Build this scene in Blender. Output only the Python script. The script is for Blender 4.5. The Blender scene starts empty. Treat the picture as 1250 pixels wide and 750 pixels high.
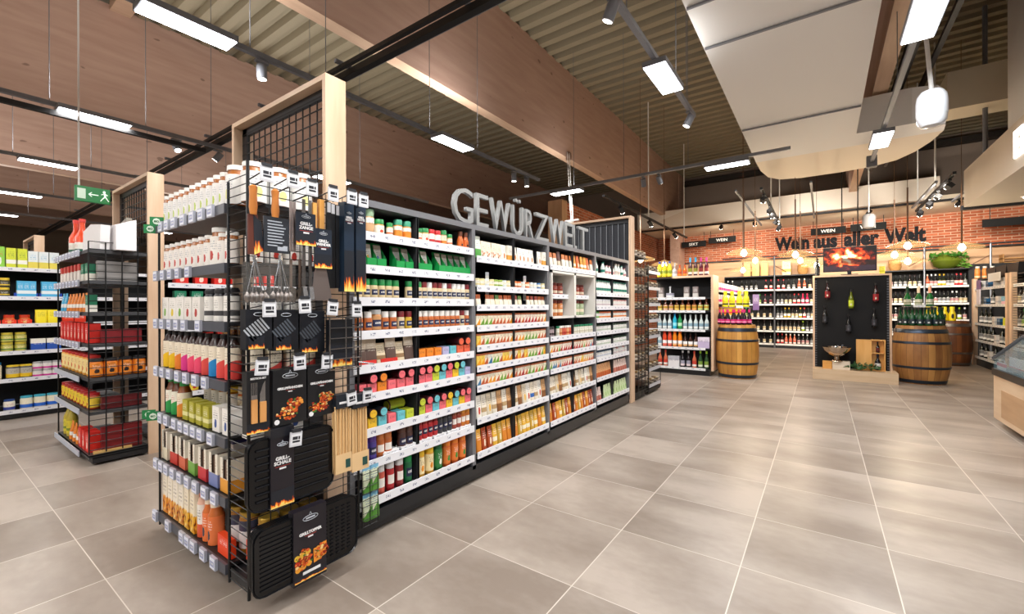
import bpy, math, random
from math import pi, sin, cos, radians
from mathutils import Vector, Matrix
R_ = random.Random(7)
S = bpy.context.scene
COL = S.collection
# ---------------------------------------------------------------- camera
CAM_H = 1.27; FPX = 531.0; YAW = radians(35.44); ROLL = radians(0.2)
cd = bpy.data.cameras.new('camera'); cam = bpy.data.objects.new('camera', cd); COL.objects.link(cam)
cd.sensor_width = 36.0; cd.lens = FPX / 1250 * 36.0; cd.clip_start = 0.02; cd.clip_end = 100
cam.matrix_world = (Matrix.Translation((0, 0, CAM_H)) @ Matrix.Rotation(YAW, 4, 'Z') @
                    Matrix.Rotation(pi / 2, 4, 'X') @ Matrix.Rotation(-ROLL, 4, 'Z'))
S.camera = cam
# ---------------------------------------------------------------- light settings
S.view_settings.view_transform = 'Standard'; S.view_settings.look = 'None'
S.view_settings.gamma = 1.0; S.view_settings.use_curve_mapping = False
S.view_settings.exposure = 0.06
LAMP_W = 37.0        # watts of one ceiling strip light, downwards
UP_W = 24.0          # watts of the added uplight above it, brightening ceiling and beams
SPOT_W = 22.0        # watts of one track spot
PANEL_GLOW = 14.0
w = bpy.data.worlds.new('world'); S.world = w; w.use_nodes = True
w.node_tree.nodes['Background'].inputs[0].default_value = (0.8, 0.85, 1, 1)
w.node_tree.nodes['Background'].inputs[1].default_value = 0.1
S.cycles.max_bounces = 6; S.cycles.diffuse_bounces = 4; S.cycles.glossy_bounces = 3
S.cycles.transmission_bounces = 4; S.cycles.transparent_max_bounces = 6
S.cycles.caustics_reflective = False; S.cycles.caustics_refractive = False
S.cycles.sample_clamp_indirect = 3.0
# ------------------------------------------- photo measurements to points on real planes
_f = (-sin(YAW), cos(YAW)); _r = (cos(YAW), sin(YAW))
def _ray(u, v):
    a = (u - 625) / FPX; b = -(v - 375) / FPX
    x = a * cos(ROLL) + b * sin(ROLL); z = -a * sin(ROLL) + b * cos(ROLL)
    return (_f[0] + x * _r[0], _f[1] + x * _r[1], z)
def on_z(u, v, Z):
    d = _ray(u, v); t = (Z - CAM_H) / d[2]; return Vector((d[0] * t, d[1] * t, Z))
def on_x(u, v, X):
    d = _ray(u, v); t = X / d[0]; return Vector((X, d[1] * t, CAM_H + d[2] * t))
def on_y(u, v, Y):
    d = _ray(u, v); t = Y / d[1]; return Vector((d[0] * t, Y, CAM_H + d[2] * t))
# ---------------------------------------------------------------- materials
_M = {}
def _new(key):
    m = bpy.data.materials.new('m_' + '_'.join(str(k) for k in key)[:40]); m.use_nodes = True
    _M[key] = m; return m, m.node_tree, m.node_tree.nodes['Principled BSDF']
def srgb(h):
    if isinstance(h, str):
        h = h.lstrip('#'); h = h if len(h) == 6 else ''.join(x * 2 for x in h); c = [int(h[i:i + 2], 16) / 255 for i in (0, 2, 4)]
    else: c = h
    return tuple((x / 12.92 if x <= .04045 else ((x + .055) / 1.055) ** 2.4) for x in c) + (1,)
def mat(c, rough=.5, metal=0.0, emit=0.0, alpha=1.0, trans=0.0):
    key = ('p', c, rough, metal, emit, alpha, trans)
    if key in _M: return _M[key]
    m, nt, b = _new(key); b.inputs['Base Color'].default_value = srgb(c)
    b.inputs['Roughness'].default_value = rough; b.inputs['Metallic'].default_value = metal
    b.inputs['Alpha'].default_value = alpha; b.inputs['Transmission Weight'].default_value = trans
    if emit: b.inputs['Emission Color'].default_value = srgb(c); b.inputs['Emission Strength'].default_value = emit
    return m
def nd(nt, t, **kw):
    n = nt.nodes.new(t)
    for k, v in kw.items(): setattr(n, k, v)
    return n
def mth(nt, op, a, b=None, c=None):
    n = nd(nt, 'ShaderNodeMath', operation=op)
    for i, x in enumerate((a, b, c)):
        if x is None: continue
        if isinstance(x, (int, float)): n.inputs[i].default_value = x
        else: nt.links.new(x, n.inputs[i])
    return n.outputs[0]
def mixc(nt, fac, a, b):
    n = nd(nt, 'ShaderNodeMix', data_type='RGBA')
    for s, x in ((0, fac), (6, a), (7, b)):
        if isinstance(x, (tuple, float, int)): n.inputs[s].default_value = x
        else: nt.links.new(x, n.inputs[s])
    return n.outputs[2]
def coords(nt, which='Object'):
    tc = nd(nt, 'ShaderNodeTexCoord'); s = nd(nt, 'ShaderNodeSeparateXYZ'); nt.links.new(tc.outputs[which], s.inputs[0])
    return tc.outputs[which], s.outputs
def noise(nt, vec, scale, detail=2, sx=(1, 1, 1), off=(0, 0, 0)):
    mp = nd(nt, 'ShaderNodeMapping'); mp.inputs['Scale'].default_value = sx; mp.inputs['Location'].default_value = off
    nt.links.new(vec, mp.inputs[0]); n = nd(nt, 'ShaderNodeTexNoise')
    n.inputs['Scale'].default_value = scale; n.inputs['Detail'].default_value = detail
    nt.links.new(mp.outputs[0], n.inputs['Vector']); return n.outputs['Fac']
def ramp(nt, fac, stops):
    n = nd(nt, 'ShaderNodeValToRGB'); e = n.color_ramp.elements
    while len(e) < len(stops): e.new(.5)
    for i, (p, c) in enumerate(stops): e[i].position = p; e[i].color = srgb(c) if isinstance(c, str) else c
    nt.links.new(fac, n.inputs[0]); return n.outputs[0]
def wood(c1, c2, axis='z', rough=.55, scale=1.0, knots=False):
    key = ('wood', c1, c2, axis, rough, scale, knots)
    if key in _M: return _M[key]
    m, nt, b = _new(key); v, _ = coords(nt)
    st = {'x': (.12, 1, 1), 'y': (1, .12, 1), 'z': (1, 1, .12)}[axis]
    n1 = noise(nt, v, 14 * scale, 4, st)
    col = ramp(nt, n1, [(.3, c1), (.7, c2)])
    if knots:
        k = noise(nt, v, 9.0, 1, {'x': (.5, 1, 1), 'y': (1, .5, 1), 'z': (1, 1, .5)}[axis], (3, 1, 7))
        kk = ramp(nt, k, [(.735, (0, 0, 0, 1)), (.77, (1, 1, 1, 1))])
        col = mixc(nt, mth(nt, 'MULTIPLY', kk, .55), col, srgb('#5a4034'))
    nt.links.new(col, b.inputs['Base Color']); b.inputs['Roughness'].default_value = rough
    return m
def pack(base, accent, ink='#303038', style='band', rough=.45, third='#ffffff'):
    """printed packaging: colour fields and rows of small print, all in the thing's own coordinates"""
    key = ('pack', base, accent, ink, style, rough, third)
    if key in _M: return _M[key]
    m, nt, b = _new(key); v, (x, y, z) = coords(nt, 'Generated')[0], coords(nt, 'Generated')[1][0:3]
    col = srgb(base)
    if style == 'band':      # accent band low down
        f = mth(nt, 'MULTIPLY', mth(nt, 'GREATER_THAN', z, .22), mth(nt, 'LESS_THAN', z, .42)); col = mixc(nt, f, col, srgb(accent))
    elif style == 'low':
        f = mth(nt, 'LESS_THAN', z, .4); col = mixc(nt, f, col, srgb(accent))
    elif style == 'top':
        f = mth(nt, 'GREATER_THAN', z, .62); col = mixc(nt, f, col, srgb(accent))
    elif style == 'diag':
        f = mth(nt, 'LESS_THAN', mth(nt, 'SUBTRACT', z, mth(nt, 'MULTIPLY', x, .28)), .32); col = mixc(nt, f, col, srgb(accent))
    elif style == 'blob':
        dx = mth(nt, 'SUBTRACT', x, .5); dz = mth(nt, 'SUBTRACT', z, .33)
        d = mth(nt, 'ADD', mth(nt, 'MULTIPLY', dx, dx), mth(nt, 'MULTIPLY', dz, dz))
        f = mth(nt, 'LESS_THAN', mth(nt, 'ADD', d, mth(nt, 'MULTIPLY', noise(nt, v, 7), .06)), .062); col = mixc(nt, f, col, srgb(accent))
    elif style == 'photo':   # printed photograph of food in the lower half
        n1 = noise(nt, v, 6, 4); pc = ramp(nt, n1, [(.36, '#5a1408'), (.46, accent), (.58, third), (.66, '#ffe9c0')])
        f = mth(nt, 'LESS_THAN', mth(nt, 'ADD', z, mth(nt, 'MULTIPLY', noise(nt, v, 4), .3)), .56); col = mixc(nt, f, col, pc)
    elif style == 'flame':
        n1 = noise(nt, v, 5, 3, (1.6, 1.6, .5)); h = mth(nt, 'SUBTRACT', mth(nt, 'MULTIPLY', n1, .95), mth(nt, 'MULTIPLY', z, 1.15))
        pc = ramp(nt, h, [(.13, base), (.2, '#d9480e'), (.3, '#ff9a1e'), (.42, '#ffe07a')]); col = pc
    if style in ('patch', 'sachet'):
        ax_ = mth(nt, 'ABSOLUTE', mth(nt, 'SUBTRACT', x, .5))
        if style == 'patch':
            f = mth(nt, 'MULTIPLY', mth(nt, 'MULTIPLY', mth(nt, 'GREATER_THAN', z, .2), mth(nt, 'LESS_THAN', z, .72)), mth(nt, 'LESS_THAN', ax_, .42)); col = mixc(nt, f, col, srgb(accent))
            f = mth(nt, 'MULTIPLY', mth(nt, 'MULTIPLY', mth(nt, 'GREATER_THAN', z, .4), mth(nt, 'LESS_THAN', z, .56)), mth(nt, 'MULTIPLY', mth(nt, 'LESS_THAN', ax_, .28), mth(nt, 'GREATER_THAN', noise(nt, v, 14, 1), .45))); col = mixc(nt, f, col, srgb('#e8e6e0'))
        else:
            f = mth(nt, 'LESS_THAN', mth(nt, 'SUBTRACT', z, mth(nt, 'MULTIPLY', x, .55)), .14); col = mixc(nt, f, col, srgb(accent))
            f = mth(nt, 'GREATER_THAN', mth(nt, 'ADD', z, mth(nt, 'MULTIPLY', noise(nt, v, 6), .12)), .92); col = mixc(nt, f, col, srgb(third))
    if style not in ('plain', 'flame', 'patch'):
        lines = mth(nt, 'GREATER_THAN', mth(nt, 'SINE', mth(nt, 'MULTIPLY', z, 70)), .1)
        brk = mth(nt, 'GREATER_THAN', noise(nt, v, 22, 1, (1, 1, .25)), .5)
        zone = mth(nt, 'MULTIPLY', mth(nt, 'GREATER_THAN', z, .5), mth(nt, 'LESS_THAN', z, .84))
        mid = mth(nt, 'MULTIPLY', mth(nt, 'GREATER_THAN', x, .2), mth(nt, 'LESS_THAN', x, .8))
        f = mth(nt, 'MULTIPLY', mth(nt, 'MULTIPLY', lines, brk), mth(nt, 'MULTIPLY', zone, mid))
        col = mixc(nt, mth(nt, 'MULTIPLY', f, .75), col, srgb(ink))
    nt.links.new(col, b.inputs['Base Color']) if not isinstance(col, tuple) else None
    if isinstance(col, tuple): b.inputs['Base Color'].default_value = col
    b.inputs['Roughness'].default_value = rough
    return m
def rail_mat(white, period, axis='y'):
    """price rail: white strip with a row of small printed price labels"""
    key = ('rail', white, period, axis)
    if key in _M: return _M[key]
    m, nt, b = _new(key); v, o = coords(nt); g = coords(nt, 'Generated')[1]
    a = o[0] if axis == 'x' else o[1]; z = g[2]
    fr = mth(nt, 'FRACT', mth(nt, 'DIVIDE', mth(nt, 'ADD', a, 50), period))
    tag = mth(nt, 'MULTIPLY', mth(nt, 'GREATER_THAN', fr, .3), mth(nt, 'LESS_THAN', fr, .62))
    zz = mth(nt, 'MULTIPLY', mth(nt, 'GREATER_THAN', z, .35), mth(nt, 'LESS_THAN', z, .68))
    n1 = mth(nt, 'GREATER_THAN', noise(nt, v, 160, 1), .5)
    col = mixc(nt, mth(nt, 'MULTIPLY', mth(nt, 'MULTIPLY', tag, zz), mth(nt, 'MULTIPLY', n1, .8)), srgb(white), srgb('#3c4a7a'))
    nt.links.new(col, b.inputs['Base Color']); b.inputs['Roughness'].default_value = .35
    return m
def floor_mat():
    m, nt, b = _new(('floor',)); v, (x, y, z) = coords(nt)[0], coords(nt)[1][0:3]
    ux = mth(nt, 'DIVIDE', mth(nt, 'ADD', x, 1.535 + 60.3), .603); uy = mth(nt, 'DIVIDE', mth(nt, 'ADD', y, -.552 + 60.6), .606)
    fx = mth(nt, 'FRACT', ux); fy = mth(nt, 'FRACT', uy); g = .0085
    gx = mth(nt, 'LESS_THAN', fx, g); gy = mth(nt, 'LESS_THAN', fy, g * .75); gr = mth(nt, 'MAXIMUM', gx, gy)
    cb = nd(nt, 'ShaderNodeCombineXYZ'); nt.links.new(mth(nt, 'FLOOR', ux), cb.inputs[0]); nt.links.new(mth(nt, 'FLOOR', uy), cb.inputs[1])
    wn = nd(nt, 'ShaderNodeTexWhiteNoise'); nt.links.new(cb.outputs[0], wn.inputs['Vector'])
    sh = nd(nt, 'ShaderNodeVectorMath', operation='ADD'); nt.links.new(v, sh.inputs[0])
    sc = nd(nt, 'ShaderNodeVectorMath', operation='SCALE'); nt.links.new(wn.outputs['Color'], sc.inputs[0]); sc.inputs['Scale'].default_value = 9
    nt.links.new(sc.outputs[0], sh.inputs[1])
    n1 = noise(nt, sh.outputs[0], 1.1, 3, (1, 2.0, 1)); n2 = noise(nt, sh.outputs[0], 16, 3, (1, 1.6, 1))
    t = mth(nt, 'ADD', mth(nt, 'MULTIPLY', n1, .85), mth(nt, 'MULTIPLY', n2, .15))
    c = ramp(nt, t, [(.36, '#887b70'), (.5, '#9a8e83'), (.62, '#ab9f94')])
    hs = nd(nt, 'ShaderNodeHueSaturation'); nt.links.new(c, hs.inputs['Color'])
    nt.links.new(mth(nt, 'ADD', mth(nt, 'MULTIPLY', wn.outputs['Value'], .14), .93), hs.inputs['Value'])
    col = mixc(nt, gr, hs.outputs[0], srgb('#cfc6bb'))
    nt.links.new(col, b.inputs['Base Color'])
    r = mth(nt, 'ADD', mth(nt, 'MULTIPLY', n2, .1), .3); nt.links.new(r, b.inputs['Roughness'])
    b.inputs['Specular IOR Level'].default_value = .45
    return m
def brick_mat(axis):
    m, nt, b = _new(('brick', axis)); v, o = coords(nt)
    cb = nd(nt, 'ShaderNodeCombineXYZ'); nt.links.new(o[0] if axis == 'x' else o[1], cb.inputs[0]); nt.links.new(o[2], cb.inputs[1])
    t = nd(nt, 'ShaderNodeTexBrick'); nt.links.new(cb.outputs[0], t.inputs['Vector'])
    t.inputs['Color1'].default_value = srgb('#b4623f'); t.inputs['Color2'].default_value = srgb('#8c4427'); t.inputs['Mortar'].default_value = srgb('#b89c86')
    t.inputs['Scale'].default_value = 1; t.inputs['Brick Width'].default_value = .24; t.inputs['Row Height'].default_value = .071
    t.inputs['Mortar Size'].default_value = .008; t.inputs['Bias'].default_value = -.1
    n1 = noise(nt, v, 4, 3); hs = nd(nt, 'ShaderNodeHueSaturation'); nt.links.new(t.outputs['Color'], hs.inputs['Color'])
    nt.links.new(mth(nt, 'ADD', mth(nt, 'MULTIPLY', n1, .6), .7), hs.inputs['Value'])
    nt.links.new(hs.outputs[0], b.inputs['Base Color']); b.inputs['Roughness'].default_value = .85
    return m
def glass(tint='#e8f2f2', alpha=.25, rough=.05):
    return mat(tint, rough, 0, 0, alpha)
BLK = '#17181b'; DGR = '#2b2d31'
M_black = mat('#0d0d0f', .55); M_wire = mat('#121315', .4, .3); M_dark = mat(DGR, .5); M_grey = mat('#6b6c70', .45)
M_steel = mat('#b8bbc0', .25, 1.0); M_white = mat('#eeeeec', .5); M_railgrey = mat('#7d8088', .45)
M_oak = wood('#d2ae8e', '#e2c5a8', 'z'); M_oakx = wood('#d2ae8e', '#e2c5a8', 'x'); M_oaky = wood('#d2ae8e', '#e2c5a8', 'y')
# ---------------------------------------------------------------- mesh builder
class MB:
    def __init__(s): s.v = []; s.f = []; s.m = []; s.s = []
    def add(s, vs, fs, m=0, smooth=False):
        b = len(s.v); s.v += [tuple(p) for p in vs]
        for f in fs: s.f.append([b + i for i in f]); s.m.append(m); s.s.append(smooth)
        return s
    def box(s, x0, y0, z0, x1, y1, z1, m=0):
        return s.add([(x0, y0, z0), (x1, y0, z0), (x1, y1, z0), (x0, y1, z0), (x0, y0, z1), (x1, y0, z1), (x1, y1, z1), (x0, y1, z1)],
                     [(3, 2, 1, 0), (4, 5, 6, 7), (0, 1, 5, 4), (1, 2, 6, 5), (2, 3, 7, 6), (3, 0, 4, 7)], m)
    def lathe(s, prof, n=12, m=0, cx=0, cy=0, cap=True, ax=None):
        """prof: list of (radius, height); ax: matrix applied to the turned body"""
        vs = []; fs = []
        for r, z in prof:
            for i in range(n):
                a = 2 * pi * i / n; p = Vector((cx + r * cos(a), cy + r * sin(a), z)); vs.append(ax @ p if ax else p)
        k = len(prof)
        for j in range(k - 1):
            for i in range(n): fs.append((j * n + i, j * n + (i + 1) % n, (j + 1) * n + (i + 1) % n, (j + 1) * n + i))
        s.add(vs, fs, m, True)
        if cap:
            s.add([vs[i] for i in range(n)], [tuple(reversed(range(n)))], m)
            s.add([vs[(k - 1) * n + i] for i in range(n)], [tuple(range(n))], m)
        return s
    def tube(s, p, q, r, n=6, m=0, r2=None):
        p = Vector(p); q = Vector(q); d = q - p
        if d.length < 1e-6: return s
        M = Matrix.Translation(p) @ d.to_track_quat('Z', 'Y').to_matrix().to_4x4()
        return s.lathe([(r, 0), (r2 if r2 is not None else r, d.length)], n, m, ax=M)
    def path(s, pts, r, n=6, m=0):
        for a, b in zip(pts[:-1], pts[1:]): s.tube(a, b, r, n, m)
        return s
    def bar(s, p, q, t, m=0):
        """square rod of thickness t from p to q along one axis"""
        lo = [min(a, b) - t / 2 for a, b in zip(p, q)]; hi = [max(a, b) + t / 2 for a, b in zip(p, q)]
        return s.box(*lo, *hi, m)
    def prism(s, poly, z0, z1, m=0, ax=None, smooth=False):
        n = len(poly); vs = [Vector((x, y, z0)) for x, y in poly] + [Vector((x, y, z1)) for x, y in poly]
        if ax: vs = [ax @ v for v in vs]
        s.add(vs, [tuple(reversed(range(n))), tuple(range(n, 2 * n))], m)
        s.add(vs, [(i, (i + 1) % n, n + (i + 1) % n, n + i) for i in range(n)], m, smooth); return s
    def loft(s, loops, m=0, cap=True, smooth=True):
        n = len(loops[0]); vs = [p for l in loops for p in l]
        s.add(vs, [(j * n + i, j * n + (i + 1) % n, (j + 1) * n + (i + 1) % n, (j + 1) * n + i) for j in range(len(loops) - 1) for i in range(n)], m, smooth)
        if cap: s.add(loops[0], [tuple(reversed(range(n)))], m); s.add(loops[-1], [tuple(range(n))], m)
        return s
    def mesh(s, name, mats):
        me = bpy.data.meshes.new(name); me.from_pydata(s.v, [], s.f)
        for m in (mats if isinstance(mats, (list, tuple)) else [mats]): me.materials.append(m)
        me.polygons.foreach_set('material_index', s.m); me.polygons.foreach_set('use_smooth', s.s)
        me.update()
        if any(s.s):
            try: me.set_sharp_from_angle(angle=radians(40))
            except Exception: pass
        return me
    def obj(s, name, mats, parent=None, loc=(0, 0, 0), rz=0, **tags):
        return link(name, s.mesh(name, mats), parent, loc, rz, **tags)
def link(name, data, parent=None, loc=(0, 0, 0), rz=0, label=None, cat=None, group=None, kind=None):
    o = bpy.data.objects.new(name, data); COL.objects.link(o); o.location = loc; o.rotation_euler = (0, 0, rz)
    if parent is not None: o.parent = parent
    if label: o['label'] = label
    if cat: o['category'] = cat
    if group: o['group'] = group
    if kind: o['kind'] = kind
    return o
def empty(name, loc=(0, 0, 0), rz=0, **t):
    o = link(name, None, None, loc, rz, **t); o.empty_display_size = .1; return o
def struct(name, mb, mats, **t): return mb.obj(name, mats, kind='structure', **t)
def copy_tree(o, parent=None, **t):
    c = o.copy(); COL.objects.link(c); c.parent = parent
    for k, v in t.items(): c[k] = v
    for ch in [x for x in o.children]: copy_tree(ch, c)
    return c
def text(name, s, size, mats, parent=None, M=None, depth=.001, bold=0.0, align='CENTER', **t):
    cu = bpy.data.curves.new(name, 'FONT'); cu.body = s; cu.size = size; cu.extrude = depth; cu.offset = bold
    cu.align_x = align; cu.resolution_u = 3
    o = bpy.data.objects.new(name, cu); COL.objects.link(o); bpy.context.view_layer.update()
    me = bpy.data.meshes.new_from_object(o.evaluated_get(bpy.context.evaluated_depsgraph_get()))
    bpy.data.objects.remove(o); bpy.data.curves.remove(cu); me.materials.clear(); me.materials.append(mats)
    q = link(name, me, parent, **t)
    if M is not None:
        q.matrix_world = M if parent is None else M
    return q
def FX(x, y, z, roll=0): # writing frame facing +X
    return Matrix.Translation((x, y, z)) @ Matrix.Rotation(pi / 2, 4, 'Z') @ Matrix.Rotation(pi / 2, 4, 'X') @ Matrix.Rotation(roll, 4, 'Z')
def FY(x, y, z): # facing -Y
    return Matrix.Translation((x, y, z)) @ Matrix.Rotation(pi / 2, 4, 'X')
def FNX(x, y, z): # facing -X
    return Matrix.Translation((x, y, z)) @ Matrix.Rotation(-pi / 2, 4, 'Z') @ Matrix.Rotation(pi / 2, 4, 'X')
ORD = ['top', 'second', 'third', 'fourth', 'fifth', 'sixth', 'seventh', 'eighth', 'ninth', 'tenth']
def nth(i): return {1: '1st', 2: '2nd', 3: '3rd'}.get(i, f'{i}th') if i < 20 else f'{i}th'
# ================================================================ SETTING
ZC = 5.745; ZB = 4.10; YW = 16.0
struct('floor', MB().box(-26, -7, -.1, 10, 16.4, 0), floor_mat())
struct('wall_back', MB().box(-26, YW + .02, 0, 10, YW + .3, 6.1), mat('#9c8b7e', .8))
struct('wall_left', MB().box(-26.3, -7, 0, -26, 16.3, 6.1), mat('#a3917f', .8))
struct('wall_right', MB().box(10, -7, 0, 10.3, 16.3, 6.1), mat('#b5a798', .8))
struct('wall_front', MB().box(-26, -7.3, 0, 10, -7, 6.1), mat('#b5a798', .8))
# corrugated sheet ceiling, ribs running along x
mb = MB(); y = -7.0; per = .28; prof = []
while y < 16.3:
    prof += [(y, ZC), (y + .03, ZC + .1), (y + .13, ZC + .1), (y + .16, ZC)]; y += per
for (y0, z0), (y1, z1) in zip(prof[:-1], prof[1:]): mb.add([(-26, y0, z0), (10, y0, z0), (10, y1, z1), (-26, y1, z1)], [(0, 3, 2, 1)])
mb.box(-26, -7, ZC + .12, 10, 16.3, ZC + .3)
struct('ceiling', mb, mat('#92876f', .6))
# glued timber beams
beam = wood('#b69483', '#c4a392', 'y', .7, .8, True)
under = wood('#c9a78c', '#d8b89c', 'y', .65)  # paler wood paints light onto the beam undersides and the short block
for i, bx in enumerate((.56, -4.08, -8.72, -13.2, -17.9, -22.4)):
    mb = MB().box(bx, -7, ZB, bx + .16, 15.2 if bx > -5 else 15.9, ZC + .02)
    mb.m[-6] = 1
    struct('beam', mb, [beam, under], label=None)
struct('column', MB().box(-4.2, 15.2, 0, -3.9, 15.9, ZC), beam)
bk = on_x(148, 14, -8.5); struct('trim_5', MB().box(-8.56, bk.y - .12, bk.z - .02, -6.9, bk.y + .12, bk.z + .3), under)
struct('trim_1', MB().box(-3.9, 15.75, 5.45, 10, 15.98, 5.6), mat('#2a2420', .6))
# brick walls of the wine corner, timber lining below, plaster soffit
struct('wall_brick_back', MB().box(-4.8, YW - .06, 2.78, 10, YW + .02, 3.72), brick_mat('x'))
struct('wall_timber_back', MB().box(-4.8, YW - .05, 0, 10, YW + .02, 2.78), wood('#c49a74', '#d2ab85', 'x', .6))
struct('trim_2', MB().box(-4.8, YW - .1, 2.74, 10, YW - .05, 2.78), M_dark)
struct('wall_brick_side', MB().box(-5.0, 8.85, 0, -4.8, YW, 3.69), brick_mat('y'))
struct('trim_3', MB().box(-5.1, 8.6, 0, -4.74, 8.85, 3.69), wood('#b98f6b', '#c8a07c', 'z'))
fascia = mat('#e4d9cb', .7)
struct('wall_fascia', MB().box(-4.8, 13.7, 3.71, 2.2, 13.85, 4.22), fascia)
struct('wall_soffit', MB().box(-4.8, 13.85, 3.71, 10, YW - .0, 3.8), mat('#e8d8c0', .7))
struct('wall_fascia_end', MB().add([(-4.8, 13.7, 3.71), (-3.2, 13.66, 4.2), (-4.8, 13.7, 4.22), (-4.8, 15.9, 3.71), (-4.8, 15.9, 4.22)], [(0, 1, 2), (0, 2, 4, 3)]), mat('#efe9e0', .7))
# lit bulkhead over the counter at the right
bm_ = mat('#cfc3b4', .6)
struct('wall_bulkhead', MB().box(1.93, -4, 2.9, 10, 10.24, 3.5), bm_)
struct('wall_bulkhead_upper', MB().box(1.98, -4, 3.5, 10, 8.35, ZC), mat('#dad6d2', .7))
struct('trim_4', MB().box(1.9, 10.24, 2.86, 10, 10.3, 2.93), M_dark)
lt = mat('#ffffff', .4, 0, 5.0)
for ch, yy in (('E', 7.79), ('N', 7.50)):
    text('lit_letter', ch, .44, lt, M=FNX(1.925, yy, 3.07), depth=.012, bold=.012, label=f'white backlit letter {ch} on the timber bulkhead above the counter', cat='sign letter')
# downlights in the bulkhead soffit
for k, (dx, dy) in enumerate(((2.55, 9.75), (2.55, 7.6), (3.9, 9.75))):
    o = MB().lathe([(.11, -.012), (.11, .0)], 20).obj('downlight', M_white, loc=(dx, dy, 2.9), label=['round downlight at the far end of the bulkhead soffit', 'round downlight nearer the counter in the bulkhead soffit', 'round downlight deeper under the bulkhead soffit'][k], cat='ceiling light')
    MB().lathe([(.085, -.016), (.085, -.012)], 20).obj('diffuser', mat('#ffffff', .4, 0, 12), o)
# ---------------------------------------------------------------- air duct of pale fabric
zd = 3.6
def arc(cx, cy, r, a0, a1, n=8): return [(cx + r * cos(radians(a0 + (a1 - a0) * i / n)), cy + r * sin(radians(a0 + (a1 - a0) * i / n))) for i in range(n + 1)]
poly_a = [(-.86, -3), (.36, -3), (.39, 7.5), (.95, 7.5), (1.2, 7.6), (1.31, 7.82), (1.33, 8.05), (-.86, 8.05)]
poly_b = [(-.86, 8.05), (1.33, 8.05)] + [(1.27, 8.5), (1.16, 8.9), (.98, 9.25), (.7, 9.42), (.3, 9.5), (-.3, 9.5), (-.62, 9.38), (-.78, 9.1), (-.85, 8.6)]
duct = empty('air_duct', (0, 5, zd), label='large pale air duct hanging under the ceiling beams', cat='air duct')
def shift(p): return [(x, y - 5) for x, y in p]
MB().prism(shift(poly_a), 0, .46).obj('duct_body', mat('#efedea', .8), duct)
MB().prism(shift(poly_b), 0, .46).obj('duct_elbow', mat('#efe2cf', .8), duct)  # warmer colour paints in the light from the wine corner
for yy in (3.55, 4.2, 6.45):
    MB().bar((-.84, yy - 5, -.015), (.37, yy - 5, -.015), .018).obj('support_rod', M_railgrey, duct)
a = MB(); pr = [(0, 0), (.5, 0), (.62, .12), (.62, .42), (.5, .55), (0, .55), (-.12, .42), (-.12, .12)]
MB().box(1.55, 9.15, 4.22, 8.0, 9.7, 4.78).obj('wall_duct', mat('#e8dcc4', .75), kind='structure')  # beige carries the yellowish light on this run of the pale duct
# pale service pipes and cable trays
cx0 = empty('cable_tray', (0, 2.42, 3.42), label='black double cable conduit crossing the hall above the shelves', cat='cable tray')
MB().bar((-20, 0, .02), (.4, 0, .02), .06).obj('conduit', M_black, cx0)
MB().bar((-20, -.12, .01), (.4, -.12, .01), .035).obj('conduit', M_black, cx0)
MB().bar((-20, .09, .06), (.4, .09, .06), .025).obj('conduit', M_railgrey, cx0, label='grey conduit')
mb = MB()
for k in range(14): mb.bar((-19.5 + k * 1.45, -.14, .07), (-19.5 + k * 1.45, .1, .07), .03)
mb.obj('bracket', M_railgrey, cx0)
c2 = empty('conduit_pipe', (-6.3, 0, 3.28), label='black pipe beside the second lighting track on the left', cat='pipe')
MB().bar((-.02, -1, -.03), (-.02, 2.2, -.03), .05).obj('pipe_run', M_black, c2)
c3 = MB().bar((.84, 4, 4.2), (.84, 12, 4.2), .1).bar((1.1, 4, 4.22), (1.1, 12, 4.22), .05).obj('cable_tray', M_black, label='black cable tray running beside the rightmost beam', cat='cable tray')
MB().tube((.9, 9.8, 4.75), (5, 9.8, 4.75), .07, 10).obj('pipe', M_black, label='thick black pipe above the end of the air duct', cat='pipe')
MB().tube((2.0, 9.4, 3.5), (2.0, 9.4, ZC), .03, 8).obj('pipe', M_railgrey, label='grey vertical pipe behind the lit bulkhead', cat='pipe')
# chain hoist bracket on the middle beam
MB().lathe([(.05, -.09), (.06, -.03), (.05, .03), (.02, .06)], 12).obj('beam_hook', mat('#8a6a58', .5, .3), loc=(-3.9, 7.35, ZB + .05), label='rusty brown hook on the face of the middle beam', cat='hook')
h = empty('wire_hanger', (-3.6, 6.9, 2.75), label='white steel hanger on two wires above the spice gondola', cat='hanger')
MB().bar((0, -.18, 0), (0, .18, 0), .025).bar((0, -.16, -.16), (0, -.16, 0), .02).bar((0, .16, -.22), (0, .16, 0), .02).bar((-.12, 0, .05), (.12, 0, .05), .03).obj('crossbar', M_white, h)
MB().tube((0, -.03, 0), (-.25, .3, 1.4), .006).tube((0, .04, 0), (-.25, .38, 1.4), .006).obj('wire', mat('#d8d4cc', .4), h)

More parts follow.
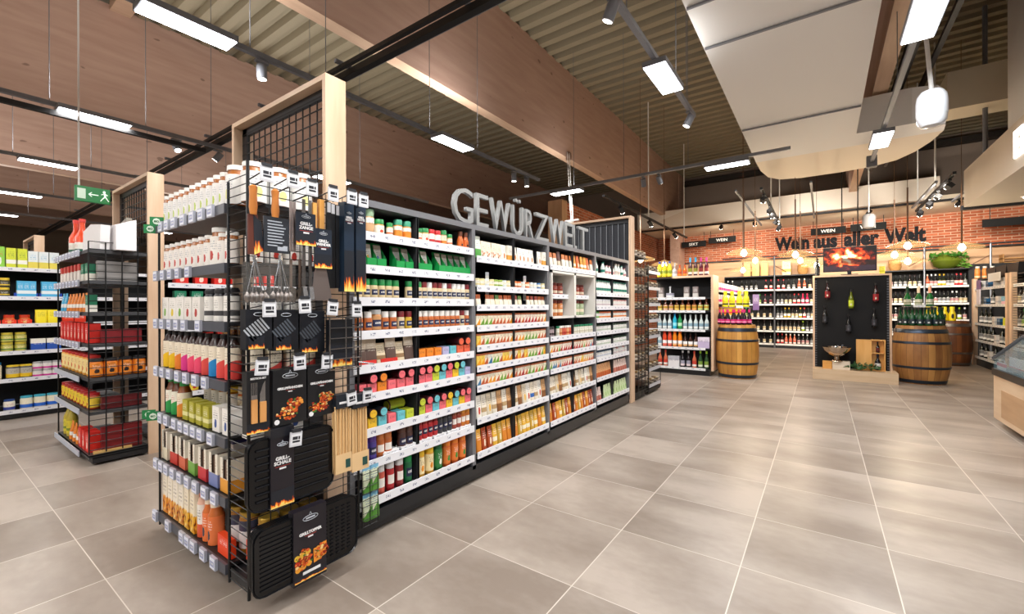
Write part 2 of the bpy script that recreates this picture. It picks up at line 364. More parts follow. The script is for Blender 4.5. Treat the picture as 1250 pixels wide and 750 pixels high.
# ================================================================ LIGHTS ON TRACKS
TZ = 3.3
M_led = mat('#fdfdff', .4, 0, PANEL_GLOW)
def area(loc, sx, sy, power, color=(1, .98, .96), rot=(0, 0, 0)):
    l = bpy.data.lights.new('strip_light', 'AREA'); l.shape = 'RECTANGLE'; l.size = sx; l.size_y = sy; l.energy = power; l.color = color
    o = bpy.data.objects.new('strip_light', l); COL.objects.link(o); o.location = loc; o.rotation_euler = rot; return o
def panel(x, y, label, along='y', L=.56, W=.18, z=TZ, power=None, up=None, col=(1, .98, .96)):
    rz = 0 if along == 'y' else pi / 2
    o = MB().box(-W / 2 - .01, -L / 2 - .01, 0, W / 2 + .01, L / 2 + .01, .045).obj('strip_luminaire', M_railgrey, loc=(x, y, z), rz=rz, label=label, cat='ceiling light')
    MB().box(-W / 2, -L / 2, -.006, W / 2, L / 2, 0).obj('diffuser', M_led, o)
    area((x, y, z - .012), W if along == 'y' else L, L if along == 'y' else W, power or LAMP_W, col)
    area((x, y, z + .11), W if along == 'y' else L, L if along == 'y' else W, UP_W if up is None else up, rot=(pi, 0, 0)) if up != 0 else None  # upward lamp added to lift the ceiling
def track(p, q, label, wires=(), wt=.028):
    p = Vector(p); q = Vector(q); o = empty('lighting_track', p, label=label, cat='lighting track')
    MB().bar((0, 0, 0), tuple(q - p), wt * 1.5).obj('rail', M_railgrey, o)
    for t in wires:
        a = p.lerp(q, t) - p
        MB().tube(a, a + Vector((0, 0, ZC - p.z)), .004, 5).obj('suspension_wire', M_grey, o)
    return o
XT = [(-3.72, 'first'), (-6.33, 'second'), (-8.84, 'third'), (-11.6, 'fourth'), (-14.4, 'fifth')]
for x, nm in XT:
    track((x - .08, -5, TZ + .07), (x - .08, 6.1, TZ + .07), f'grey lighting track above the {nm} shelf row from the spice gondola', (.53, .6, .66, .78, .86))
    for k, yy in enumerate((-4.4, -1.6, 1.21, 3.98, 6.6)):
        if yy == 6.6: continue
        panel(x, yy, f'white strip light on the {nm} track, {["far behind the viewer", "just behind the viewer", "above the end display", "above the middle of the row"][k]}')
track((-1.14, -5, TZ + .07), (-1.14, 5.05, TZ + .07), 'grey lighting track over the aisle in front of the spice gondola', (.5, .8, .93, .97))
for k, yy in enumerate((-4.4, -1.6, 1.2, 3.95)):
    panel(-1.14, yy, ['square bright panel light over the aisle, farthest behind', 'bright panel light over the aisle, just behind the viewer', 'bright panel light over the aisle beside the end display', 'bright panel light over the aisle below the corrugated ceiling'][k], up=5)
track((.60, -5, TZ + .07), (.60, 8.2, TZ + .07), 'grey lighting track passing under the air duct on the right', (.5, .8))
for k, yy in enumerate((-4.4, -1.6, 1.2, 4.18, 6.98)):
    panel(.60, yy, ['panel light on the duct track, farthest behind', 'panel light on the duct track, behind the viewer', 'panel light on the duct track, beside the viewer', 'large bright panel light on the duct track in front of the dome', 'small bright panel light under the duct elbow'][k], L=.6 if k != 3 else .66, up=0, col=(.93, .97, 1))
track((3.4, -5, 2.6), (3.4, 3, 2.6), 'grey added lighting track, out of view beyond the counter', ())
for k, yy in enumerate((-2.5, -.3, 1.8)): panel(3.32, yy, ['added panel light under the bulkhead, farthest behind', 'added panel light under the bulkhead, behind the viewer', 'added panel light under the bulkhead, beside the viewer'][k], z=2.53, up=0, col=(.93, .97, 1))  # panels added out of view to brighten the floor on the right
track((-4.9, 6.85, TZ + .07), (-.35, 6.85, TZ + .07), 'grey cross track with strip lights spanning above the far gondola end', (.3, .5, .72))
panel(-3.68, 6.86, 'strip light on the cross track behind the grey spice lettering', 'x', up=8)
panel(-1.11, 6.92, 'strip light on the cross track below the duct edge', 'x', up=0)
o = MB().box(-.06, -.05, -.08, .06, .05, .08).obj('track_end_box', M_grey, loc=(.60, 8.21, 3.37), label='grey junction box at the end of the duct track', cat='junction box')
# spots
def spot(loc, aim, label, mt=None, power=None, r=.04, L=.12, cone=75, col=(1, .95, .88), lamp=True, mount=.08):
    loc = Vector(loc); d = (Vector(aim) - loc).normalized(); mt = mt or M_railgrey
    o = empty('track_spot', loc, label=label, cat='spotlight')
    q = d.to_track_quat('Z', 'Y').to_matrix().to_4x4()
    MB().lathe([(r * .9, -L / 2), (r, -L / 2 + .01), (r, L / 2), (r * .93, L / 2)], 14 if mt is not M_black else 4, ax=q).obj('housing', mt, o)
    MB().lathe([(r * .8, L / 2 + .001), (r * .8, L / 2 + .003)], 14, ax=q).obj('lens', mat('#fff6e8', .3, 0, 14), o)
    MB().tube((0, 0, 0), (0, 0, mount), .01).box(-.02, -.05, mount - .01, .02, .05, mount + .01).obj('bracket', mt, o)
    if lamp:
        l = bpy.data.lights.new('spot_lamp', 'SPOT'); l.energy = power or SPOT_W; l.spot_size = radians(cone); l.spot_blend = .6; l.color = col; l.shadow_soft_size = .04
        lo = bpy.data.objects.new('spot_lamp', l); COL.objects.link(lo); lo.location = loc + d * (L / 2 + .02)
        lo.rotation_euler = (-d).to_track_quat('Z', 'Y').to_euler()
    return o
gf = -2.04
# aimed at the gondola front and the end displays
spot((-1.14, 4.85, TZ - .06), (-2.2, 4.6, 1.0), 'grey spot at the far end of the aisle track')
spot((-1.14, 2.75, TZ - .06), (-2.2, 2.9, 1.0), 'grey spot beside the top edge over the aisle')
spot((-1.14, .3, TZ - .06), (-2.1, 1.1, 1.0), 'grey spot on the aisle track near the tool display')
spot((-1.14, 2.0, TZ - .06), (-2.2, 2.0, .7), 'grey spot on the aisle track before the first spice bay')
spot((-1.14, -.4, TZ - .06), (-2.6, .9, .9), 'grey spot on the aisle track aimed at the end display')
spot((-3.8, -.7, TZ - .06), (-2.7, .9, .9), 'grey spot on the first track facing the end shelves')
spot((-6.4, -.8, TZ - .06), (-5.4, .9, .9), 'grey spot on the second track facing the second end display')
spot((-3.8, 5.4, TZ - .06), (-3.8, 5.5, 0), 'left one of two grey spots above the spice lettering', lamp=False)
spot((-3.8, 5.75, TZ - .06), (-3.7, 5.9, 0), 'right one of two grey spots above the spice lettering', lamp=False)
spot((-3.8, 2.45, TZ - .06), (-3.8, 2.5, 0), 'grey spot just right of the tall timber portal', lamp=False)
spot((-3.8, 1.75, TZ - .06), (-3.8, 1.85, 0), 'grey spot just left of the tall timber portal', lamp=False)
spot((-6.4, 1.95, TZ - .06), (-5.0, 2.3, .9), 'grey spot on the second track behind the second portal')
spot((-6.4, 2.4, TZ - .06), (-7.5, 1.0, .9), 'grey spot on the second track facing the far shelf')
spot((-5.2, -.6, TZ - .06), (-7.5, .9, .9), 'grey spot lighting the far left shelf')
spot((-2.3, 6.85, TZ - .06), (-2.6, 8.6, 1.0), 'bright grey spot on the cross track')
spot((-2.05, 6.85, TZ - .06), (-1.5, 8.6, .9), 'second grey spot on the cross track', power=40)
# exit sign
ex = empty('exit_sign', (-6.02, 1.13, 2.42), label='green emergency exit sign with arrow and running figure', cat='sign')
MB().box(-.02, -.13, -.075, .02, .13, .075).obj('sign_box', mat('#0f7a3c', .4, 0, .25), ex)
wl = mat('#f2fff4', .4, 0, .6)
MB().box(.021, -.115, -.05, .024, -.055, .05).obj('door_pictogram', mat('#cfe6d2', .4, 0, .3), ex)
MB().bar((.024, -.03, 0), (.024, .035, 0), .008).tube((.024, -.032, 0), (.024, -.01, .022), .004).tube((.024, -.032, 0), (.024, -.01, -.022), .004).obj('arrow', wl, ex)
MB().lathe([(.011, 0), (.011, .004)], 10, ax=Matrix.Translation((.022, .083, .042)) @ Matrix.Rotation(pi / 2, 4, 'Y')).tube((.024, .085, .03), (.024, .09, -.005), .008).tube((.024, .09, -.005), (.024, .07, -.03), .005).tube((.024, .07, -.03), (.024, .055, -.055), .004).tube((.024, .09, -.005), (.024, .105, -.028), .005).tube((.024, .105, -.028), (.024, .118, -.05), .004).tube((.024, .085, .025), (.024, .062, .012), .004).tube((.024, .088, .025), (.024, .11, .01), .004).obj('running_figure', wl, ex)
MB().tube((0, -.1, .07), (0, -.1, ZC - 2.42), .008).obj('hanging_rod', M_white, ex)
# white antenna dome and the small one behind
dm = empty('wireless_dome', (.77, 5.1, 2.94), label='large white dome hanging on a rod below the duct', cat='dome')
MB().lathe([(.02, -.15), (.07, -.14), (.095, -.10), (.1, -.05)], 24).obj('lens_cover', mat('#e3e8ee', .15), dm, label='glossy lower cover')
MB().lathe([(.1, -.05), (.103, -.045), (.103, .06), (.095, .12), (.07, .155), (.03, .165)], 24).obj('housing', mat('#e6ebf2', .35), dm)
MB().tube((0, 0, .16), (-.05, .1, 1.1), .016, 8).obj('rod', M_white, dm)
dm = empty('wireless_dome', (.8, 11.6, 3.0), label='small white cylinder hanging in front of the brick wall', cat='dome')
MB().lathe([(.05, -.13), (.105, -.11), (.11, 0), (.11, .12), (.08, .16), (.03, .17)], 18).obj('housing', mat('#a9a9ab', .45), dm)
MB().tube((0, 0, .2), (0, 0, ZC - 3.0), .012, 6).obj('rod', M_white, dm)
# black track with spots over the spirits (left), two clusters over the wine
def btrack(p, q, label):
    p = Vector(p); q = Vector(q); o = empty('lighting_track', p, label=label, cat='lighting track')
    MB().bar((0, 0, 0), tuple(q - p), .04).obj('rail', M_black, o)
    for t in (.42, .95): MB().tube((q - p) * t, (q - p) * t + Vector((0, 0, ZC - p.z)), .012, 6).obj('suspension_rod', M_white, o)
btrack((-3.08, 7.1, 3.2), (-3.08, 12.8, 3.2), 'black lighting track running above the spirits shelf')
for k, yy in enumerate((7.9, 9.6, 11.6)):
    spot((-3.08, yy, 3.1), (-2.6 + .3 * k, yy + 2.5, .9), ['nearest', 'middle', 'farthest'][k] + ' black spot on the track above the spirits', M_black, 110, .055, .14, 95, (1, .9, .78))
btrack((-.8, 8.2, 3.2), (-.8, 12.2, 3.2), 'black lighting track left of the fireplace screen')
for k, (yy, tx, tz) in enumerate(((8.5, -1.9, 1.2), (9.6, -1.2, 1.3), (10.1, -.6, 1.2), (11.0, .6, 3.2), (11.8, -2.2, 1.2))):
    spot((-.8, yy, 3.08), (tx, 15.5, tz), ['first', 'second', 'third', 'fourth', 'fifth'][k] + ' black spot in the cluster left of the screen', M_black, 190, .052, .13, 75, (1, .92, .82))
btrack((1.58, 8.9, 3.2), (1.58, 12.0, 3.2), 'black lighting track right of the fireplace screen')
for k, (yy, tx, tz) in enumerate(((9.2, .2, 3.1), (10.0, 1.4, 3.1), (10.7, 2.2, 1.3), (11.6, 1.6, 1.4))):
    spot((1.58, yy, 3.08), (tx, 15.6, tz), ['first', 'second', 'third', 'fourth'][k] + ' black spot in the cluster right of the screen', M_black, 190, .052, .13, 75, (1, .92, .82))
MB().bar((-4.7, 13.75, 3.66), (9, 13.75, 3.66), .05).obj('lighting_track', M_black, label='long black lighting track along the top of the brick wall', cat='lighting track')
for k, (xx, ax) in enumerate(((-2.35, -3), (-1.5, -1.6), (.95, .3), (2.5, 1.8), (3.35, 3.6))):
    spot((xx, 13.7, 3.55), (ax, 15.9, 2.4), ['black spot under the brick wall track, far left', 'black spot under the brick wall track left of the lettering', 'black spot under the brick wall track above the lettering', 'black spot under the brick wall track right of the lettering', 'black spot under the brick wall track, far right'][k], M_black, 110, .055, .13, 105, (1, .9, .76))
# glass pendants
def pendant(u, v, z, label, r=.3, flat=True):
    p = on_z(u, v, z); o = empty('pendant_lamp', p, label=label, cat='pendant lamp')
    MB().lathe([(.02, .1), (.09, .07), (r * .9, .02), (r, 0), (r * .98, -.02)], 22, cap=False).obj('glass_shade', mat('#b99d70', .15, 0, 0, .3), o)
    MB().lathe([(.015, -.06), (.045, -.03), (.05, .0), (.03, .045), (.015, .06)], 12).obj('bulb', mat('#fff0d4', .4, 0, 18), o)
    MB().tube((0, 0, .06), (0, 0, 3.2 - z), .011, 6).tube((0, 0, 3.2 - z), (0, 0, (3.71 if p.y > 13.7 else zd if 6.5 < p.y < 9.45 and -.8 < p.x < 1.3 else ZC + .11) - z), .004, 5).obj('cord', mat('#6a4a30', .5), o)
    l = bpy.data.lights.new('pendant_glow', 'POINT'); l.energy = 17; l.color = (1, .82, .58); l.shadow_soft_size = .08
    lo = bpy.data.objects.new('pendant_glow', l); COL.objects.link(lo); lo.location = p + Vector((0, 0, -.2))
for u, v, z, n_ in ((908, 309, 2.2, 'highest of three glass pendants above the yellow bottles'), (922, 318, 2.2, 'middle glass pendant behind the yellow bottles'),
                    (907, 330, 2.1, 'lowest glass pendant above the yellow bottles'), (971, 311, 2.2, 'glass pendant nearest the fireplace screen on its left'),
                    (977, 318, 2.2, 'lower glass pendant left of the fireplace screen'), (997, 324, 2.1, 'small glass pendant touching the screen edge'),
                    (1092, 311, 2.2, 'glass pendant just right of the fireplace screen'), (1108, 300, 2.25, 'highest glass pendant above the green bottles'),
                    (1108, 319, 2.1, 'lowest glass pendant above the green bottles'), (1174, 302, 2.25, 'wide glass pendant above the hanging plant'),
                    (782, 317, 2.2, 'bright pendant beside the far timber portal'), (811, 323, 2.2, 'bright pendant above the spirits shelf')):
    pendant(u, v, z, n_, .28)
for k, (a0, b0) in enumerate((((898, 233), (930, 275)), ((990, 222), (1003, 265)), ((1143, 222), (1100, 255)), ((1180, 232), (1162, 246)))):
    p = on_z(*a0, 3.2); q = on_z(*b0, 3.2); q.x = p.x
    MB().bar(tuple(p), tuple(q), .03).obj('pendant_rail', M_grey, label=['grey pendant rail left of the black spot cluster', 'grey pendant rail right of the black spot cluster', 'grey pendant rail above the green bottles', 'short grey pendant rail beside the bulkhead'][k], cat='lighting track')
# hanging section signs
def hsign(x0, x1, z0, z1, s, label, y=15.3):
    o = empty('section_sign', ((x0 + x1) / 2, y, (z0 + z1) / 2), label=label, cat='sign'); hw = (x1 - x0) / 2; hh = (z1 - z0) / 2
    MB().box(-hw, -.02, -hh, hw, .02, hh).obj('sign_board', mat('#060607', .9), o)
    for sx in (-.85, .85): MB().tube((hw * sx, 0, hh), (hw * sx, 0, 3.71 - (z0 + z1) / 2), .008).obj('hanging_wire', M_black, o)
    t = text('lettering', s, .13, mat('#e8e6e0', .5, 0, .2), depth=.002); t.parent = o; t.matrix_basis = FY(0, -.023, -.045)
for x0, x1, zz, s, lb in ((-3.85, -3.08, 3.33, 'SEKT', 'black hanging section sign, first one beside the brick corner'), (-3.0, -2.2, 3.4, 'WEIN', 'black hanging section sign left of the wall lettering'),
                          (-.25, .56, 3.4, 'WEIN', 'black hanging section sign above the wall lettering, first'), (.66, 1.42, 3.42, 'WEIN', 'black hanging section sign above the wall lettering, second'),
                          (3.2, 4.9, 3.26, 'WEIN', 'wide black hanging section sign under the bulkhead')):
    hsign(x0, x1, zz - .09, zz + .1, s, lb)
wl_ = empty('wall_lettering', (0, YW - .065, 3.02), label='dark lettering reading Wein aus aller Welt on the brick wall', cat='lettering')
for wd, u0, u1 in (('Wein', 946, 988), ('aus', 993, 1022), ('aller', 1030, 1073), ('Welt', 1079, 1130)):
    xa = on_y(u0, 300, YW)[0]; xb = on_y(u1, 295, YW)[0]
    t = text('word', wd, .54, mat('#0c0e15', .9), depth=.008, bold=.027, align='LEFT')
    xs = [v.co.x for v in t.data.vertices]; k = (xb - xa) / (max(xs) - min(xs)); x_ = min(xs)
    for v in t.data.vertices: v.co.x = (v.co.x - x_) * k
    t.parent = wl_; t.matrix_basis = FY(xa, 0, 0)
# ================================================================ GOODS
# a recipe gives [(part name, MB, material)], first one is the thing's own body; front faces -y
_G = {}
def rrect(w, d, r=.006, n=2):
    pts = []
    for cx, cy, a0 in ((w / 2 - r, d / 2 - r, 0), (-w / 2 + r, d / 2 - r, 90), (-w / 2 + r, -d / 2 + r, 180), (w / 2 - r, -d / 2 + r, 270)):
        pts += arc(cx, cy, r, a0, a0 + 90, n)
    return pts
def g_jar(r, h, body, lid, label=None, lidh=.2, lr=.95):
    n = 14; lh = h * lidh
    P = [('body', MB().lathe([(r * .9, 0), (r, r * .12), (r, h - lh - r * .25), (r * .86, h - lh)], n), body)]
    P.append(('lid', MB().lathe([(r * lr, h - lh), (r * lr, h - .003), (r * lr * .93, h)], n), lid))
    if label: P.append(('label', MB().lathe([(r * 1.012, h * .12), (r * 1.012, h - lh - r * .3)], n, cap=False), label))
    return P, 2 * r, 2 * r, h
def g_bottle(r, h, body, cap, label=None, sh=.55, nr=.36, lz=(.1, .48), caph=.1):
    n = 12
    prof = [(r * .85, 0), (r, r * .15), (r, h * sh), (r * .85, h * (sh + .06)), (r * nr * 1.1, h * (sh + .2)), (r * nr, h * (sh + .26)), (r * nr, h * (1 - caph))]
    P = [('body', MB().lathe(prof, n), body), ('cap', MB().lathe([(r * nr * 1.2, h * (1 - caph)), (r * nr * 1.2, h)], n), cap)]
    if label: P.append(('label', MB().lathe([(r * 1.015, h * lz[0]), (r * 1.015, h * lz[1])], n, cap=False), label))
    return P, 2 * r, 2 * r, h
def g_carton(w, d, h, pr, side=None):
    return [('carton', MB().prism(rrect(w, d, .002, 1), 0, h), pr)], w, d, h
def g_pouch(w, h, d, pr, top=None, lean=.0):
    mb = MB(); L = []
    for t, ww, dd in ((0, .94, 1), (.08, 1, 1), (.45, 1, .8), (.78, .96, .35), (.9, .97, .08), (1, 1, .05)):
        L.append([(x * ww, y * dd + lean * t * h, t * h) for x, y in rrect(w, d, d * .45, 2)])
    mb.loft(L); P = [('pouch', mb, pr)]
    return P, w, d, h
def g_sachet_tray(w, h, tray, pr):
    d = .07
    mb = MB().box(-w / 2, -d / 2, 0, w / 2, d / 2, .004).box(-w / 2, -d / 2, 0, w / 2, -d / 2 + .003, h * .36).box(-w / 2, d / 2 - .003, 0, w / 2, d / 2, h)
    mb.add([(-w / 2, -d / 2, 0), (-w / 2, d / 2, 0), (-w / 2, d / 2, h), (-w / 2, -d / 2, h * .36)], [(0, 1, 2, 3)]).add([(w / 2, -d / 2, 0), (w / 2, d / 2, 0), (w / 2, d / 2, h), (w / 2, -d / 2, h * .36)], [(3, 2, 1, 0)])
    P = [('tray', mb, tray)]
    s = MB().add([(-w * .38, -d * .1, .01), (w * .38, -d * .1, .01), (w * .38, d * .25, h * .93), (-w * .38, d * .25, h * .93), (-w * .38, d * .1, .01), (w * .38, d * .1, .01), (w * .38, d * .3, h * .93), (-w * .38, d * .3, h * .93)], [(0, 1, 2, 3), (5, 4, 7, 6), (1, 5, 6, 2), (4, 0, 3, 7), (3, 2, 6, 7)])
    P.append(('sachet', s, pr)); return P, w, d, h
def g_tin(r, L, side, face):
    """round tin lying on its side, its coloured lid to the front"""
    A = Matrix.Translation((0, L / 2, r)) @ Matrix.Rotation(pi / 2, 4, 'X')
    B = Matrix.Translation((0, -L / 2, r)) @ Matrix.Rotation(pi / 2, 4, 'X')
    return [('tin', MB().lathe([(r, 0), (r, L)], 16, ax=A), side), ('rim', MB().lathe([(r * 1.03, 0), (r * 1.03, .008)], 16, ax=B), mat('#3a1d20', .4)),
            ('lid', MB().lathe([(r * .86, .008), (r * .86, .011)], 16, ax=B), face)], 2 * r, L, 2 * r
def g_tetra(w, h, pr, cap=None):   # carton with pinched gable
    mb = MB(); a = w / 2
    mb.loft([[(-a, -a, 0), (a, -a, 0), (a, a, 0), (-a, a, 0)], [(-a, -a, h * .82), (a, -a, h * .82), (a, a, h * .82), (-a, a, h * .82)], [(-a, -.004, h), (a, -.004, h), (a, .004, h), (-a, .004, h)]], smooth=False)
    return [('carton', mb, pr)], w, w, h
def good(key, fn, *a, detail=True, **k):
    kk = (key, detail)
    if kk not in _G:
        P, w, d, h = fn(*a, **k)
        if detail: ms = [(pn, mb.mesh(pn, m)) for pn, mb, m in P]
        else:
            mb = MB(); mats = []
            for i, (pn, b, m) in enumerate(P):
                mats.append(m); o = len(mb.v); mb.v += b.v; mb.f += [[o + q for q in f] for f in b.f]; mb.m += [i] * len(b.f); mb.s += b.s
            ms = [(P[0][0], mb.mesh(P[0][0], mats))]
        _G[kk] = (ms, w, d, h)
    return _G[kk]
def put(name, G, loc, rz=0, label='', cat='', group=None, tilt=None):
    ms, w, d, h = G
    loc = (loc[0], loc[1], loc[2] + .0015)
    o = link(name, ms[0][1], None, loc, rz, label=label, cat=cat, group=group)
    for pn, me in ms[1:]: link(pn, me, o)
    if tilt: o.rotation_euler = (tilt[0], tilt[1], rz)
    return o
class It:
    """desc: up to four words; name: kind of thing; cat: category"""
    def __init__(s, desc, name, G, cat=None, dz=0, back=.0): s.desc, s.name, s.G, s.cat, s.dz, s.back = desc, name, G, cat or name.split('_')[-1], dz, back
def shelf_row(face, plane, z, a, b, items, where, group, sp=0, set_back=.012, even=True, stack=None, jit=.0):
    """stand items on a shelf; face '+x': a..b along y; '-y': a..b along x; '-x': a..b along descending y"""
    n = len(items); tot = {}
    for it in items:
        if it: tot[it.desc] = tot.get(it.desc, 0) + 1
    cnt = {}; step = (b - a) / n; out = []
    for i, it in enumerate(items):
        if it is None: continue
        cnt[it.desc] = cnt.get(it.desc, 0) + 1
        c = a + (i + .5) * step; d = it.G[2]; j = R_.uniform(-jit, jit)
        lab = f'{it.desc}, {where}' if tot[it.desc] == 1 else f'{it.desc}, {nth(cnt[it.desc])} of {tot[it.desc]} from left, {where}'
        if face == '+x': loc = (plane - set_back - d / 2 - it.back + j, c, z + it.dz); rz = pi / 2
        elif face == '-y': loc = (c, plane + set_back + d / 2 + it.back + j, z + it.dz); rz = 0
        else: loc = (plane + set_back + d / 2 + it.back + j, c, z + it.dz); rz = -pi / 2
        out.append(put(it.name, it.G, loc, rz + R_.uniform(-.04, .04), lab, it.cat, group))
    return out
# colours of the spice range
C = dict(green='#1d8a45', dkgreen='#17653a', red='#c8242a', dkred='#7d1d22', orange='#ee8a2a', yellow='#f0c22e', lime='#c6d23c', cyan='#6cc3cf',
         pink='#ef6f78', lilac='#b9b6dc', blue='#2b4fa5', white='#f2efe8', cream='#f0e6d2', brown='#7a4a2a', teal='#1f7f7a', purple='#5b3a94', tan='#cfa377', black='#1c1c20', coral='#ee6a4a', gold='#c9a348', olive='#9a9a3a')
# ================================================================ SPICE GONDOLA
GX = -2.04; BACK = -2.56
gm_frame = mat('#707176', .4); gm_in = mat('#26272b', .6)
M_rail_w = rail_mat('#f0f1f6', .1, 'y')
bays = [(1.38, 2.41, [1.692, 1.507, 1.327, 1.143, .956, .795, .599, .421, .208]),
        (2.41, 3.46, [1.647, 1.432, 1.29, 1.138, .991, .843, .696, .46, .211]),
        (3.46, 4.48, [1.664, .995, .844, .693, .461, .207]),
        (4.48, 5.50, [1.65, 1.434, 1.281, 1.138, .991, .83, .695, .475, .218])]
BN = ['first spice bay', 'second spice bay', 'third spice bay', 'fourth spice bay']
for k, (y0, y1, rails) in enumerate(bays):
    g = empty('shelf_unit', (GX, y0, 0), label=['dark shelf bay of the spice gondola right beside the tool display', 'dark shelf bay with many small sachets, second from the tool display', 'dark shelf bay holding the white framed niche', 'dark shelf bay at the far end of the spice gondola'][k], cat='shelf')
    W = y1 - y0; t = .036
    if k == 0: MB().box(-.5, 0, .1, 0, .03, 1.83).obj('upright', gm_frame, g)
    MB().box(-.5, W - t, .1, 0, W, 1.83).obj('upright', gm_frame, g)
    MB().box(-.5, 0, 1.83, 0, W, 1.867).obj('top_panel', gm_frame, g)
    MB().box(-.535, 0, .1, -.505, W, 1.83).obj('back_panel', gm_in, g)
    dv = MB()
    for za, zb_ in (((.15, 1.83),) if k != 2 else ((.15, 1.155), (1.62, 1.83))): dv.box(-.012, W / 2 - .045, za, 0, W / 2 - .027, zb_).box(-.5, W / 2 - .042, za, 0, W / 2 - .03, zb_)
    dv.obj('divider', gm_in, g)
    b = MB().box(-1.07, 0, .015, -.03, W, .13).box(-.1, 0, .06, .0, W, .13).box(-.1, 0, .02, -.02, W, .06)
    b.obj('plinth', mat('#1d1f23', .35), g)
    for zt in rails:
        sh = MB().box(-.5, .02, zt - .026, -.004, W - .02, zt - .013).obj('shelf_board', gm_in, g)
        MB().box(-.004, .02, zt - .048, .004, W - .02, zt).obj('price_rail', M_rail_w, sh)
    for zt in (.15, .45, .8, 1.15, 1.5): MB().box(-1.04, .02, zt, -.56, W - .02, zt + .02).obj('rear_shelf', gm_in, g)
lab_blue = pack('#f4ead8', '#1d2c55', '#b33', 'top', third='#fff')
sh_lab = {c: pack('#e9d4a6' if c != 'red' else '#d86a3a', '#27346b', '#ffffff', 'blob') for c in ('green', 'red', 'white')}
jr = lambda lid, body, lb, r=.024, h=.105, lh=.28: good(('j', lid, body, lb, r, h), g_jar, r, h, mat(body, .3), mat(lid, .4), pack(*lb) if lb else None, lidh=lh)
gl = jr(C['green'], '#dcb98a', ('#efe3c6', '#f08a3c', '#303040', 'low'))
gl_s = jr(C['green'], '#e0b45c', ('#f3efe0', '#e0682a', '#303040', 'band'), .02, .085)
gl_w = jr(C['green'], '#d8a862', ('#f3efe0', '#d9482a', '#303040', 'blob'), .033, .095)
can = jr('#8fae8a', '#c9a070', ('#d6ab7c', '#f5f0e6', '#405070', 'top'), .03, .14)
ctn = jr('#7d7a78', '#b89a80', ('#bfa58c', '#e9dccb', '#403030', 'top'), .026, .142)
tub = jr('#3a9c7a', '#e58a34', ('#e88c2c', '#f7f1e3', '#305', 'top'), .029, .115)
rw = jr(C['red'], '#e9e2d4', ('#f5f2ea', '#c22a2c', '#333', 'low'), .024, .095)
gr = good('grind', g_bottle, .023, .12, mat('#d2662c', .3), mat('#6b3a24', .4), pack('#e0702c', '#1e1e22', '#222', 'blob'), sh=.5, nr=.62, caph=.26)
w1 = 'top shelf, ' + BN[0]
A1, A2, B1, B2 = 1.43, 1.84, 1.87, 2.37
def rz_(k, i): return bays[k][2][i] - .0125
shelf_row('+x', GX, rz_(0, 0), A1, A2, [It('tall tan canister', 'spice_canister', ctn), It('brown canister', 'spice_canister', can), It('squat green-lidded jar', 'spice_jar', gl_w), It('slim green-lidded jar', 'spice_jar', gl_s), It('orange-based tub', 'spice_tub', tub), It('orange-based tub', 'spice_tub', tub)], w1, 'jars on the top shelf, left half')
shelf_row('+x', GX, rz_(0, 0), B1, B2, [It('slim green-lidded jar right of the divider', 'spice_jar', gl_s), It('wide green-lidded jar', 'spice_jar', gl_w), It('red and white jar', 'spice_jar', rw), It('red and white jar', 'spice_jar', rw), It('green-lidded orange jar', 'spice_jar', gl), It('small green-lidded jar', 'spice_jar', gl_s), None, It('orange spice grinder', 'spice_grinder', gr), It('orange spice grinder', 'spice_grinder', gr)], w1, 'jars on the top shelf, right half')
sach = [good(('sa', i), g_sachet_tray, .062, .145, mat('#119a4a', .5), pack(b, a, '#333', 'blob')) for i, (b, a) in enumerate((('#d9d4c8', '#e8a030'), ('#b9b2a6', '#2a5a9a'), ('#e8e4da', '#c04030'), ('#8f8a80', '#3a4a3a')))]
sd = ['orange-print sachet tray', 'blue-print sachet tray', 'red-print sachet tray', 'grey-print sachet tray']
sit = [It(sd[i], 'sachet_tray', sach[i], 'tray') for i in range(4)]
shelf_row('+x', GX, rz_(0, 1), A1, A2, [sit[2], sit[0], sit[1], None, sit[3], sit[1]], 'second shelf, ' + BN[0], 'green sachet trays, left half')
shelf_row('+x', GX, rz_(0, 1), B1, B2, [sit[0], sit[2], None, sit[0], sit[1], sit[3], sit[3], sit[2]], 'second shelf right half, ' + BN[0], 'green sachet trays, right half')
def shk(lid, body): return jr(lid, body, (body, '#232c50', '#fff', 'patch'), .0235, .115, .3)
G_, R1, W_ = shk(C['green'], '#e3cda0'), shk(C['dkred'], '#dcc9a0'), shk('#eceae6', '#e6dcc4')
iG, iR, iW = It('green-lidded spice shaker', 'spice_shaker', G_), It('dark red-lidded shaker', 'spice_shaker', R1), It('white-lidded spice shaker', 'spice_shaker', W_)
shelf_row('+x', GX, rz_(0, 2), A1, A2, [iG, iG, iG, iG, iG, iG, None, iG], 'third shelf, ' + BN[0], 'spice shakers on the third shelf, left half')
shelf_row('+x', GX, rz_(0, 2), B1, B2, [iG, iR, iW, iR, iR, iW, iR, iW, iW, iW, iR], 'third shelf right half, ' + BN[0], 'spice shakers on the third shelf, right half')
O_, OR_, Ob = shk('#e8e4de', '#c8703a'), shk(C['dkred'], '#d8b03a'), jr('#d8d8d4', '#c88a50', ('#cf9a66', '#232c50', '#fff', 'patch'), .036, .125, .2)
iO, iOR, iB, iOr = It('white-lidded orange shaker', 'spice_shaker', O_), It('red-lidded yellow shaker', 'spice_shaker', OR_), It('wide brown spice jar', 'spice_jar', Ob), It('dark red-lidded shaker', 'spice_shaker', R1)
shelf_row('+x', GX, rz_(0, 3), A1, A2, [iO, iO, iB, iO, iO, iOr, iOR], 'fourth shelf, ' + BN[0], 'spice shakers on the fourth shelf, left half')
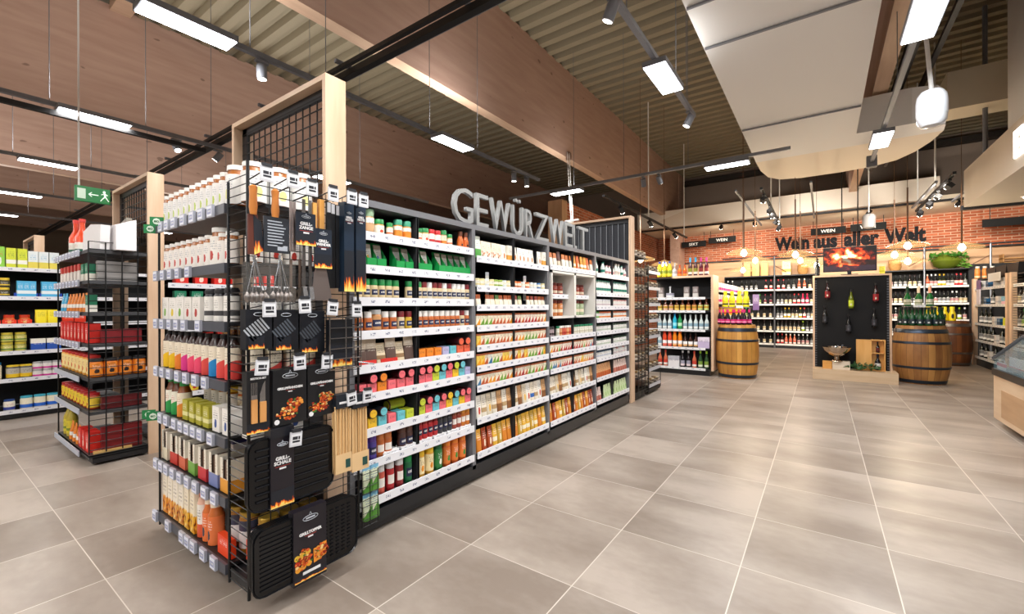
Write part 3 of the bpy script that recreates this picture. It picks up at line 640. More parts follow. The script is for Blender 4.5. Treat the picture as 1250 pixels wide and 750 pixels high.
shelf_row('+x', GX, rz_(0, 3), B1, B2, [iO, iO, iO, iO, iO, iO, iO, iO, iOr, iO], 'fourth shelf right half, ' + BN[0], 'spice shakers on the fourth shelf, right half')
brp = good('brp', g_pouch, .075, .15, .03, pack('#5b4740', '#c9b9a4', '#e8ded0', 'top'), lean=.05)
bwp = good('bwp', g_pouch, .07, .12, .04, pack('#d9c7a8', '#8a6a48', '#403020', 'band'), lean=.1)
shelf_row('+x', GX, rz_(0, 4), A1, A2, [It('dark brown spice pouch', 'spice_pouch', brp), It('dark brown spice pouch', 'spice_pouch', brp), It('pale spice pouch', 'spice_pouch', bwp), It('dark brown spice pouch', 'spice_pouch', brp), It('pale spice pouch', 'spice_pouch', bwp), It('dark brown spice pouch', 'spice_pouch', brp)], 'fifth shelf, ' + BN[0], 'pouches on the fifth shelf')
for yy in (1.45, 1.6): put('display_tray', good('rtray', g_carton, .12, .03, .03, mat('#d8322a', .5)), (GX - .01 - .015, yy + .05, rz_(0, 4)), pi / 2, 'low red display tray edge on the fifth shelf, ' + ('beside the mesh' if yy < 1.5 else 'farther along'), 'tray')
def cub(c, w=.058, h=.06): return good(('cub', c, w, h), g_carton, w, .07, h, pack(C[c], C[c], '#4a2a30', 'plain2'))
def tin(c, r=.026): return good(('tin', c, r), g_tin, r, .12, mat('#46181e' if c in ('pink', 'coral') else '#20262b', .35), pack(C[c], C[c], '#402028', 'blob', third=C[c]))
def tinrow(k, i, segs, where, grp):
    for (a, b, low, up) in segs:
        shelf_row('+x', GX, rz_(k, i), a, b, [It(f'{c} spice carton', 'spice_carton', cub(c), 'carton') if c else None for c in low], where, 'coloured cartons, ' + grp)
        shelf_row('+x', GX, rz_(k, i) + .06, a, b, [It(f'{c} lidded lying tin', 'spice_tin', tin(c), 'tin') if c else None for c in up], where, 'round tins on the cartons, ' + grp)
tinrow(0, 4, [(B1, B2, ['orange', 'orange', 'orange', 'lilac', 'cyan', 'coral', 'coral'], [None, None, None, None, None, 'coral', 'coral'])], 'fifth shelf, ' + BN[0], 'fifth shelf')
tinrow(0, 5, [(A1, A2, ['pink', 'pink', 'orange', 'pink', 'pink', 'pink'], [None, 'pink', 'orange', None, 'pink', 'pink']),], 'sixth shelf, ' + BN[0], 'sixth shelf, left half')
tinrow(0, 5, [(B1, B2, ['pink', 'pink', 'lime', 'cyan', 'pink', 'yellow', 'cyan', 'lilac'], ['pink', 'pink', 'lime', 'cyan', 'pink', 'lime', 'cyan', None])], 'sixth shelf right half, ' + BN[0], 'sixth shelf, right half')
tinrow(0, 6, [(A1, A2, ['orange', 'yellow', 'cyan', 'pink', 'cyan', 'lime'], ['orange', 'yellow', 'cyan', None, None, None])], 'seventh shelf, ' + BN[0], 'seventh shelf, left half')
tinrow(0, 6, [(B1, B2, ['lime', 'pink', 'cyan', 'pink', 'yellow', 'cyan', 'yellow', 'pink'], ['lime', 'pink', 'cyan', 'pink', 'yellow', 'cyan', 'pink', 'pink'])], 'seventh shelf right half, ' + BN[0], 'seventh shelf, right half')
A = Matrix.Rotation(0, 4, 'Z')
put('spice_tin', good('limetin', g_tin, .03, .11, pack('#a8b22c', '#8a9420', '#333', 'plain2'), mat('#a8b22c', .4)), (GX - .1, 1.76, rz_(0, 6) + .06), 0, 'lime tin lying sideways on the seventh shelf', 'tin')
def sh2(lid, body, ink='#fff', r=.027, h=.14): return good(('s2', lid, body, r, h), g_jar, r, h, mat(body, .35), mat(lid, .4), pack(body, '#1d2244' if body < '#8' or body == '#b8262a' else '#f0e8e0', ink, 'patch'), lidh=.26)
def tl(c): return None
P8 = [It('black shaker', 'spice_shaker', sh2('#1c1c20', '#24262a')), It('purple-lidded shaker', 'spice_shaker', sh2('#5b3a94', '#4a3a8c')), It('purple-lidded shaker', 'spice_shaker', sh2('#5b3a94', '#4a3a8c')), It('orange-brown shaker', 'spice_shaker', sh2('#c8743a', '#b8622c')), It('orange-brown shaker', 'spice_shaker', sh2('#c8743a', '#b8622c')), None, It('dark brown shaker', 'spice_shaker', sh2('#5a3a30', '#4c302a')), It('dark brown shaker', 'spice_shaker', sh2('#5a3a30', '#4c302a'))]
shelf_row('+x', GX, rz_(0, 7), A1 - .02, A2, P8, 'eighth shelf, ' + BN[0], 'large shakers, eighth shelf, left half')
rd, dk, rb, og = [sh2(*q, r=.022, h=.125) for q in (('#8a1c20', '#b8262a'), ('#2a2c30', '#3a3c40'), ('#8a4a30', '#9a4030'), ('#e0962a', '#c8742a'))]
shelf_row('+x', GX, rz_(0, 7) + .025, B1, B2, [It('red shaker', 'spice_shaker', rd)] * 4 + [It('black shaker', 'spice_shaker', dk)] * 3 + [It('red-brown shaker', 'spice_shaker', rb)] * 2 + [It('orange shaker', 'spice_shaker', og)] * 2, 'eighth shelf right half, ' + BN[0], 'small shakers, eighth shelf, right half')
for j, yy in enumerate((1.66, 1.79, 1.93, 2.06, 2.185, 2.31)):
    put('shelf_tray', good('wtray', g_carton, .115, .055, .024, pack('#f2f2f4', '#26346a', '#26346a', 'band')), (GX - .005 - .03, yy, rz_(0, 7)), pi / 2, f'white printed tray edge, {nth(j + 1)} of 6 from left, eighth shelf, {BN[0]}', 'tray', 'white shaker trays')
T9 = [sh2('#dcdcdc', c, r=.026, h=.175) for c in ('#22222a', '#3568b4', '#c85a4a', '#b02a30', '#8a2a2c')] + [sh2('#1d8a45', '#17653a', r=.026, h=.175)]
shelf_row('+x', GX, rz_(0, 8), A1, A2, [It(d, 'spice_shaker', q) for d, q in zip(('tall black white-capped shaker', 'tall blue white-capped shaker', 'tall coral white-capped shaker', 'tall red white-capped shaker', 'tall dark-red white-capped shaker', 'tall green shaker'), T9)], 'bottom shelf, ' + BN[0], 'tall shakers, bottom shelf')
Y9 = good('y9', g_jar, .031, .17, mat('#e9b03a', .35), mat(C['yellow'], .4), pack('#f4e2b0', '#e8901c', '#333', 'blob'), lidh=.2)
Q9 = good('q9', g_jar, .031, .17, mat('#2a7a3c', .35), mat(C['dkgreen'], .4), pack('#2f7d3c', '#f4f0e0', '#fff', 'blob'), lidh=.2)
O9 = good('o9', g_jar, .031, .17, mat('#d8642a', .35), mat('#e8822c', .4), pack('#e07a34', '#3a8a3c', '#fff', 'blob'), lidh=.2)
shelf_row('+x', GX, rz_(0, 8), B1, B2 - .03, [It('yellow-lidded broth jar', 'broth_jar', Y9), It('yellow-lidded broth jar', 'broth_jar', Y9), It('green broth jar', 'broth_jar', Q9), It('orange broth jar', 'broth_jar', O9), It('orange broth jar', 'broth_jar', O9), It('orange broth jar', 'broth_jar', O9)], 'bottom shelf, ' + BN[0], 'broth jars, bottom shelf')
# --- bays two to four: smaller goods, each one mesh
def fl(key, fn, *a, **k): return good(key, fn, *a, detail=False, **k)
def po(b, a, w=.062, h=.13, d=.03, st='band', ink='#403030'): return fl(('po', b, a, w, h, d, st), g_pouch, w, h, d, pack(b, a, ink, st), lean=.04)
def sc(b, a, w=.045, h=.092): return fl(('sc', b, a, w, h), g_carton, w, .012, h, pack(b, a, '#553', 'sachet', third='#b8623a'))
def lst(mk, seq, nm, cat, names): return [None if s is None else It(names[s], nm, mk[s], cat) for s in seq]
def fill(k, i, seg, items, half=''):
    y0, y1, rails = bays[k]; m = (y0 + y1) / 2 - .036
    a, b = {'l': (y0 + .03, m - .01), 'r': (m + .015, y1 - .042), 'f': (y0 + .03, y1 - .042)}[seg]
    lev = ORD[i] if i < len(rails) - 1 else 'bottom'
    side = {'l': ' left half', 'r': ' right half', 'f': ''}[seg]
    shelf_row('+x', GX, rz_(k, i), a, b, items, f'{lev} shelf{side}, {BN[k]}', f'goods on the {lev} shelf{side} of the {BN[k]}', jit=.004)
og_p, wh_p, bx = po('#f2e2c8', '#d8822a', st='photo'), po('#f2efe4', '#c87a3a', st='blob'), fl('wbx', g_carton, .06, .04, .13, pack('#eeeade', '#e0a040', '#334', 'low'))
grp_ = po('#e8efe0', '#4a9a3a', .075, .16, .04, 'low')
nm2 = {0: 'orange and white pouch', 1: 'white food pouch', 2: 'white carton', 3: 'tall green pouch'}; mk2 = {0: og_p, 1: wh_p, 2: bx, 3: grp_}
fill(1, 0, 'l', lst(mk2, [3, 0, 0, 0, 0, 1, 2], 'food_pouch', 'pouch', nm2)); fill(1, 0, 'r', lst(mk2, [1, 1, 1, 1, 1, None, 1, 2], 'food_pouch', 'pouch', nm2))
sj = [fl(('sj', c), g_jar, .024, .062, mat('#f1ead6', .4), mat(c, .4), pack('#f4efe0', c, '#445', 'band'), lidh=.22) for c in ('#e6d9a0', '#dfe6e8', '#9ab84a', '#e07a3a', '#4a80b8')]
nj = {0: 'small cream-lidded jar', 1: 'small white-lidded jar', 2: 'small lime-lidded jar', 3: 'small orange-lidded jar', 4: 'small blue-lidded jar'}
fill(1, 1, 'l', lst(sj, [0, 0, 1, 0, 2, 2, 1, 0], 'small_jar', 'jar', nj)); fill(1, 1, 'r', lst(sj, [3, 3, 1, 3, 1, 1, 4, 0], 'small_jar', 'jar', nj))
sp = [po(b, a, .05, .085, .022, 'top') for b, a in (('#f3ead8', '#c8622a'), ('#f3ead8', '#a83a2a'), ('#efe6c8', '#5a8a3a'))]
ns = {0: 'small orange-topped pouch', 1: 'small red-topped pouch', 2: 'small green-topped pouch'}
fill(1, 2, 'l', lst(sp, [0, None, 0, 0, 2, 0, 0, 0], 'small_pouch', 'pouch', ns)); fill(1, 2, 'r', lst(sp, [1, 2, None, 0, 1, 1, 0, 0], 'small_pouch', 'pouch', ns))
for k_, yy in ((1, 2.62), (1, 3.14)):
    for i_ in (1, 2):
        MB().box(-.002, -.02, 0, .002, .02, .07).obj('price_card', pack('#f4f4f2', '#dfe3ee', '#223', 'top'), loc=(GX - .06, yy, rz_(k_, i_) + .05), label=f'white price card clipped above the {ORD[i_]} shelf goods, {"left" if yy < 3 else "right"} half, second bay', cat='price card')
pal = [('#f3e6cf', '#c0582a'), ('#efe8cc', '#6a9e2a'), ('#f5edd8', '#e89a1c'), ('#f6e6d8', '#b01c22'), ('#e8e6dc', '#2f6f9a'), ('#f2d060', '#e89a10')]
sach2 = [sc(b, a) for b, a in pal]; nsac = {0: 'rust and cream sachet', 1: 'green and cream sachet', 2: 'orange and cream sachet', 3: 'red and cream sachet', 4: 'blue-grey sachet', 5: 'yellow sachet'}
seqs = {3: ([2, 1, 1, 1, 0, 0, 0, 0, 0, 2], [3, 3, 0, 3, 3, 3, 3, 0, 0, 2]), 4: ([5, 0, 1, 0, 0, 0, 0, 0, 0, 2], [0, 2, 2, 1, 1, 1, 1, 0, 0, 0]),
        5: ([5, 5, 0, 4, 1, 1, 0, 5, 5, 2], [0, 5, 0, 5, 1, 1, 1, 3, 1, 5]), 6: ([4, 0, 0, 2, 2, 0, 1, 1, 0, 2], [0, 0, 3, 0, 1, 1, 0, 1, 0, 1])}
for i, (a, b) in seqs.items():
    fill(1, i, 'l', lst(sach2, a, 'spice_sachet', 'sachet', nsac)); fill(1, i, 'r', lst(sach2, b, 'spice_sachet', 'sachet', nsac))
cl = [po(b, a, .06, .165, .035, st) for b, a, st in (('#e9e0d0', '#b89a70', 'band'), ('#f0ece2', '#c8442a', 'blob'), ('#e8ddc8', '#2b62b0', 'band'), ('#ddd0b8', '#e8b430', 'blob'), ('#cfa070', '#8a5a34', 'low'))]
nc = {0: 'beige baking pouch', 1: 'white baking pouch', 2: 'blue-banded pouch', 3: 'yellow-spot pouch', 4: 'brown baking pouch'}
fill(1, 7, 'l', lst(cl, [1, 0, 3, 0, 4, 0, 4], 'baking_pouch', 'pouch', nc)); fill(1, 7, 'r', lst(cl, [0, 4, 3, 1, 2, 0, 1, 4], 'baking_pouch', 'pouch', nc))
ob = [po(b, a, .056, .165, .034, st, '#fff') for b, a, st in (('#d8842a', '#f0b040', 'top'), ('#a8441c', '#f2e2c8', 'blob'), ('#e8b43a', '#f6ecd0', 'band'), ('#c8a03a', '#f4ead0', 'blob'))]
no = {0: 'orange herb pouch', 1: 'rust-red herb pouch', 2: 'golden herb pouch', 3: 'mustard herb pouch'}
fill(1, 8, 'l', lst(ob, [0, 1, 1, 2, 3, 0, 0], 'herb_pouch', 'pouch', no)); fill(1, 8, 'r', lst(ob, [0, 3, 2, 2, 3, 2, 0, 2], 'herb_pouch', 'pouch', no))
# third bay
op = [po(b, a, .06, h, .03, st) for b, a, h, st in (('#efe6d8', '#c8743a', .13, 'top'), ('#e8a03a', '#f6efe0', .145, 'band'), ('#5a3028', '#d8c8b0', .15, 'low'), ('#d8662a', '#fff0d8', .145, 'blob'))]
n3 = {0: 'cream nut pouch', 1: 'orange nut pouch', 2: 'dark nut pouch', 3: 'red-orange nut pouch'}
fill(2, 0, 'f', lst(op, [0, 0, 2, 0, 0, 0, 1, 3, 1, 1, 3, 0], 'nut_pouch', 'pouch', n3))
sj3 = [fl(('sj3', c), g_jar, .02, .1, mat(b, .35), mat(c, .4), pack(l, b, '#333', 'band'), lidh=.2) for c, b, l in (('#2a2a2c', '#3a2a2a', '#b9a4a8'), ('#e8e8e4', '#c8703a', '#e9b080'), ('#1f7f5a', '#d8d0b8', '#f0ece0'), ('#d8d8d0', '#b8322a', '#d86a50'))]
n33 = {0: 'dark slim jar', 1: 'white-lidded amber jar', 2: 'green-lidded pale jar', 3: 'white-lidded red jar'}
fill(2, 1, 'l', lst(sj3, [0, 0, None, 2, 1, 3, 3, 1, 3], 'slim_jar', 'jar', n33)); fill(2, 1, 'r', lst(sj3, [2] * 9, 'slim_jar', 'jar', n33))
fill(2, 2, 'l', lst(sach2, [2, 0, 0, 1, 3, 3, 3, 3, 3], 'spice_sachet', 'sachet', nsac)); fill(2, 2, 'r', lst(sach2, [3, 3, 3, 0, 1, 0, 3, 4, 3], 'spice_sachet', 'sachet', nsac))
fill(2, 3, 'l', lst(sach2, [1, 4, 4, 0, 4, 0, 3, 3, 3, 3], 'spice_sachet', 'sachet', nsac)); fill(2, 3, 'r', lst(sach2, [0, 0, 0, 2, 5, 2, 2, 0, 0, 0], 'spice_sachet', 'sachet', nsac))
fill(2, 4, 'l', lst(cl, [0, 0, 3, 4, 0, 0, 1], 'baking_pouch', 'pouch', nc)); fill(2, 4, 'r', lst(cl, [4, 0, 3, 0, 1, 0, 4], 'baking_pouch', 'pouch', nc))
fill(2, 5, 'l', lst(ob, [0, 1, 0, 2, 3, 1, 0], 'herb_pouch', 'pouch', no)); fill(2, 5, 'r', lst(ob, [1, 0, 3, 0, 1, 0, 1, 1], 'herb_pouch', 'pouch', no))
# white framed double niche in the third bay
z0, z1 = 1.16, 1.612
nf = empty('display_niche', (GX, 3.482, z0), label='white framed double display niche in the third spice bay', cat='display niche')
H = z1 - z0 - .004; Wn = .955; wm = mat('#e4e2dc', .45)
for a_ in (0, .47):
    b_ = a_ + .47
    m = MB().box(-.33, a_, 0, .012, b_, .02).box(-.33, a_, H - .02, .012, b_, H).box(-.33, a_, 0, .012, a_ + .02, H).box(-.33, b_ - .02, 0, .012, b_, H).box(-.34, a_, 0, -.33, b_, H)
    m.obj('white_frame', wm, nf)
    MB().box(-.32, a_ + .03, H - .12, -.3, b_ - .03, H - .025).obj('header_card', pack('#e9dfd0', '#c8322a', '#333', 'blob'), nf)
    s_ = MB().box(-.32, a_ + .02, .2, -.06, b_ - .02, .215).obj('shelf_board', wm, nf); MB().box(-.06, a_ + .02, .19, -.055, b_ - .02, .235).obj('price_rail', M_rail_w, s_)
for q, (ya, side) in enumerate(((3.5, 'left'), (3.975, 'right'))):
    for r_, zz, col_, nmm in ((0, z0 + .215, '#a8402a', 'red'), (1, z0 + .02, '#c87a3a' if q == 0 else '#a8b890', 'amber' if q == 0 else 'pale green')):
        G = fl(('nj', col_), g_jar, .043, .13 if r_ == 0 else .155, mat(col_, .35), mat('#6a2a20', .4), pack(col_, '#f0e0c8', '#fff', 'band'), lidh=.2)
        for c_ in range(3):
            put('niche_jar', G, (GX - .11, ya + .095 + c_ * .115, zz), pi / 2, f'{nmm} jar, {nth(c_ + 1)} of 3 from left, {["upper", "lower"][r_]} level, {side} white niche', 'jar', f'{nmm} jars in the {side} niche')
# fourth bay
tb = [fl(('tb', c, h), g_bottle, .026, h, mat('#e9efe9', .3), mat(c, .4), pack('#f2f2ec', c, '#345', 'band'), sh=.6, nr=.5) for c, h in (('#1d7f6a', .15), ('#e0a0a0', .12), ('#d8c8b8', .16))]
n4 = {0: 'teal-capped white bottle', 1: 'pink-capped white bottle', 2: 'cream-capped bottle'}
fill(3, 0, 'f', lst(tb, [0, None, 0, 1, 1, 1, 2, 2, 0, 1], 'small_bottle', 'bottle', n4))
fill(3, 1, 'l', lst(tb, [0] * 8, 'small_bottle', 'bottle', n4)); fill(3, 1, 'r', lst(tb, [0] * 8, 'small_bottle', 'bottle', n4))
wj = [fl(('wj', c), g_jar, .022, .085, mat('#f0eeea', .4), mat(c, .4), pack('#f4f2ee', b, '#446', 'band'), lidh=.2) for c, b in (('#e8e8ec', '#d8c8cc'), ('#4a9a3a', '#6ab04a'), ('#d8662a', '#e88a3a'), ('#22402e', '#c8d0c0'), ('#2a4a6a', '#c8ccd8'), ('#e0a4a0', '#f0dcd8'))]
n5 = {0: 'small white jar', 1: 'small green jar', 2: 'small orange jar', 3: 'dark-green-lidded white jar', 4: 'navy-lidded white jar', 5: 'pink-lidded white jar'}
for i, l, r in ((2, [0] * 7, [5] * 8), (3, [1, 1, 2, 2, 2, 2, 2, 2], [2] * 8), (4, [3] * 8, [3] * 8), (5, [3] * 8, [3] * 8), (6, [4] * 8, [0, 0, 5, 0, 0, 5, 0])):
    fill(3, i, 'l', lst(wj, l, 'small_jar', 'jar', n5)); fill(3, i, 'r', lst(wj, r, 'small_jar', 'jar', n5))
gb = [po(b, a, .06, .15, .034, st) for b, a, st in (('#d8a070', '#b85a2a', 'low'), ('#cfe0b0', '#8ab85a', 'blob'), ('#e0c8c0', '#b86a5a', 'low'))]
n6 = {0: 'orange snack bag', 1: 'pale green herb bag', 2: 'pink-brown snack bag'}
fill(3, 7, 'l', lst(gb, [0] * 7, 'snack_bag', 'bag', n6)); fill(3, 7, 'r', lst(gb, [2] * 7, 'snack_bag', 'bag', n6))
fill(3, 8, 'l', lst(gb, [2, 2, None, 1, 1, 1], 'snack_bag', 'bag', n6)); fill(3, 8, 'r', lst(gb, [1] * 6, 'snack_bag', 'bag', n6))
# GEWÜRZ WELT letters standing on the top panel
lm = mat('#8f9191', .5)
lets = [('G', 556, 580), ('E', 584, 600), ('W', 602, 626), ('Ü', 628, 640), ('R', 644, 656), ('Z', 656, 674), ('W', 674, 690), ('E', 692, 702), ('L', 703, 706), ('T', 708, 716)]
pos = []
for ch, u0, u1 in lets: pos.append((on_x(u0, 280, GX)[1], on_x(u1, 290, GX)[1]))
seen = {}
LH = .262
for (ch, u0, u1), (ya, yb) in zip(lets, pos):
    seen[ch] = seen.get(ch, 0) + 1; amb = ch in 'EW'
    lab = f'large grey metal letter {ch} standing on the spice gondola' + ((', the ' + ('first' if seen[ch] == 1 else 'second') + f' {ch}') if amb else '')
    o = text('sign_letter', ch, 1.0, lm, depth=.014, bold=-.004, label=lab, cat='letter')
    xs = [v.co.x for v in o.data.vertices]; ys = [v.co.y for v in o.data.vertices if True]
    x0_, x1_ = min(xs), max(xs); capH = .73
    w_ = {'G': .27, 'E': .2, 'W': .37, 'Ü': .24, 'R': .24, 'Z': .23, 'L': .19, 'T': .23}[ch]
    nx_ = [p_[0] for p_ in pos if p_[0] > ya + .01]; w_ = min(w_, (min(nx_) - ya - .035) if nx_ else w_)
    for v in o.data.vertices:
        v.co.x = (v.co.x - x0_) / (x1_ - x0_) * w_; v.co.y = max(v.co.y, -.0) / capH * LH
    o.matrix_world = FX(GX - .03, ya, 1.867)
# ================================================================ TIMBER PORTALS
def portal(x0, x1, y0, y1, z, label, solid=False, zb=1.87):
    o = empty('timber_portal', (x0, y0, 0), label=label, cat='portal'); W = x1 - x0; D = y1 - y0; t = .028
    MB().box(0, 0, 0, t, D, z).obj('post', M_oak, o); MB().box(W - t, 0, 0, W, D, z).obj('post', M_oak, o)
    MB().box(t, 0, z - t, W - t, D, z).obj('top_board', M_oakx, o)
    f = MB().box(t, D * .45, z - t - .05, W - t, D * .62, z - t).box(t, D * .45, .1, t + .06, D * .62, z - t).box(W - t - .02, D * .45, .1, W - t, D * .62, z - t)
    f.obj('metal_frame', mat('#1d1f24', .4), o)
    g = MB()
    n = 14 if not solid else 12
    for i in range(1, n): g.bar((t + (W - 2 * t) * i / n, D * .5, zb), (t + (W - 2 * t) * i / n, D * .5, z - t), .006)
    for i in range(0, 9 if not solid else 1): g.bar((t, D * .5 - .005, zb + (z - zb) * i / 9), (W - t, D * .5 - .005, zb + (z - zb) * i / 9), .005)
    g.obj('wire_grid', M_wire if not solid else mat('#8a8f96', .4, .4), o)
    if solid: MB().box(t, D * .6, .15, W - t, D * .7, z - t).obj('dark_panel', mat('#23262e', .6), o)
    return o
portal(-3.11, -2.04, 1.246, 1.362, 2.46, 'tall timber portal framing a wire grid behind the tool display')
portal(-5.86, -4.77, 1.246, 1.362, 2.46, 'timber portal above the second end display with ketchup bottles')
portal(-11.4, -10.33, 1.246, 1.362, 2.46, 'small timber portal above the farthest shelf row on the left')
portal(-3.11, -2.04, 5.56, 5.70, 2.47, 'timber portal with dark panel at the far gondola end', True)
# ================================================================ END DISPLAY OF THE SPICE GONDOLA
EY = .86; EX0, EX1 = -3.13, -2.03
ec = empty('end_display', (EX0, EY, 0), label='black end display with food shelves facing the left aisle', cat='shelf')
W = EX1 - EX0; D = 1.24 - EY
MB().box(.02, .02, .03, W - .0, D, .075).obj('plinth', mat('#1a1b1e', .4), ec)
for x_ in (.02, W * .5): MB().tube((x_, D - .02, .0), (x_, D - .02, 1.84), .008).obj('post', M_wire, ec)
MB().tube((.035, .0, .03), (.035, .0, 1.78), .006).obj('post', M_wire, ec)
ES = [1.745, 1.475, 1.205, .935, .677, .407, .105]
tagf = pack('#e9ecf8', '#9aa3c8', '#2a2f55', 'patch', third='#dfe3f2')
def ptag(parent, x, y, z, k=0, w=.062, h=.056, facing='-y', tilt=True):
    o = MB().prism([(-w / 2, -.006), (w / 2, -.006), (w / 2, .006), (-w / 2, .006)], 0, h).obj('price_tag', mat('#b4b8c6', .4), parent, loc=(x, y, z), rz={'-y': 0, '+x': pi / 2, '-x': -pi / 2}[facing])
    d = MB().box(-w * .42, -.0075, h * .08, w * .42, -.006, h * .92).obj('display_face', tagf, o)
    return o
n_tags = [(.12, .22, .33, .47, .60, .72, .84), (.03, .15, .27, .39, .54), (.03, .14, .26, .37, .48, .68), (.03, .14, .25, .38, .50, .63, .76), (.1, .2, .33, .43, .52, .61, .70, .83), (.02, .11, .20, .30, .41, .52, .63, .75, .87), (.0, .22, .44, .52, .60, .73, .86)]
for i, z in enumerate(ES):
    s = MB().box(0.02, .0, z - .018, W - .17, D, z - .002).box(W - .17, .1, z - .018, W - .02, D, z - .002).obj('shelf_board', mat('#151619', .45), ec)
    MB().box(0.0, -.012, z - .045, W - .17, .0, z - .0).obj('price_rail', mat('#4b4e56', .4), s)
    for t in n_tags[i]: ptag(s, .02 + t * .93, -.018, z - .05)
for i, t in ((0, -.03), (0, .075), (4, -.07), (4, .005)):
    o = MB().box(-.032, -.002, -.025, .032, .002, .025).obj('promotion_flag', mat('#128044', .5), ec, loc=(.03 + t, -.03, ES[i] - .02 + (.03 if t > 0 and i == 0 else 0)), label='green flag with a pale organic mark', rz=.95)
    MB().lathe([(.018, 0), (.018, .001)], 8, ax=Matrix.Translation((0, -.0025, 0)) @ Matrix.Rotation(pi / 2, 4, 'X')).obj('organic_mark', mat('#dff0e0', .5), o)
    tt = text('mark_lettering', 'BIO', .014, mat('#1a6a3a', .5), depth=.0003, bold=.0006); tt.parent = o; tt.matrix_basis = FY(0, -.0042, -.005)
# narrow front grid and long side grid
gb = MB(); x0 = W - .155; x1 = W + .035
gb.tube((x0, 0, .03), (x0, 0, 1.84), .006); gb.tube((x1, 0, .02), (x1, 0, 1.90), .007)
for k in range(47):
    z = .05 + k * .039; gb.tube((x0, 0, z), (x1, 0, z), .0025, 4)
gb.obj('front_grid', M_wire, ec, label='narrow black wire grid beside the shelf fronts')
sg = MB(); y1 = 1.40 - EY
sg.tube((x1, y1, .1), (x1, y1, 1.84), .006)
for k in range(0, 46):
    z = .05 + k * .039
    if z > .08: sg.tube((x1, 0, z), (x1, y1, z), .0022, 4)
for k in range(1, 6): sg.tube((x1, y1 * k / 6, .05), (x1, y1 * k / 6, 1.83), .0025, 4)
sg.obj('side_grid', M_wire, ec, label='black wire grid carrying the grill tools')
NM = 'end display'
def elab(i): return (ORD[i] if i < 6 else 'bottom') + ' shelf, end display'
def erow(i, a, b, items, back=0.0, dz=0, extra=''): return shelf_row('-y', EY, ES[i] + dz, a, b, [None if q is None else It(q.desc, q.name, q.G, q.cat, 0, back) for q in items], (extra + elab(i)) if extra else elab(i), f'{extra}goods on the {elab(i)}')
amb = '#a8642a'
def wb(r, h, acc, cap='#f1f0ec', body='#f2f1ee'): return good(('wb', r, h, acc, cap, body), g_bottle, r, h, mat(amb, .3), mat(cap, .4), pack(body, acc, '#8a94a0', 'blob'), sh=.74, nr=.74, lz=(.02, .76), caph=.12)
b1, b2, b3 = wb(.03, .165, '#b9cf3a'), wb(.034, .17, '#dfe8b0'), wb(.052, .185, '#e8e49a')
erow(0, -3.1, -2.20, [It('white supplement bottle', 'supplement_bottle', b1)] * 11 + [It('wide white supplement tub', 'supplement_tub', b3, 'tub')])
r1, r2_, r3 = wb(.036, .155, '#c0392f', body='#f1ece6'), wb(.03, .15, '#c8504a', body='#f1ece6'), wb(.058, .185, '#b8382e', body='#f3efe8')
erow(1, -3.1, -2.21, [It('cream bottle with red fruit', 'supplement_bottle', r1)] * 8 + [It('wide cream tub with red fruit', 'supplement_tub', r3, 'tub')] + [It('slim cream fruit bottle', 'supplement_bottle', r2_)] * 2)
c1 = good('tea', g_carton, .1, .06, .125, pack('#f3f0ea', '#7fb24a', '#9a9a8a', 'blob')); c2_ = good('tea2', g_carton, .1, .06, .12, pack('#f3f0ea', '#e8cc2a', '#9a9a8a', 'blob')); c3_ = good('tea3', g_carton, .1, .06, .12, pack('#f1ede6', '#b83a30', '#9a9a8a', 'blob'))
bt = good('tb3', g_bottle, .034, .15, mat('#26262a', .3), mat('#26262a', .4), pack('#efece6', '#4a4a4c', '#888', 'band'), sh=.8, nr=.8, lz=(.0, .8), caph=.1)
erow(2, -3.1, -2.21, [It('white carton with green leaf', 'supplement_carton', c1, 'carton'), It('white carton with yellow flower', 'supplement_carton', c2_, 'carton'), It('white carton with green leaf', 'supplement_carton', c1, 'carton'), It('white carton with red berry', 'supplement_carton', c3_, 'carton'), It('white carton with red berry', 'supplement_carton', c3_, 'carton'), It('cream bottle with dark cap', 'supplement_bottle', bt), It('cream bottle with dark cap', 'supplement_bottle', bt), It('cream bottle with dark cap', 'supplement_bottle', bt)])
dr = {n: good(('dr', n), g_bottle, .034, .205, mat('#3a2420', .25), mat('#26262a', .4), pack('#efe4cf', c, '#9a8a70', 'diag'), sh=.72, nr=.45, lz=(.0, .72), caph=.12) for n, c in (('yellow', '#f2c21c'), ('orange', '#e8802a'), ('pink', '#e0368a'), ('rose', '#ee4a70'), ('red', '#e04a44'), ('blue', '#1f86c8'))}
erow(3, -3.12, -2.21, [It(f'cream dressing bottle, {n} label', 'dressing_bottle', dr[n]) for n in ('yellow', 'yellow', 'orange', 'pink', 'rose', 'rose', 'red', 'blue', 'red', 'red')])
fz = good('foodcard', g_carton, .17, .02, .07, pack('#e8e0d0', '#e8902a', '#333', 'photo', third='#ffc23a'))
for j in range(4): put('food_carton', fz, (-3.0 + j * .23, 1.185, ES[3] + .172), 0, f'low carton with food photo, {nth(j + 1)} of 4 from left, behind the dressing bottles', 'carton', 'low cartons behind the dressing bottles')
for j in range(4): put('stacked_carton', good('stk', g_carton, .17, .05, .17, mat('#2a2422', .6)), (-3.0 + j * .23, 1.175, ES[3]), 0, f'dark carton supporting a food-photo carton, {nth(j + 1)} of 4 from left', 'carton', 'dark cartons behind the dressing bottles')
sa_ = good('sauce1', g_bottle, .033, .2, mat('#6a3a20', .25), mat('#2a9a4a', .4), pack('#f0ecdc', '#2a9a4a', '#c33', 'diag'), sh=.62, nr=.55, lz=(.0, .64), caph=.14)
sb_ = good('sauce2', g_bottle, .035, .19, mat('#8a4a1c', .25), mat('#2a9a4a', .4), pack('#f0e4cc', '#e08a2a', '#a63', 'diag'), sh=.66, nr=.55, lz=(.0, .68), caph=.14)
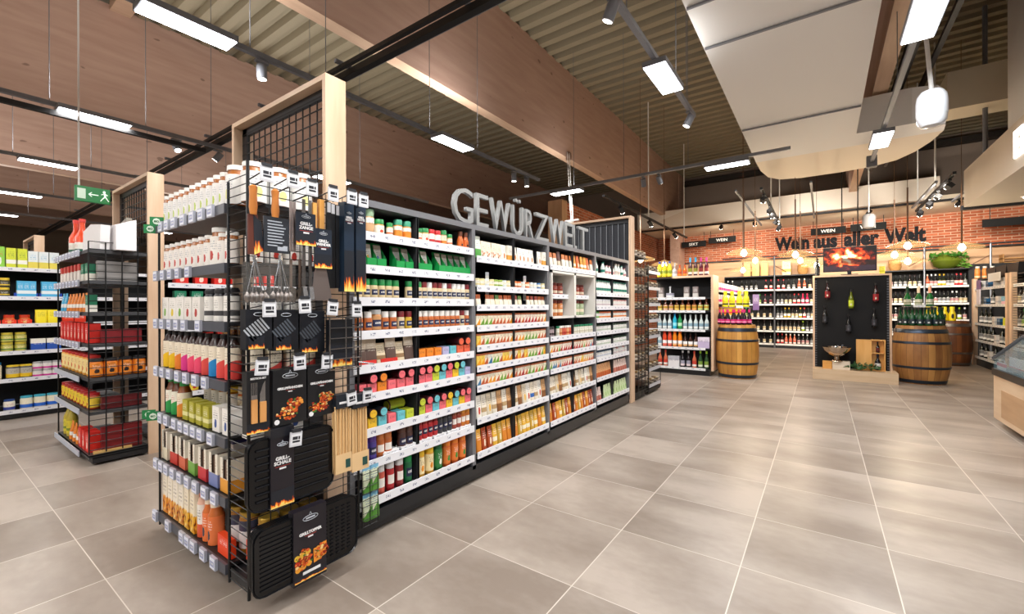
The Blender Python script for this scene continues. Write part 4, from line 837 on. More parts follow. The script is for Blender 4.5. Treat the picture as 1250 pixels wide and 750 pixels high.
yj = good('yj', g_jar, .033, .19, mat('#b8741c', .2), mat('#e8c238', .4), pack('#f4efe8', '#c86a3a', '#555', 'blob'), lidh=.14)
yc = good('yc', g_carton, .062, .07, .105, pack('#b5ae38', '#e8e2a0', '#fff', 'band')); wc = good('wc', g_carton, .075, .08, .12, pack('#f3efe8', '#3f5a9a', '#335', 'blob')); orj = good('orj', g_jar, .038, .2, mat('#e87a2a', .3), mat('#f0e2c0', .4), pack('#f4e8c8', '#ee6a20', '#a52', 'low'), lidh=.18)
erow(4, -3.08, -2.82, [It('green-capped sauce bottle', 'sauce_bottle', sa_), It('green-capped sauce bottle', 'sauce_bottle', sa_), It('orange-label sauce bottle', 'sauce_bottle', sb_)])
erow(4, -2.8, -2.44, [It('olive-yellow carton', 'honey_carton', yc)] * 4)
erow(4, -2.8, -2.42, [It('amber jar with yellow lid', 'honey_jar', yj)] * 4, back=.09)
erow(4, -2.42, -2.2, [It('white printed carton', 'white_carton', wc, 'carton')] * 2); erow(4, -2.42, -2.2, [It('orange-banded pale jar', 'pale_jar', orj, 'jar')] * 2, back=.1)
def display_box(c, acc):
    w, d, h = .1, .3, .16
    mb = MB().box(-w / 2, -d / 2, 0, w / 2, d / 2, .004).box(-w / 2, -d / 2, 0, -w / 2 + .003, d / 2, h).box(w / 2 - .003, -d / 2, 0, w / 2, d / 2, h).box(-w / 2, d / 2 - .003, 0, w / 2, d / 2, h)
    mb.box(-w / 2, -d / 2, 0, w / 2, -d / 2 + .003, h * .4).box(-w / 2, -d / 2, h * .4, -w * .22, -d / 2 + .003, h).box(w * .22, -d / 2, h * .4, w / 2, -d / 2 + .003, h)
    inn = MB().box(-w / 2 + .008, -d / 2 + .01, .006, w / 2 - .008, d / 2 - .01, h * .88)
    return [('display_box', mb, pack(c, acc, '#a86', 'low')), ('packets', inn, mat('#6b5346', .6))], w, d, h
dbx = [good(('dbx', a_), display_box, '#efe7d6', a_) for a_ in ('#e8dcc0', '#c8382a', '#d86a4a', '#7ab04a', '#c8323a', '#7a86b8', '#e8a03a')]
nb = ['cream display box, plain front', 'cream display box, red foot', 'cream display box, coral foot', 'cream display box, green foot', 'cream display box, crimson foot', 'cream display box, lilac foot', 'cream display box, orange foot']
erow(5, -3.12, -2.2, [It(nb[i_], 'display_box', dbx[i_], 'box') for i_ in (0, 1, 2, 3, 4, 5, 6)], back=-.0)
yb = good('ybag', g_pouch, .09, .14, .05, pack('#f2b01c', '#e8681c', '#fff', 'blob'))
put('yellow_bag', yb, (-2.12, EY + .12, ES[5]), .3, 'yellow bag at the end of the sixth shelf behind the wire grid', 'bag')
put('purple_box', good('pbx', g_carton, .13, .25, .05, pack('#e8e4ea', '#3a3a78', '#446', 'top')), (-2.40, EY + .2, ES[5] + .165), 0, 'flat box with purple side lying on the display boxes', 'box')
tc = [good(('tc', i_), g_carton, .062, .05, .225, pack(b_, a_, '#876', 'photo', third=t_)) for i_, (b_, a_, t_) in enumerate((('#f4ead6', '#e8842a', '#f6b23a'), ('#f3ead8', '#dd7a24', '#f0c860'), ('#f2e6cc', '#e89a1c', '#ffd23a')))]
erow(6, -3.1, -2.62, [It('tall cream and orange carton', 'tall_carton', tc[0], 'carton'), It('tall cream and orange carton', 'tall_carton', tc[0], 'carton'), It('tall carton with noodle photo', 'tall_carton', tc[1], 'carton'), It('tall carton with noodle photo', 'tall_carton', tc[1], 'carton'), It('tall carton with golden photo', 'tall_carton', tc[2], 'carton'), It('tall carton with golden photo', 'tall_carton', tc[2], 'carton')])
rb1 = good('rb1', g_bottle, .032, .22, mat('#e8b8a0', .3), mat('#d86a50', .4), pack('#f0ece2', '#e0603a', '#555', 'low'), sh=.75, nr=.6, lz=(0, .75)); rb2 = good('rb2', g_bottle, .036, .2, mat('#c86a30', .3), mat('#f0e0c8', .4), pack('#e87a40', '#303a4a', '#fff', 'blob'), sh=.7, nr=.6, lz=(0, .7))
gj = good('gj', g_jar, .045, .19, mat('#a8702a', .25), mat('#b8943a', .35, .6), pack('#e8e4e0', '#3a3f52', '#335', 'top'), lidh=.13)
rc = good('rc', g_carton, .13, .03, .09, pack('#ee4a1e', '#ee4a1e', '#fff', 'x'))
erow(6, -2.62, -2.42, [It('coral-footed bottle', 'sauce_bottle', rb1), It('orange sauce bottle', 'sauce_bottle', rb2), It('orange sauce bottle', 'sauce_bottle', rb2)])
erow(6, -2.42, -2.2, [It('jar with gold lid', 'pickle_jar', gj), It('jar with gold lid', 'pickle_jar', gj)], back=.06)
put('red_carton', rc, (-2.29, EY + .03, ES[6]), 0, 'bright red-orange carton leaning at the front of the bottom shelf', 'carton')
put('red_carton', rc, (-2.11, EY + .08, ES[6]), 0, 'bright red carton on the bottom shelf behind the narrow grid', 'carton')
# goods seen through the side grid, second row deep
for i, (G, d_) in enumerate(((b3, 'wide white supplement tub'), (r1, 'cream bottle with red fruit'), (bt, 'cream bottle with dark cap'), (dr['red'], 'red-label dressing bottle'), (wc, 'white printed carton'), (dbx[0], 'cream display box'), (gj, 'jar with gold lid'))):
    nn = {5: 0, 0: 3, 6: 3, 4: 3}.get(i, 4)
    for j in range(nn):
        put(['supplement_tub', 'supplement_bottle', 'supplement_bottle', 'dressing_bottle', 'white_carton', 'display_box', 'pickle_jar'][i], G, (-2.12, EY + (.08 if i < 5 else .14) + j * max(.085, G[1] + .006) + (.04 if i == 5 else 0), ES[i]), pi / 2 if i != 5 else 0,
            f'{d_}, {nth(j + 1)} of {nn} along the side grid, {elab(i)}' if nn > 1 else f'{d_} beside the side grid, {elab(i)}', G and {'supplement_tub': 'tub'}.get('', 'bottle' if i in (1, 2, 3) else ['tub', '', '', '', 'carton', 'box', 'jar'][i]), f'second-row goods of the {elab(i)}')
# ================================================================ GRILL TOOLS ON THE SIDE GRID
GXs = -1.985
def hook(y, z, L, label, tagdy=0.0, tilt=0.0):
    o = empty('display_hook', (GXs, y, z), label=label, cat='hook')
    MB().path([(0, 0, 0), (L * .92, 0, .01), (L, 0, .02)], .0032).path([(0, 0, .035), (L * .9, 0, .05), (L, 0, .04)], .0028).obj('prong', M_wire, o)
    t = MB().box(-.004, -.026, -.062, .002, .026, .0).obj('price_tag', mat('#d4d6dc', .4), o, loc=(L + .006, 0, .062))
    MB().box(.0021, -.022, -.055, .003, .022, -.01).obj('display_face', pack('#e6e8ec', '#e6e8ec', '#15161c', 'top2'), t)
    k_ = MB().box(.0031, -.016, -.045, .0036, .016, -.037).box(.0031, -.016, -.033, .0036, .006, -.02).box(.0031, .009, -.033, .0036, .016, -.02)
    k_.obj('price_print', mat('#22242c', .5), t)
    MB().box(-.006, -.02, -.002, .004, .02, .012).obj('clip', mat('#2c2e33', .4), t)
    t.rotation_euler = (tilt, 0, 0)
    return o
def pt(u, v, X): return on_x(u, v, X)
hooks = [(325, 213, -1.83, 'above the wooden-handled knife'), (357, 221, -1.83, 'above the brush card'), (380, 231, -1.83, 'above the grill tongs'), (406, 238, -1.83, 'above the turner'), (429, 242, -1.83, 'above the first black grill mat pack'), (443, 246, -1.83, 'above the second black grill mat pack')]
for u, v, X, d_ in hooks:
    p = pt(u, v, X); hook(p[1], p[2] - .03, X - GXs, f'wire display hook with white price tag {d_}')
for u, v, d_ in ((328, 378, 'above the left grill glove'), (371, 374, 'above the middle grill glove'), (406, 377, 'above the right grill glove'), (435, 379, 'above the wire grill basket')):
    p = pt(u, v, -1.82); hook(p[1], p[2] - .03, -1.82 - GXs, f'wire display hook with white price tag {d_}', tilt=R_.uniform(-.1, .25))
for u, v, d_ in ((320, 449, 'above the cutlery set'), (365, 443, 'above the nearer grill pan box'), (399, 442, 'above the farther grill pan box'), (361, 536, 'above the upper grill tray'), (428, 487, 'above the nearer skewers'), (448, 484, 'above the farther skewers')):
    p = pt(u, v, -1.84); hook(p[1], p[2] - .03, -1.84 - GXs, f'wire display hook with white price tag {d_}', tilt=R_.uniform(-.15, .1))
navy = '#182231'; M_card = mat(navy, .4); M_wt = mat('#e9e9ea', .5); M_red = mat('#c8443a', .5); M_hand = wood('#c4742c', '#d88a3c', 'z', .45)
FLM = pack('#151a24', '#151a24', style='flame')
def P_(u, v, X): p = on_x(u, v, X); return p
def face_card(parent, X, y0, y1, z0, z1, title, size, logo=True, flame=.3, sub=True, lines=1, shift_=0.0, M=None, tx='#e9e9ea'):
    """printed front of a pack facing +x, built as thin layers on the pack"""
    c = (y0 + y1) / 2; H = z1 - z0; e = .0008
    if flame: MB().box(X, y0, z0, X + e, y1, z0 + H * flame).obj('flame_print', FLM, parent)
    tt = []
    zt = z0 + H * (.66 + shift_)
    for k, l in enumerate(title.split('\n')):
        q = text('title_lettering', l, size, mat(tx, .5), depth=.0005, bold=.0008, M=None); q.parent = parent; q.matrix_basis = FX(X + e, c, zt - k * size * .95)
    zb_ = zt - (title.count('\n')) * size * .95
    m = MB().box(X + e, c - size * 1.6, zb_ - size * .45, X + e * 2, c + size * 1.6, zb_ - size * .38)
    m.obj('red_line', M_red, parent)
    if sub: MB().box(X + e, c - size * .7, zb_ - size * 1.05, X + e * 2, c + size * .7, zb_ - size * .68).obj('subtitle_patch', M_wt, parent)
    if logo:
        zl = z0 + H * .88; a = (y1 - y0) * .23; r = MB()
        pts = [(X + e, c + a * cos(t_), zl + a * .32 * sin(t_)) for t_ in [2 * pi * i / 14 for i in range(15)]]
        r.path(pts, .0011, 4).box(X, c - a * .6, zl - a * .08, X + e * 2, c + a * .6, zl + a * .08).path([(X + e, c - a * .15, zl + a * .35), (X + e, c, zl + a * .7), (X + e, c + a * .15, zl + a * .35)], .001, 4)
        r.obj('emblem', mat('#b9bfc8', .5), parent)
def hang(name, label, cat, u0, v0, u1, v1, X, th, m, group=None):
    """flat pack hanging parallel to the side grid: pixel corners on its front plane"""
    a = on_x(u0, v0, X); b = on_x(u1, v1, X); y0, y1 = a[1], on_x(u1, v0, X)[1]; z1 = a[2]; z0 = on_x(u0, v1, X)[2]
    o = MB().box(X - th, y0, z0, X, y1, z1).obj(name, m, label=label, cat=cat, group=group)
    return o, (y0, y1, z0, z1)
# 1 knife in printed sheath
XA = -1.90
p = P_(309, 228, XA); q = P_(309, 262, XA)
o = empty('grill_knife', (XA, p[1], q[2]), label='wide-bladed grill knife with orange wooden handle in a printed sheath', cat='grill tool')
MB().lathe([(.012, 0), (.016, .03), (.014, .08), (.016, p[2] - q[2]), (.01, p[2] - q[2] + .006)], 10).obj('handle', M_hand, o)
hh = q[2] - P_(309, 311, XA)[2]
MB().box(-.004, -.022, -hh, .004, .016, .0).obj('sheath', mat('#5a2412', .5), o); MB().add([(.005, .002, -hh), (.005, .04, -hh + .02), (.005, .03, -.03), (.005, -.002, 0), (-.004, .002, -hh), (-.004, .04, -hh + .02), (-.004, .03, -.03), (-.004, -.002, 0)], [(0, 1, 2, 3), (7, 6, 5, 4), (0, 4, 5, 1), (1, 5, 6, 2), (2, 6, 7, 3), (3, 7, 4, 0)]).obj('printed_card', FLM, o)
# 2 brush
p = P_(336, 234, XA); q = P_(336, 266, XA)
o = empty('grill_brush', (XA, p[1], q[2]), label='grill brush with orange handle behind a black text card', cat='grill tool')
MB().lathe([(.013, 0), (.016, .03), (.013, .08), (.016, p[2] - q[2]), (.008, p[2] - q[2] + .01)], 10).obj('handle', M_hand, o)
y0, y1 = P_(322, 266, XA + .012)[1] - p[1], P_(353, 266, XA + .012)[1] - p[1]; hz = P_(336, 309, XA)[2] - q[2]
MB().box(.004, y0, hz, .012, y1, .0).obj('text_card', mat('#20242c', .45), o)
m = MB()
for k in range(9): m.box(.0121, y0 + .015, hz * (.12 + k * .085) - .003, .0128, y1 - R_.uniform(.015, .035), hz * (.12 + k * .085) + .002)
m.box(.0121, y1 - .05, hz + .01, .0128, y1 - .008, hz + .032).obj('small_print', mat('#aab0ba', .5), o)
# 3 tongs with card
p = P_(368, 248, XA)
o = empty('grill_tongs', (XA, p[1], p[2]), label='steel grill tongs behind a dark blue printed card with flames', cat='grill tool')
zl = P_(372, 366, XA)[2] - p[2]
m = MB()
for dy in (-.05, -.035): m.box(-.01, dy, -.22, -.004, dy + .011, .0)
m.obj('spare_tongs_leg', mat('#b8a8a4', .3, .8), o)
m = MB()
for dy in (.005, .035): m.box(-.006, dy, zl + .06, -.001, dy + .014, .02).loft([[(-.004 + (1 - t_) * .0, dy - .006 * t_, zl + .06 - t_ * .06), (-.004, dy + .02 + .006 * t_, zl + .06 - t_ * .06), (.012 * t_, dy + .02, zl + .06 - t_ * .06), (.012 * t_, dy, zl + .06 - t_ * .06)] for t_ in (0, .5, 1)])
m.obj('tong_arm', M_steel, o)
c0 = P_(358, 256, XA + .02); c1_ = P_(384, 301, XA + .02)
t_o = MB().box(.012, -.035, c1_[2] - p[2], .02, .055, c0[2] - p[2] - .005).obj('printed_card', M_card, o)
face_card(o, .0205, -.035, .055, c1_[2] - p[2], c0[2] - p[2] - .005, 'GRILL-\nZANGE', .019, shift_=-.04, flame=.42)
# 4 turner
p = P_(392, 244, XA); hz1 = P_(392, 284, XA)[2] - p[2]; cb = P_(392, 328, XA)[2] - p[2]; bb = P_(392, 367, XA)[2] - p[2]
o = empty('grill_turner', (XA, p[1], p[2]), label='grill turner with pale wooden handle and broad steel blade', cat='grill tool')
MB().box(-.012, -.012, hz1, .006, .012, 0).obj('handle', wood('#d8953f', '#e6aa58', 'z'), o); MB().box(-.01, -.04, hz1, .002, -.022, -.02).obj('spare_handle', wood('#d8953f', '#e6aa58', 'z'), o)
MB().box(.006, -.04, cb, .014, .045, hz1 + .015).obj('printed_card', M_card, o)
face_card(o, .0145, -.04, .045, cb, hz1 + .015, 'GRILL-\nWENDER', .017, shift_=-.0, flame=.36)
MB().prism([(-.022, cb + .01), (.022, cb + .01), (.03, cb - .02), (.052, bb + .02), (.045, bb), (-.04, bb), (-.048, bb + .01), (-.034, cb - .02)], -.004, -.001, ax=Matrix.Rotation(pi / 2, 4, 'Z') @ Matrix.Rotation(pi / 2, 4, 'X')).obj('blade', mat('#b5a9a6', .32, .9), o)
MB().tube((-.005, 0, hz1), (-.005, 0, cb), .004).obj('shaft', M_steel, o)
# dark hangers between turner and mats
for k, (u, d_) in enumerate(((399, 'first'), (404, 'second'), (410, 'third'), (415, 'fourth'))):
    o_, (y0, y1, z0, z1) = hang('barbecue_pack', f'{d_} narrow black barbecue pack hanging between turner and grill mats', 'pack', u, 246 + k * 2, u + 5, 352, XA - .02, .012, mat('#121316', .4), 'narrow black barbecue packs')
    MB().box(XA - .0199, y0 + .002, z1 - .05, XA - .0192, y1 - .002, z1 - .004).obj('header_strip', mat('#b9b9bd', .5), o_)
# 5 grill mats
for (u0, u1, d_) in ((420, 432, 'nearer'), (434.5, 446.5, 'farther')):
    o_, (y0, y1, z0, z1) = hang('grill_mat_pack', f'{d_} tall dark blue grill mat pack with flames at its foot', 'pack', u0, 246, u1, 356, -1.88, .05, mat('#1c2c3e', .35))
    face_card(o_, -1.8798, y0, y1, z0, z1, 'GRILL\nMATTE', .013, flame=.46, shift_=.16)
# 6 whisks, ladles
for u, d_ in ((311, 'nearest'), (342, 'second')):
    p = P_(u, 312, XA); zz = P_(u, 352, XA)[2] - p[2]
    o = empty('meat_skewer_set', (XA, p[1], p[2]), label=f'{d_} bundle of steel skewers in clear film under the tools', cat='grill tool')
    m = MB()
    for k in range(5): m.tube((0, 0, 0), (.01 * (k % 2), -.03 + k * .018, zz - .02), .0022, 5)
    m.lathe([(.008, -.02), (.008, .0)], 8).obj('skewers', M_steel, o)
    m = MB()
    for k in range(5): m.lathe([(.004, 0), (.012, .012), (.012, .03), (.003, .045)], 8, cx=.004 * (k % 2), cy=-.03 + k * .018, ax=Matrix.Translation((0, 0, zz - .06)))
    m.obj('skewer_tips', mat('#8c8480', .3, .9), o)
    MB().box(.0, -.05, zz - .07, .014, .06, -.03).obj('clear_film', mat('#b8b4ae', .1, 0, 0, .07), o)
for u, d_ in ((355, 'first'), (366, 'second')):
    p = P_(u, 318, XA - .02); zz = P_(u, 352, XA - .02)[2] - p[2]
    o = empty('sauce_ladle', (XA - .02, p[1], p[2]), label=f'{d_} bronze-grey ladle hanging below the grill tongs', cat='grill tool')
    MB().bar((0, 0, zz), (0, 0, 0), .009).obj('handle', mat('#8a7466', .35, .8), o)
    MB().loft([[(.004 + .01 * t_, .024 * s_ * cos(a_), zz - .0 + .035 * s_ * sin(a_) - .03) for a_ in [2 * pi * i / 12 for i in range(12)]] for t_, s_ in ((0, .6), (.5, .9), (1, 1))]).obj('bowl', mat('#8a8078', .25, .9), o)
# second row: three glove packs, wire basket
for k, (u0, u1, v0, v1, d_) in enumerate(((300, 332, 378, 428, 'left'), (334, 364, 379, 429, 'middle'), (366, 396, 380, 432, 'right'))):
    o_, (y0, y1, z0, z1) = hang('grill_glove_pack', f'black grill glove pack with white diagonal print, {d_} one of three', 'pack', u0, v0, u1, v1, -1.885, .05, mat('#15181f', .35))
    c = (y0 + y1) / 2; h_ = z1 - z0
    g_ = MB(); ax = Matrix.Translation((-1.884, c, z0 + h_ * .55)) @ Matrix.Rotation(radians(38), 4, 'X')
    for kk in range(7): g_.add([ax @ Vector((0, -.055 + kk * .013, -.03)), ax @ Vector((0, -.048 + kk * .013, -.03)), ax @ Vector((0, -.048 + kk * .013, .03)), ax @ Vector((0, -.055 + kk * .013, .03))], [(0, 1, 2, 3)])
    g_.obj('glove_fingers_print', mat(['#a8adb4', '#4d545e', '#3f444c'][k], .5), o_)
    MB().box(-1.8849, y0 + .01, z0 + .003, -1.884, y0 + (y1 - y0) * .7, z0 + h_ * .34).obj('flame_print', FLM, o_)
    r = MB(); a = .022; zl_ = z1 - .02; r.path([(-1.884, c + a * cos(t_), zl_ + a * .32 * sin(t_)) for t_ in [2 * pi * i / 12 for i in range(13)]], .0011, 4).obj('emblem', mat('#b9bfc8', .5), o_)
p0 = P_(398, 388, -1.86); p1_ = P_(398, 452, -1.86); yb_ = P_(436, 388, -1.86)[1]
o = empty('grill_basket', (-1.86, p0[1], p1_[2]), label='silver wire grill basket with a flame-printed card inside', cat='grill basket')
H = p0[2] - p1_[2]; Wd = yb_ - p0[1]
m = MB()
for k in range(6): m.tube((.03, 0, H * k / 5), (.03, Wd, H * k / 5), .003, 5).tube((-.03, 0, H * k / 5), (-.03, Wd, H * k / 5), .0025, 5)
for k in range(3): m.tube((.03, Wd * k / 2, 0), (.03, Wd * k / 2, H), .003, 5).tube((-.03, Wd * k / 2, 0), (.03, Wd * k / 2, 0), .003, 5).tube((-.03, Wd * k / 2, H), (.03, Wd * k / 2, H), .003, 5)
m.obj('wire_cage', M_steel, o); MB().box(-.02, .01, .01, .01, Wd * .8, H - .01).obj('printed_card', mat('#14171d', .4), o)
MB().box(.0101, .012, .012, .011, Wd * .78, H * .45).obj('flame_print', FLM, o)
MB().tube((.03, Wd * .9, H * .1), (.03, Wd * 1.45, H * .02), .004, 6).obj('folding_handle', M_steel, o)
# third row: cutlery, two grill pan boxes
o_, (y0, y1, z0, z1) = hang('cutlery_set', 'black boxed barbecue cutlery set with fork and knife', 'cutlery set', 301, 455, 329, 532, -1.88, .04, mat('#16181c', .4))
X = -1.879; H = z1 - z0; W_p = y1 - y0
t_ = text('title_lettering', 'BESTECK-SET', .0105, M_wt, depth=.0004, bold=.0004); t_.parent = o_; t_.matrix_basis = FX(X, (y0 + y1) / 2, z1 - H * .13)
MB().box(X - .001, y0, z0, X, y1, z0 + H * .16).obj('flame_print', FLM, o_)
wd = wood('#c88a4a', '#d89c5c', 'z')
fy = y0 + W_p * .3; ky = y0 + W_p * .68
m = MB().box(X, fy - .012, z0 + H * .55, X + .003, fy + .012, z0 + H * .62)
for k in range(4): m.box(X, fy - .012 + k * .0068, z0 + H * .62, X + .003, fy - .0088 + k * .0068, z0 + H * .82)
m.obj('fork', M_steel, o_); MB().box(X, fy - .011, z0 + H * .17, X + .008, fy + .011, z0 + H * .55).obj('fork_handle', wd, o_)
MB().prism([(ky - .012, z0 + H * .5), (ky + .01, z0 + H * .5), (ky + .01, z0 + H * .84), (ky - .0, z0 + H * .78), (ky - .012, z0 + H * .62)], 0, .003, ax=Matrix.Translation((X, 0, 0)) @ Matrix(((0, 0, 1, 0), (1, 0, 0, 0), (0, 1, 0, 0), (0, 0, 0, 1)))).obj('knife_blade', M_steel, o_)
MB().box(X, ky - .013, z0 + H * .17, X + .008, ky + .012, z0 + H * .5).obj('knife_handle', wd, o_)
FOOD = pack('#171a20', '#c8401a', style='photo', third='#f0982a')
def food_heap(parent, X, cy, cz, w, h, seed):
    """printed picture of grilled food: flat coloured pieces on the pack front"""
    rr = random.Random(seed)
    for col, nn in (('#9c2a14', 16), ('#d8581c', 20), ('#f0a040', 14), ('#f6d28a', 6), ('#4a7a2a', 4)):
        m = MB()
        for i in range(nn):
            a = rr.uniform(0, 2 * pi); q = rr.random() ** .6; y = cy + w * .5 * q * cos(a); z = cz + h * .5 * q * sin(a); s_ = rr.uniform(.004, .009); b = rr.uniform(0, 3)
            m.add([(X + .0002 * (i % 5), y + s_ * cos(b + k * pi / 2.5), z + s_ * .8 * sin(b + k * pi / 2.5)) for k in range(5)], [(0, 1, 2, 3, 4)])
        m.obj('food_print', mat(col, .5), parent)
for (u0, u1, v0, v1, d_, sd_) in ((333, 374, 453, 522, 'nearer', 1), (375.5, 409, 448, 511, 'farther', 2)):
    o_, (y0, y1, z0, z1) = hang('grill_pan_box', f'{d_} black box of small grill pans with food picture', 'box', u0, v0, u1, v1, -1.87, .06, mat('#15171b', .35))
    face_card(o_, -1.8699, y0, y1, z0, z1, 'GRILLPFÄNNCHEN', .0128, flame=0, shift_=-.02)
    H = z1 - z0; c = (y0 + y1) / 2
    food_heap(o_, -1.8688, c - .012, z0 + H * .2, .09, .055, sd_); food_heap(o_, -1.8682, c + .02, z0 + H * .36, .07, .045, sd_ + 5)
    MB().lathe([(.011, 0), (.011, .0006)], 12, ax=Matrix.Translation((-1.8695, y0 + .016, z0 + .016)) @ Matrix.Rotation(pi / 2, 4, 'Y')).obj('round_mark', M_wt, o_)
# skewers
for (u0, u1, v1, d_) in ((407, 427, 580, 'nearer'), (427, 448, 577, 'farther')):
    a = P_(u0, 497, -1.86); b = P_(u1, 497, -1.86); zt_ = a[2]; zb_ = P_(u0, v1, -1.86)[2]
    o = empty('wooden_skewer_pack', (-1.86, (a[1] + b[1]) / 2, zb_), label=f'{d_} pack of pale wooden skewers hanging beside the grill trays', cat='skewer pack')
    w_ = (b[1] - a[1]) * .92; H = zt_ - zb_
    m = MB()
    for i in range(9):
        for j in range(3):
            yy = -w_ / 2 + w_ * (i + .5) / 9; m.tube((-.012 + j * .011, yy, .0), (-.014 + j * .011, yy + R_.uniform(-.006, .006), H - R_.uniform(0, .03)), .0042, 5, m=(i + j) % 2)
    m.obj('skewer_bundle', [wood('#dcb27a', '#e8c48e', 'z'), wood('#c99a60', '#d8ae78', 'z')], o)
    MB().box(.016, w_ * .12, .02, .018, w_ * .42, .06).obj('small_label', mat('#1c4a44', .5), o)
    MB().box(.014, -w_ / 2 - .003, .0, .0155, w_ / 2 + .003, .09).obj('paper_sleeve', mat('#e0bd8c', .6), o)
    MB().box(-.02, -w_ / 2, H - .01, .018, w_ / 2, H + .055).obj('header_card', mat('#1a222c', .4), o)
    MB().box(.0182, -w_ * .3, H + .01, .019, w_ * .3, H + .02).obj('print', M_wt, o)
# grill trays
def tray(name, label, u0, u1, vtl, vbl, X, th, nst, rows, style):
    a = on_x(u0, vtl, X); z1 = a[2]; y0 = a[1]; y1 = on_x(u1, vtl, X)[1]; z0 = on_x(u0, vbl, X)[2]
    o = empty(name, (X, (y0 + y1) / 2, (z0 + z1) / 2), label=label, cat='grill tray'); w = y1 - y0; h = z1 - z0
    ax = Matrix(((0, 0, 1, 0), (1, 0, 0, 0), (0, 1, 0, 0), (0, 0, 0, 1)))
    L = lambda s_, x: [ax @ Vector((px * s_[0], py * s_[1], x)) for px, py in rrect(w, h, .045, 4)]
    m = MB()
    m.loft([L((1, 1), -.003), L((1, 1), 0)], smooth=False)
    m2 = MB(); m2.loft([L((.97, .95), 0), L((.985, .975), .008)], cap=False)
    m.obj('rim', mat('#101114', .25, .2), o); m2.obj('raised_edge', mat('#1a1b1f', .2, .3), o)
    b = MB()
    if style == 'ridge':
        for k in range(rows): b.tube((.004, -w * .42, -h * .4 + h * .8 * (k + .5) / rows), (.004, w * .42, -h * .4 + h * .8 * (k + .5) / rows), .0045, 6)
    else:
        for k in range(rows): b.tube((.003, -w * .44, -h * .42 + h * .84 * (k + .5) / rows), (.003, -w * .02, -h * .42 + h * .84 * (k + .5) / rows), .0032, 5)
        for k in range(rows):
            for j in range(5): b.tube((.003, w * .14 + j * w * .062, -h * .4 + h * .8 * (k + .5) / rows), (.003, w * .17 + j * w * .062, -h * .4 + h * .8 * (k + .5) / rows), .0035, 5)
    b.obj('grill_pattern', mat('#18191d', .22, .3), o)
    for k in range(1, nst):
        m = MB(); m.loft([L((1 - .01 * k, 1 - .008 * k), -.014 * k), L((1 - .01 * k, 1 - .008 * k), -.014 * k + .003)], smooth=False).loft([L((.9, .88), -.014 * k - .012), L((.9, .88), -.014 * k)], smooth=False)
        m.obj('nested_tray', mat('#131417', .3, .2), o)
    return o, w, h
o, w, h = tray('grill_tray', 'upper black ribbed grill tray with printed sleeve', 302, 407, 541, 632, -1.875, .05, 4, 8, 'ridge')
def band(o, w_c, bw, h, title, size, flame, food=False):
    m = MB().box(-.03, w_c - bw / 2, -h / 2 - .004, .012, w_c + bw / 2, h / 2 + .004); m.obj('sleeve', mat('#1b1820', .3), o)
    face_card(o, .0125, w_c - bw / 2, w_c + bw / 2, -h / 2, h / 2, title, size, flame=flame, shift_=-.0 if not food else .0)
band(o, -.055, .098, h, 'GRILL-\nSCHALE', .02, .24)
MB().box(-.04, -w * .28, h / 2 - .005, .016, -w * .02, h / 2 + .035).obj('hanger_card', mat('#191b22', .35), o)
o, w, h = tray('grill_tray', 'large lower black grill tray with food-printed sleeve', 308, 436, 652, 738, -1.84, .05, 5, 13, 'fine')
o.location.z += .0
band(o, -.005, .15, h + .03, 'GRILLTOPPER', .0165, 0, True)
X_ = .0145
m = MB(); rr = random.Random(4)
for k, (yy, zz) in enumerate(((-.06, -.05), (-.058, -.075), (-.056, -.1), (-.038, -.045), (-.036, -.07), (-.032, -.095), (-.012, -.04), (-.010, -.065), (-.007, -.09))):
    MB().lathe([(.013, 0), (.013, .0008)], 9, ax=Matrix.Translation((X_ - .0015, yy - .005, zz + .01)) @ Matrix.Rotation(pi / 2, 4, 'Y')).obj('food_print', mat(['#e8b83a', '#c8321c', '#f0a02a'][k % 3], .5), o)
for k, (yy, zz) in enumerate(((.025, -.055), (.055, -.045))):
    MB().add([(X_, yy - .016, zz - .035), (X_, yy + .012, zz - .03), (X_, yy + .014, zz + .03), (X_, yy - .018, zz + .028)], [(0, 1, 2, 3)]).obj('food_print', mat('#f0982e', .5), o)
food_heap(o, X_ + .0006, -.036, -.055, .075, .085, 9); food_heap(o, X_ + .0006, .042, -.05, .06, .07, 11)
MB().box(X_ - .001, -.04, -h / 2 + .018, X_, .04, -h / 2 + .03).obj('white_patch', M_wt, o); MB().box(X_ - .0019, -.075, -h / 2 - .008, X_ - .0012, .07, -h / 2 + .02).obj('ember_print', FLM, o)
# low wire basket with green salad packs beside the first bay
o = empty('wire_basket', (-2.035, 1.415, .1), label='small black wire basket with green packets beside the first spice bay', cat='basket')
m = MB()
for k in range(9): m.tube((0, 0, k * .035), (.05, 0, k * .035), .002, 4).tube((.05, 0, k * .035), (.05, .1, k * .035), .002, 4)
for y_ in (0, .05, .1): m.tube((.05, y_, 0), (.05, y_, .29), .003, 4)
m.obj('wire_cage', M_wire, o)
gpk = good('gpk', g_pouch, .07, .14, .03, pack('#dfe8c8', '#5a9a3a', '#2a5a9a', 'sachet', third='#7ab8d8'))
for k in range(4): put('salad_packet', gpk, (-2.012, 1.47 + .035 * (k % 2), .115 + .15 * (k // 2) + .0), pi / 2, f'green and white packet in the wire basket under the skewers, {nth(k + 1)} of 4', 'packet', 'packets in the wire basket')
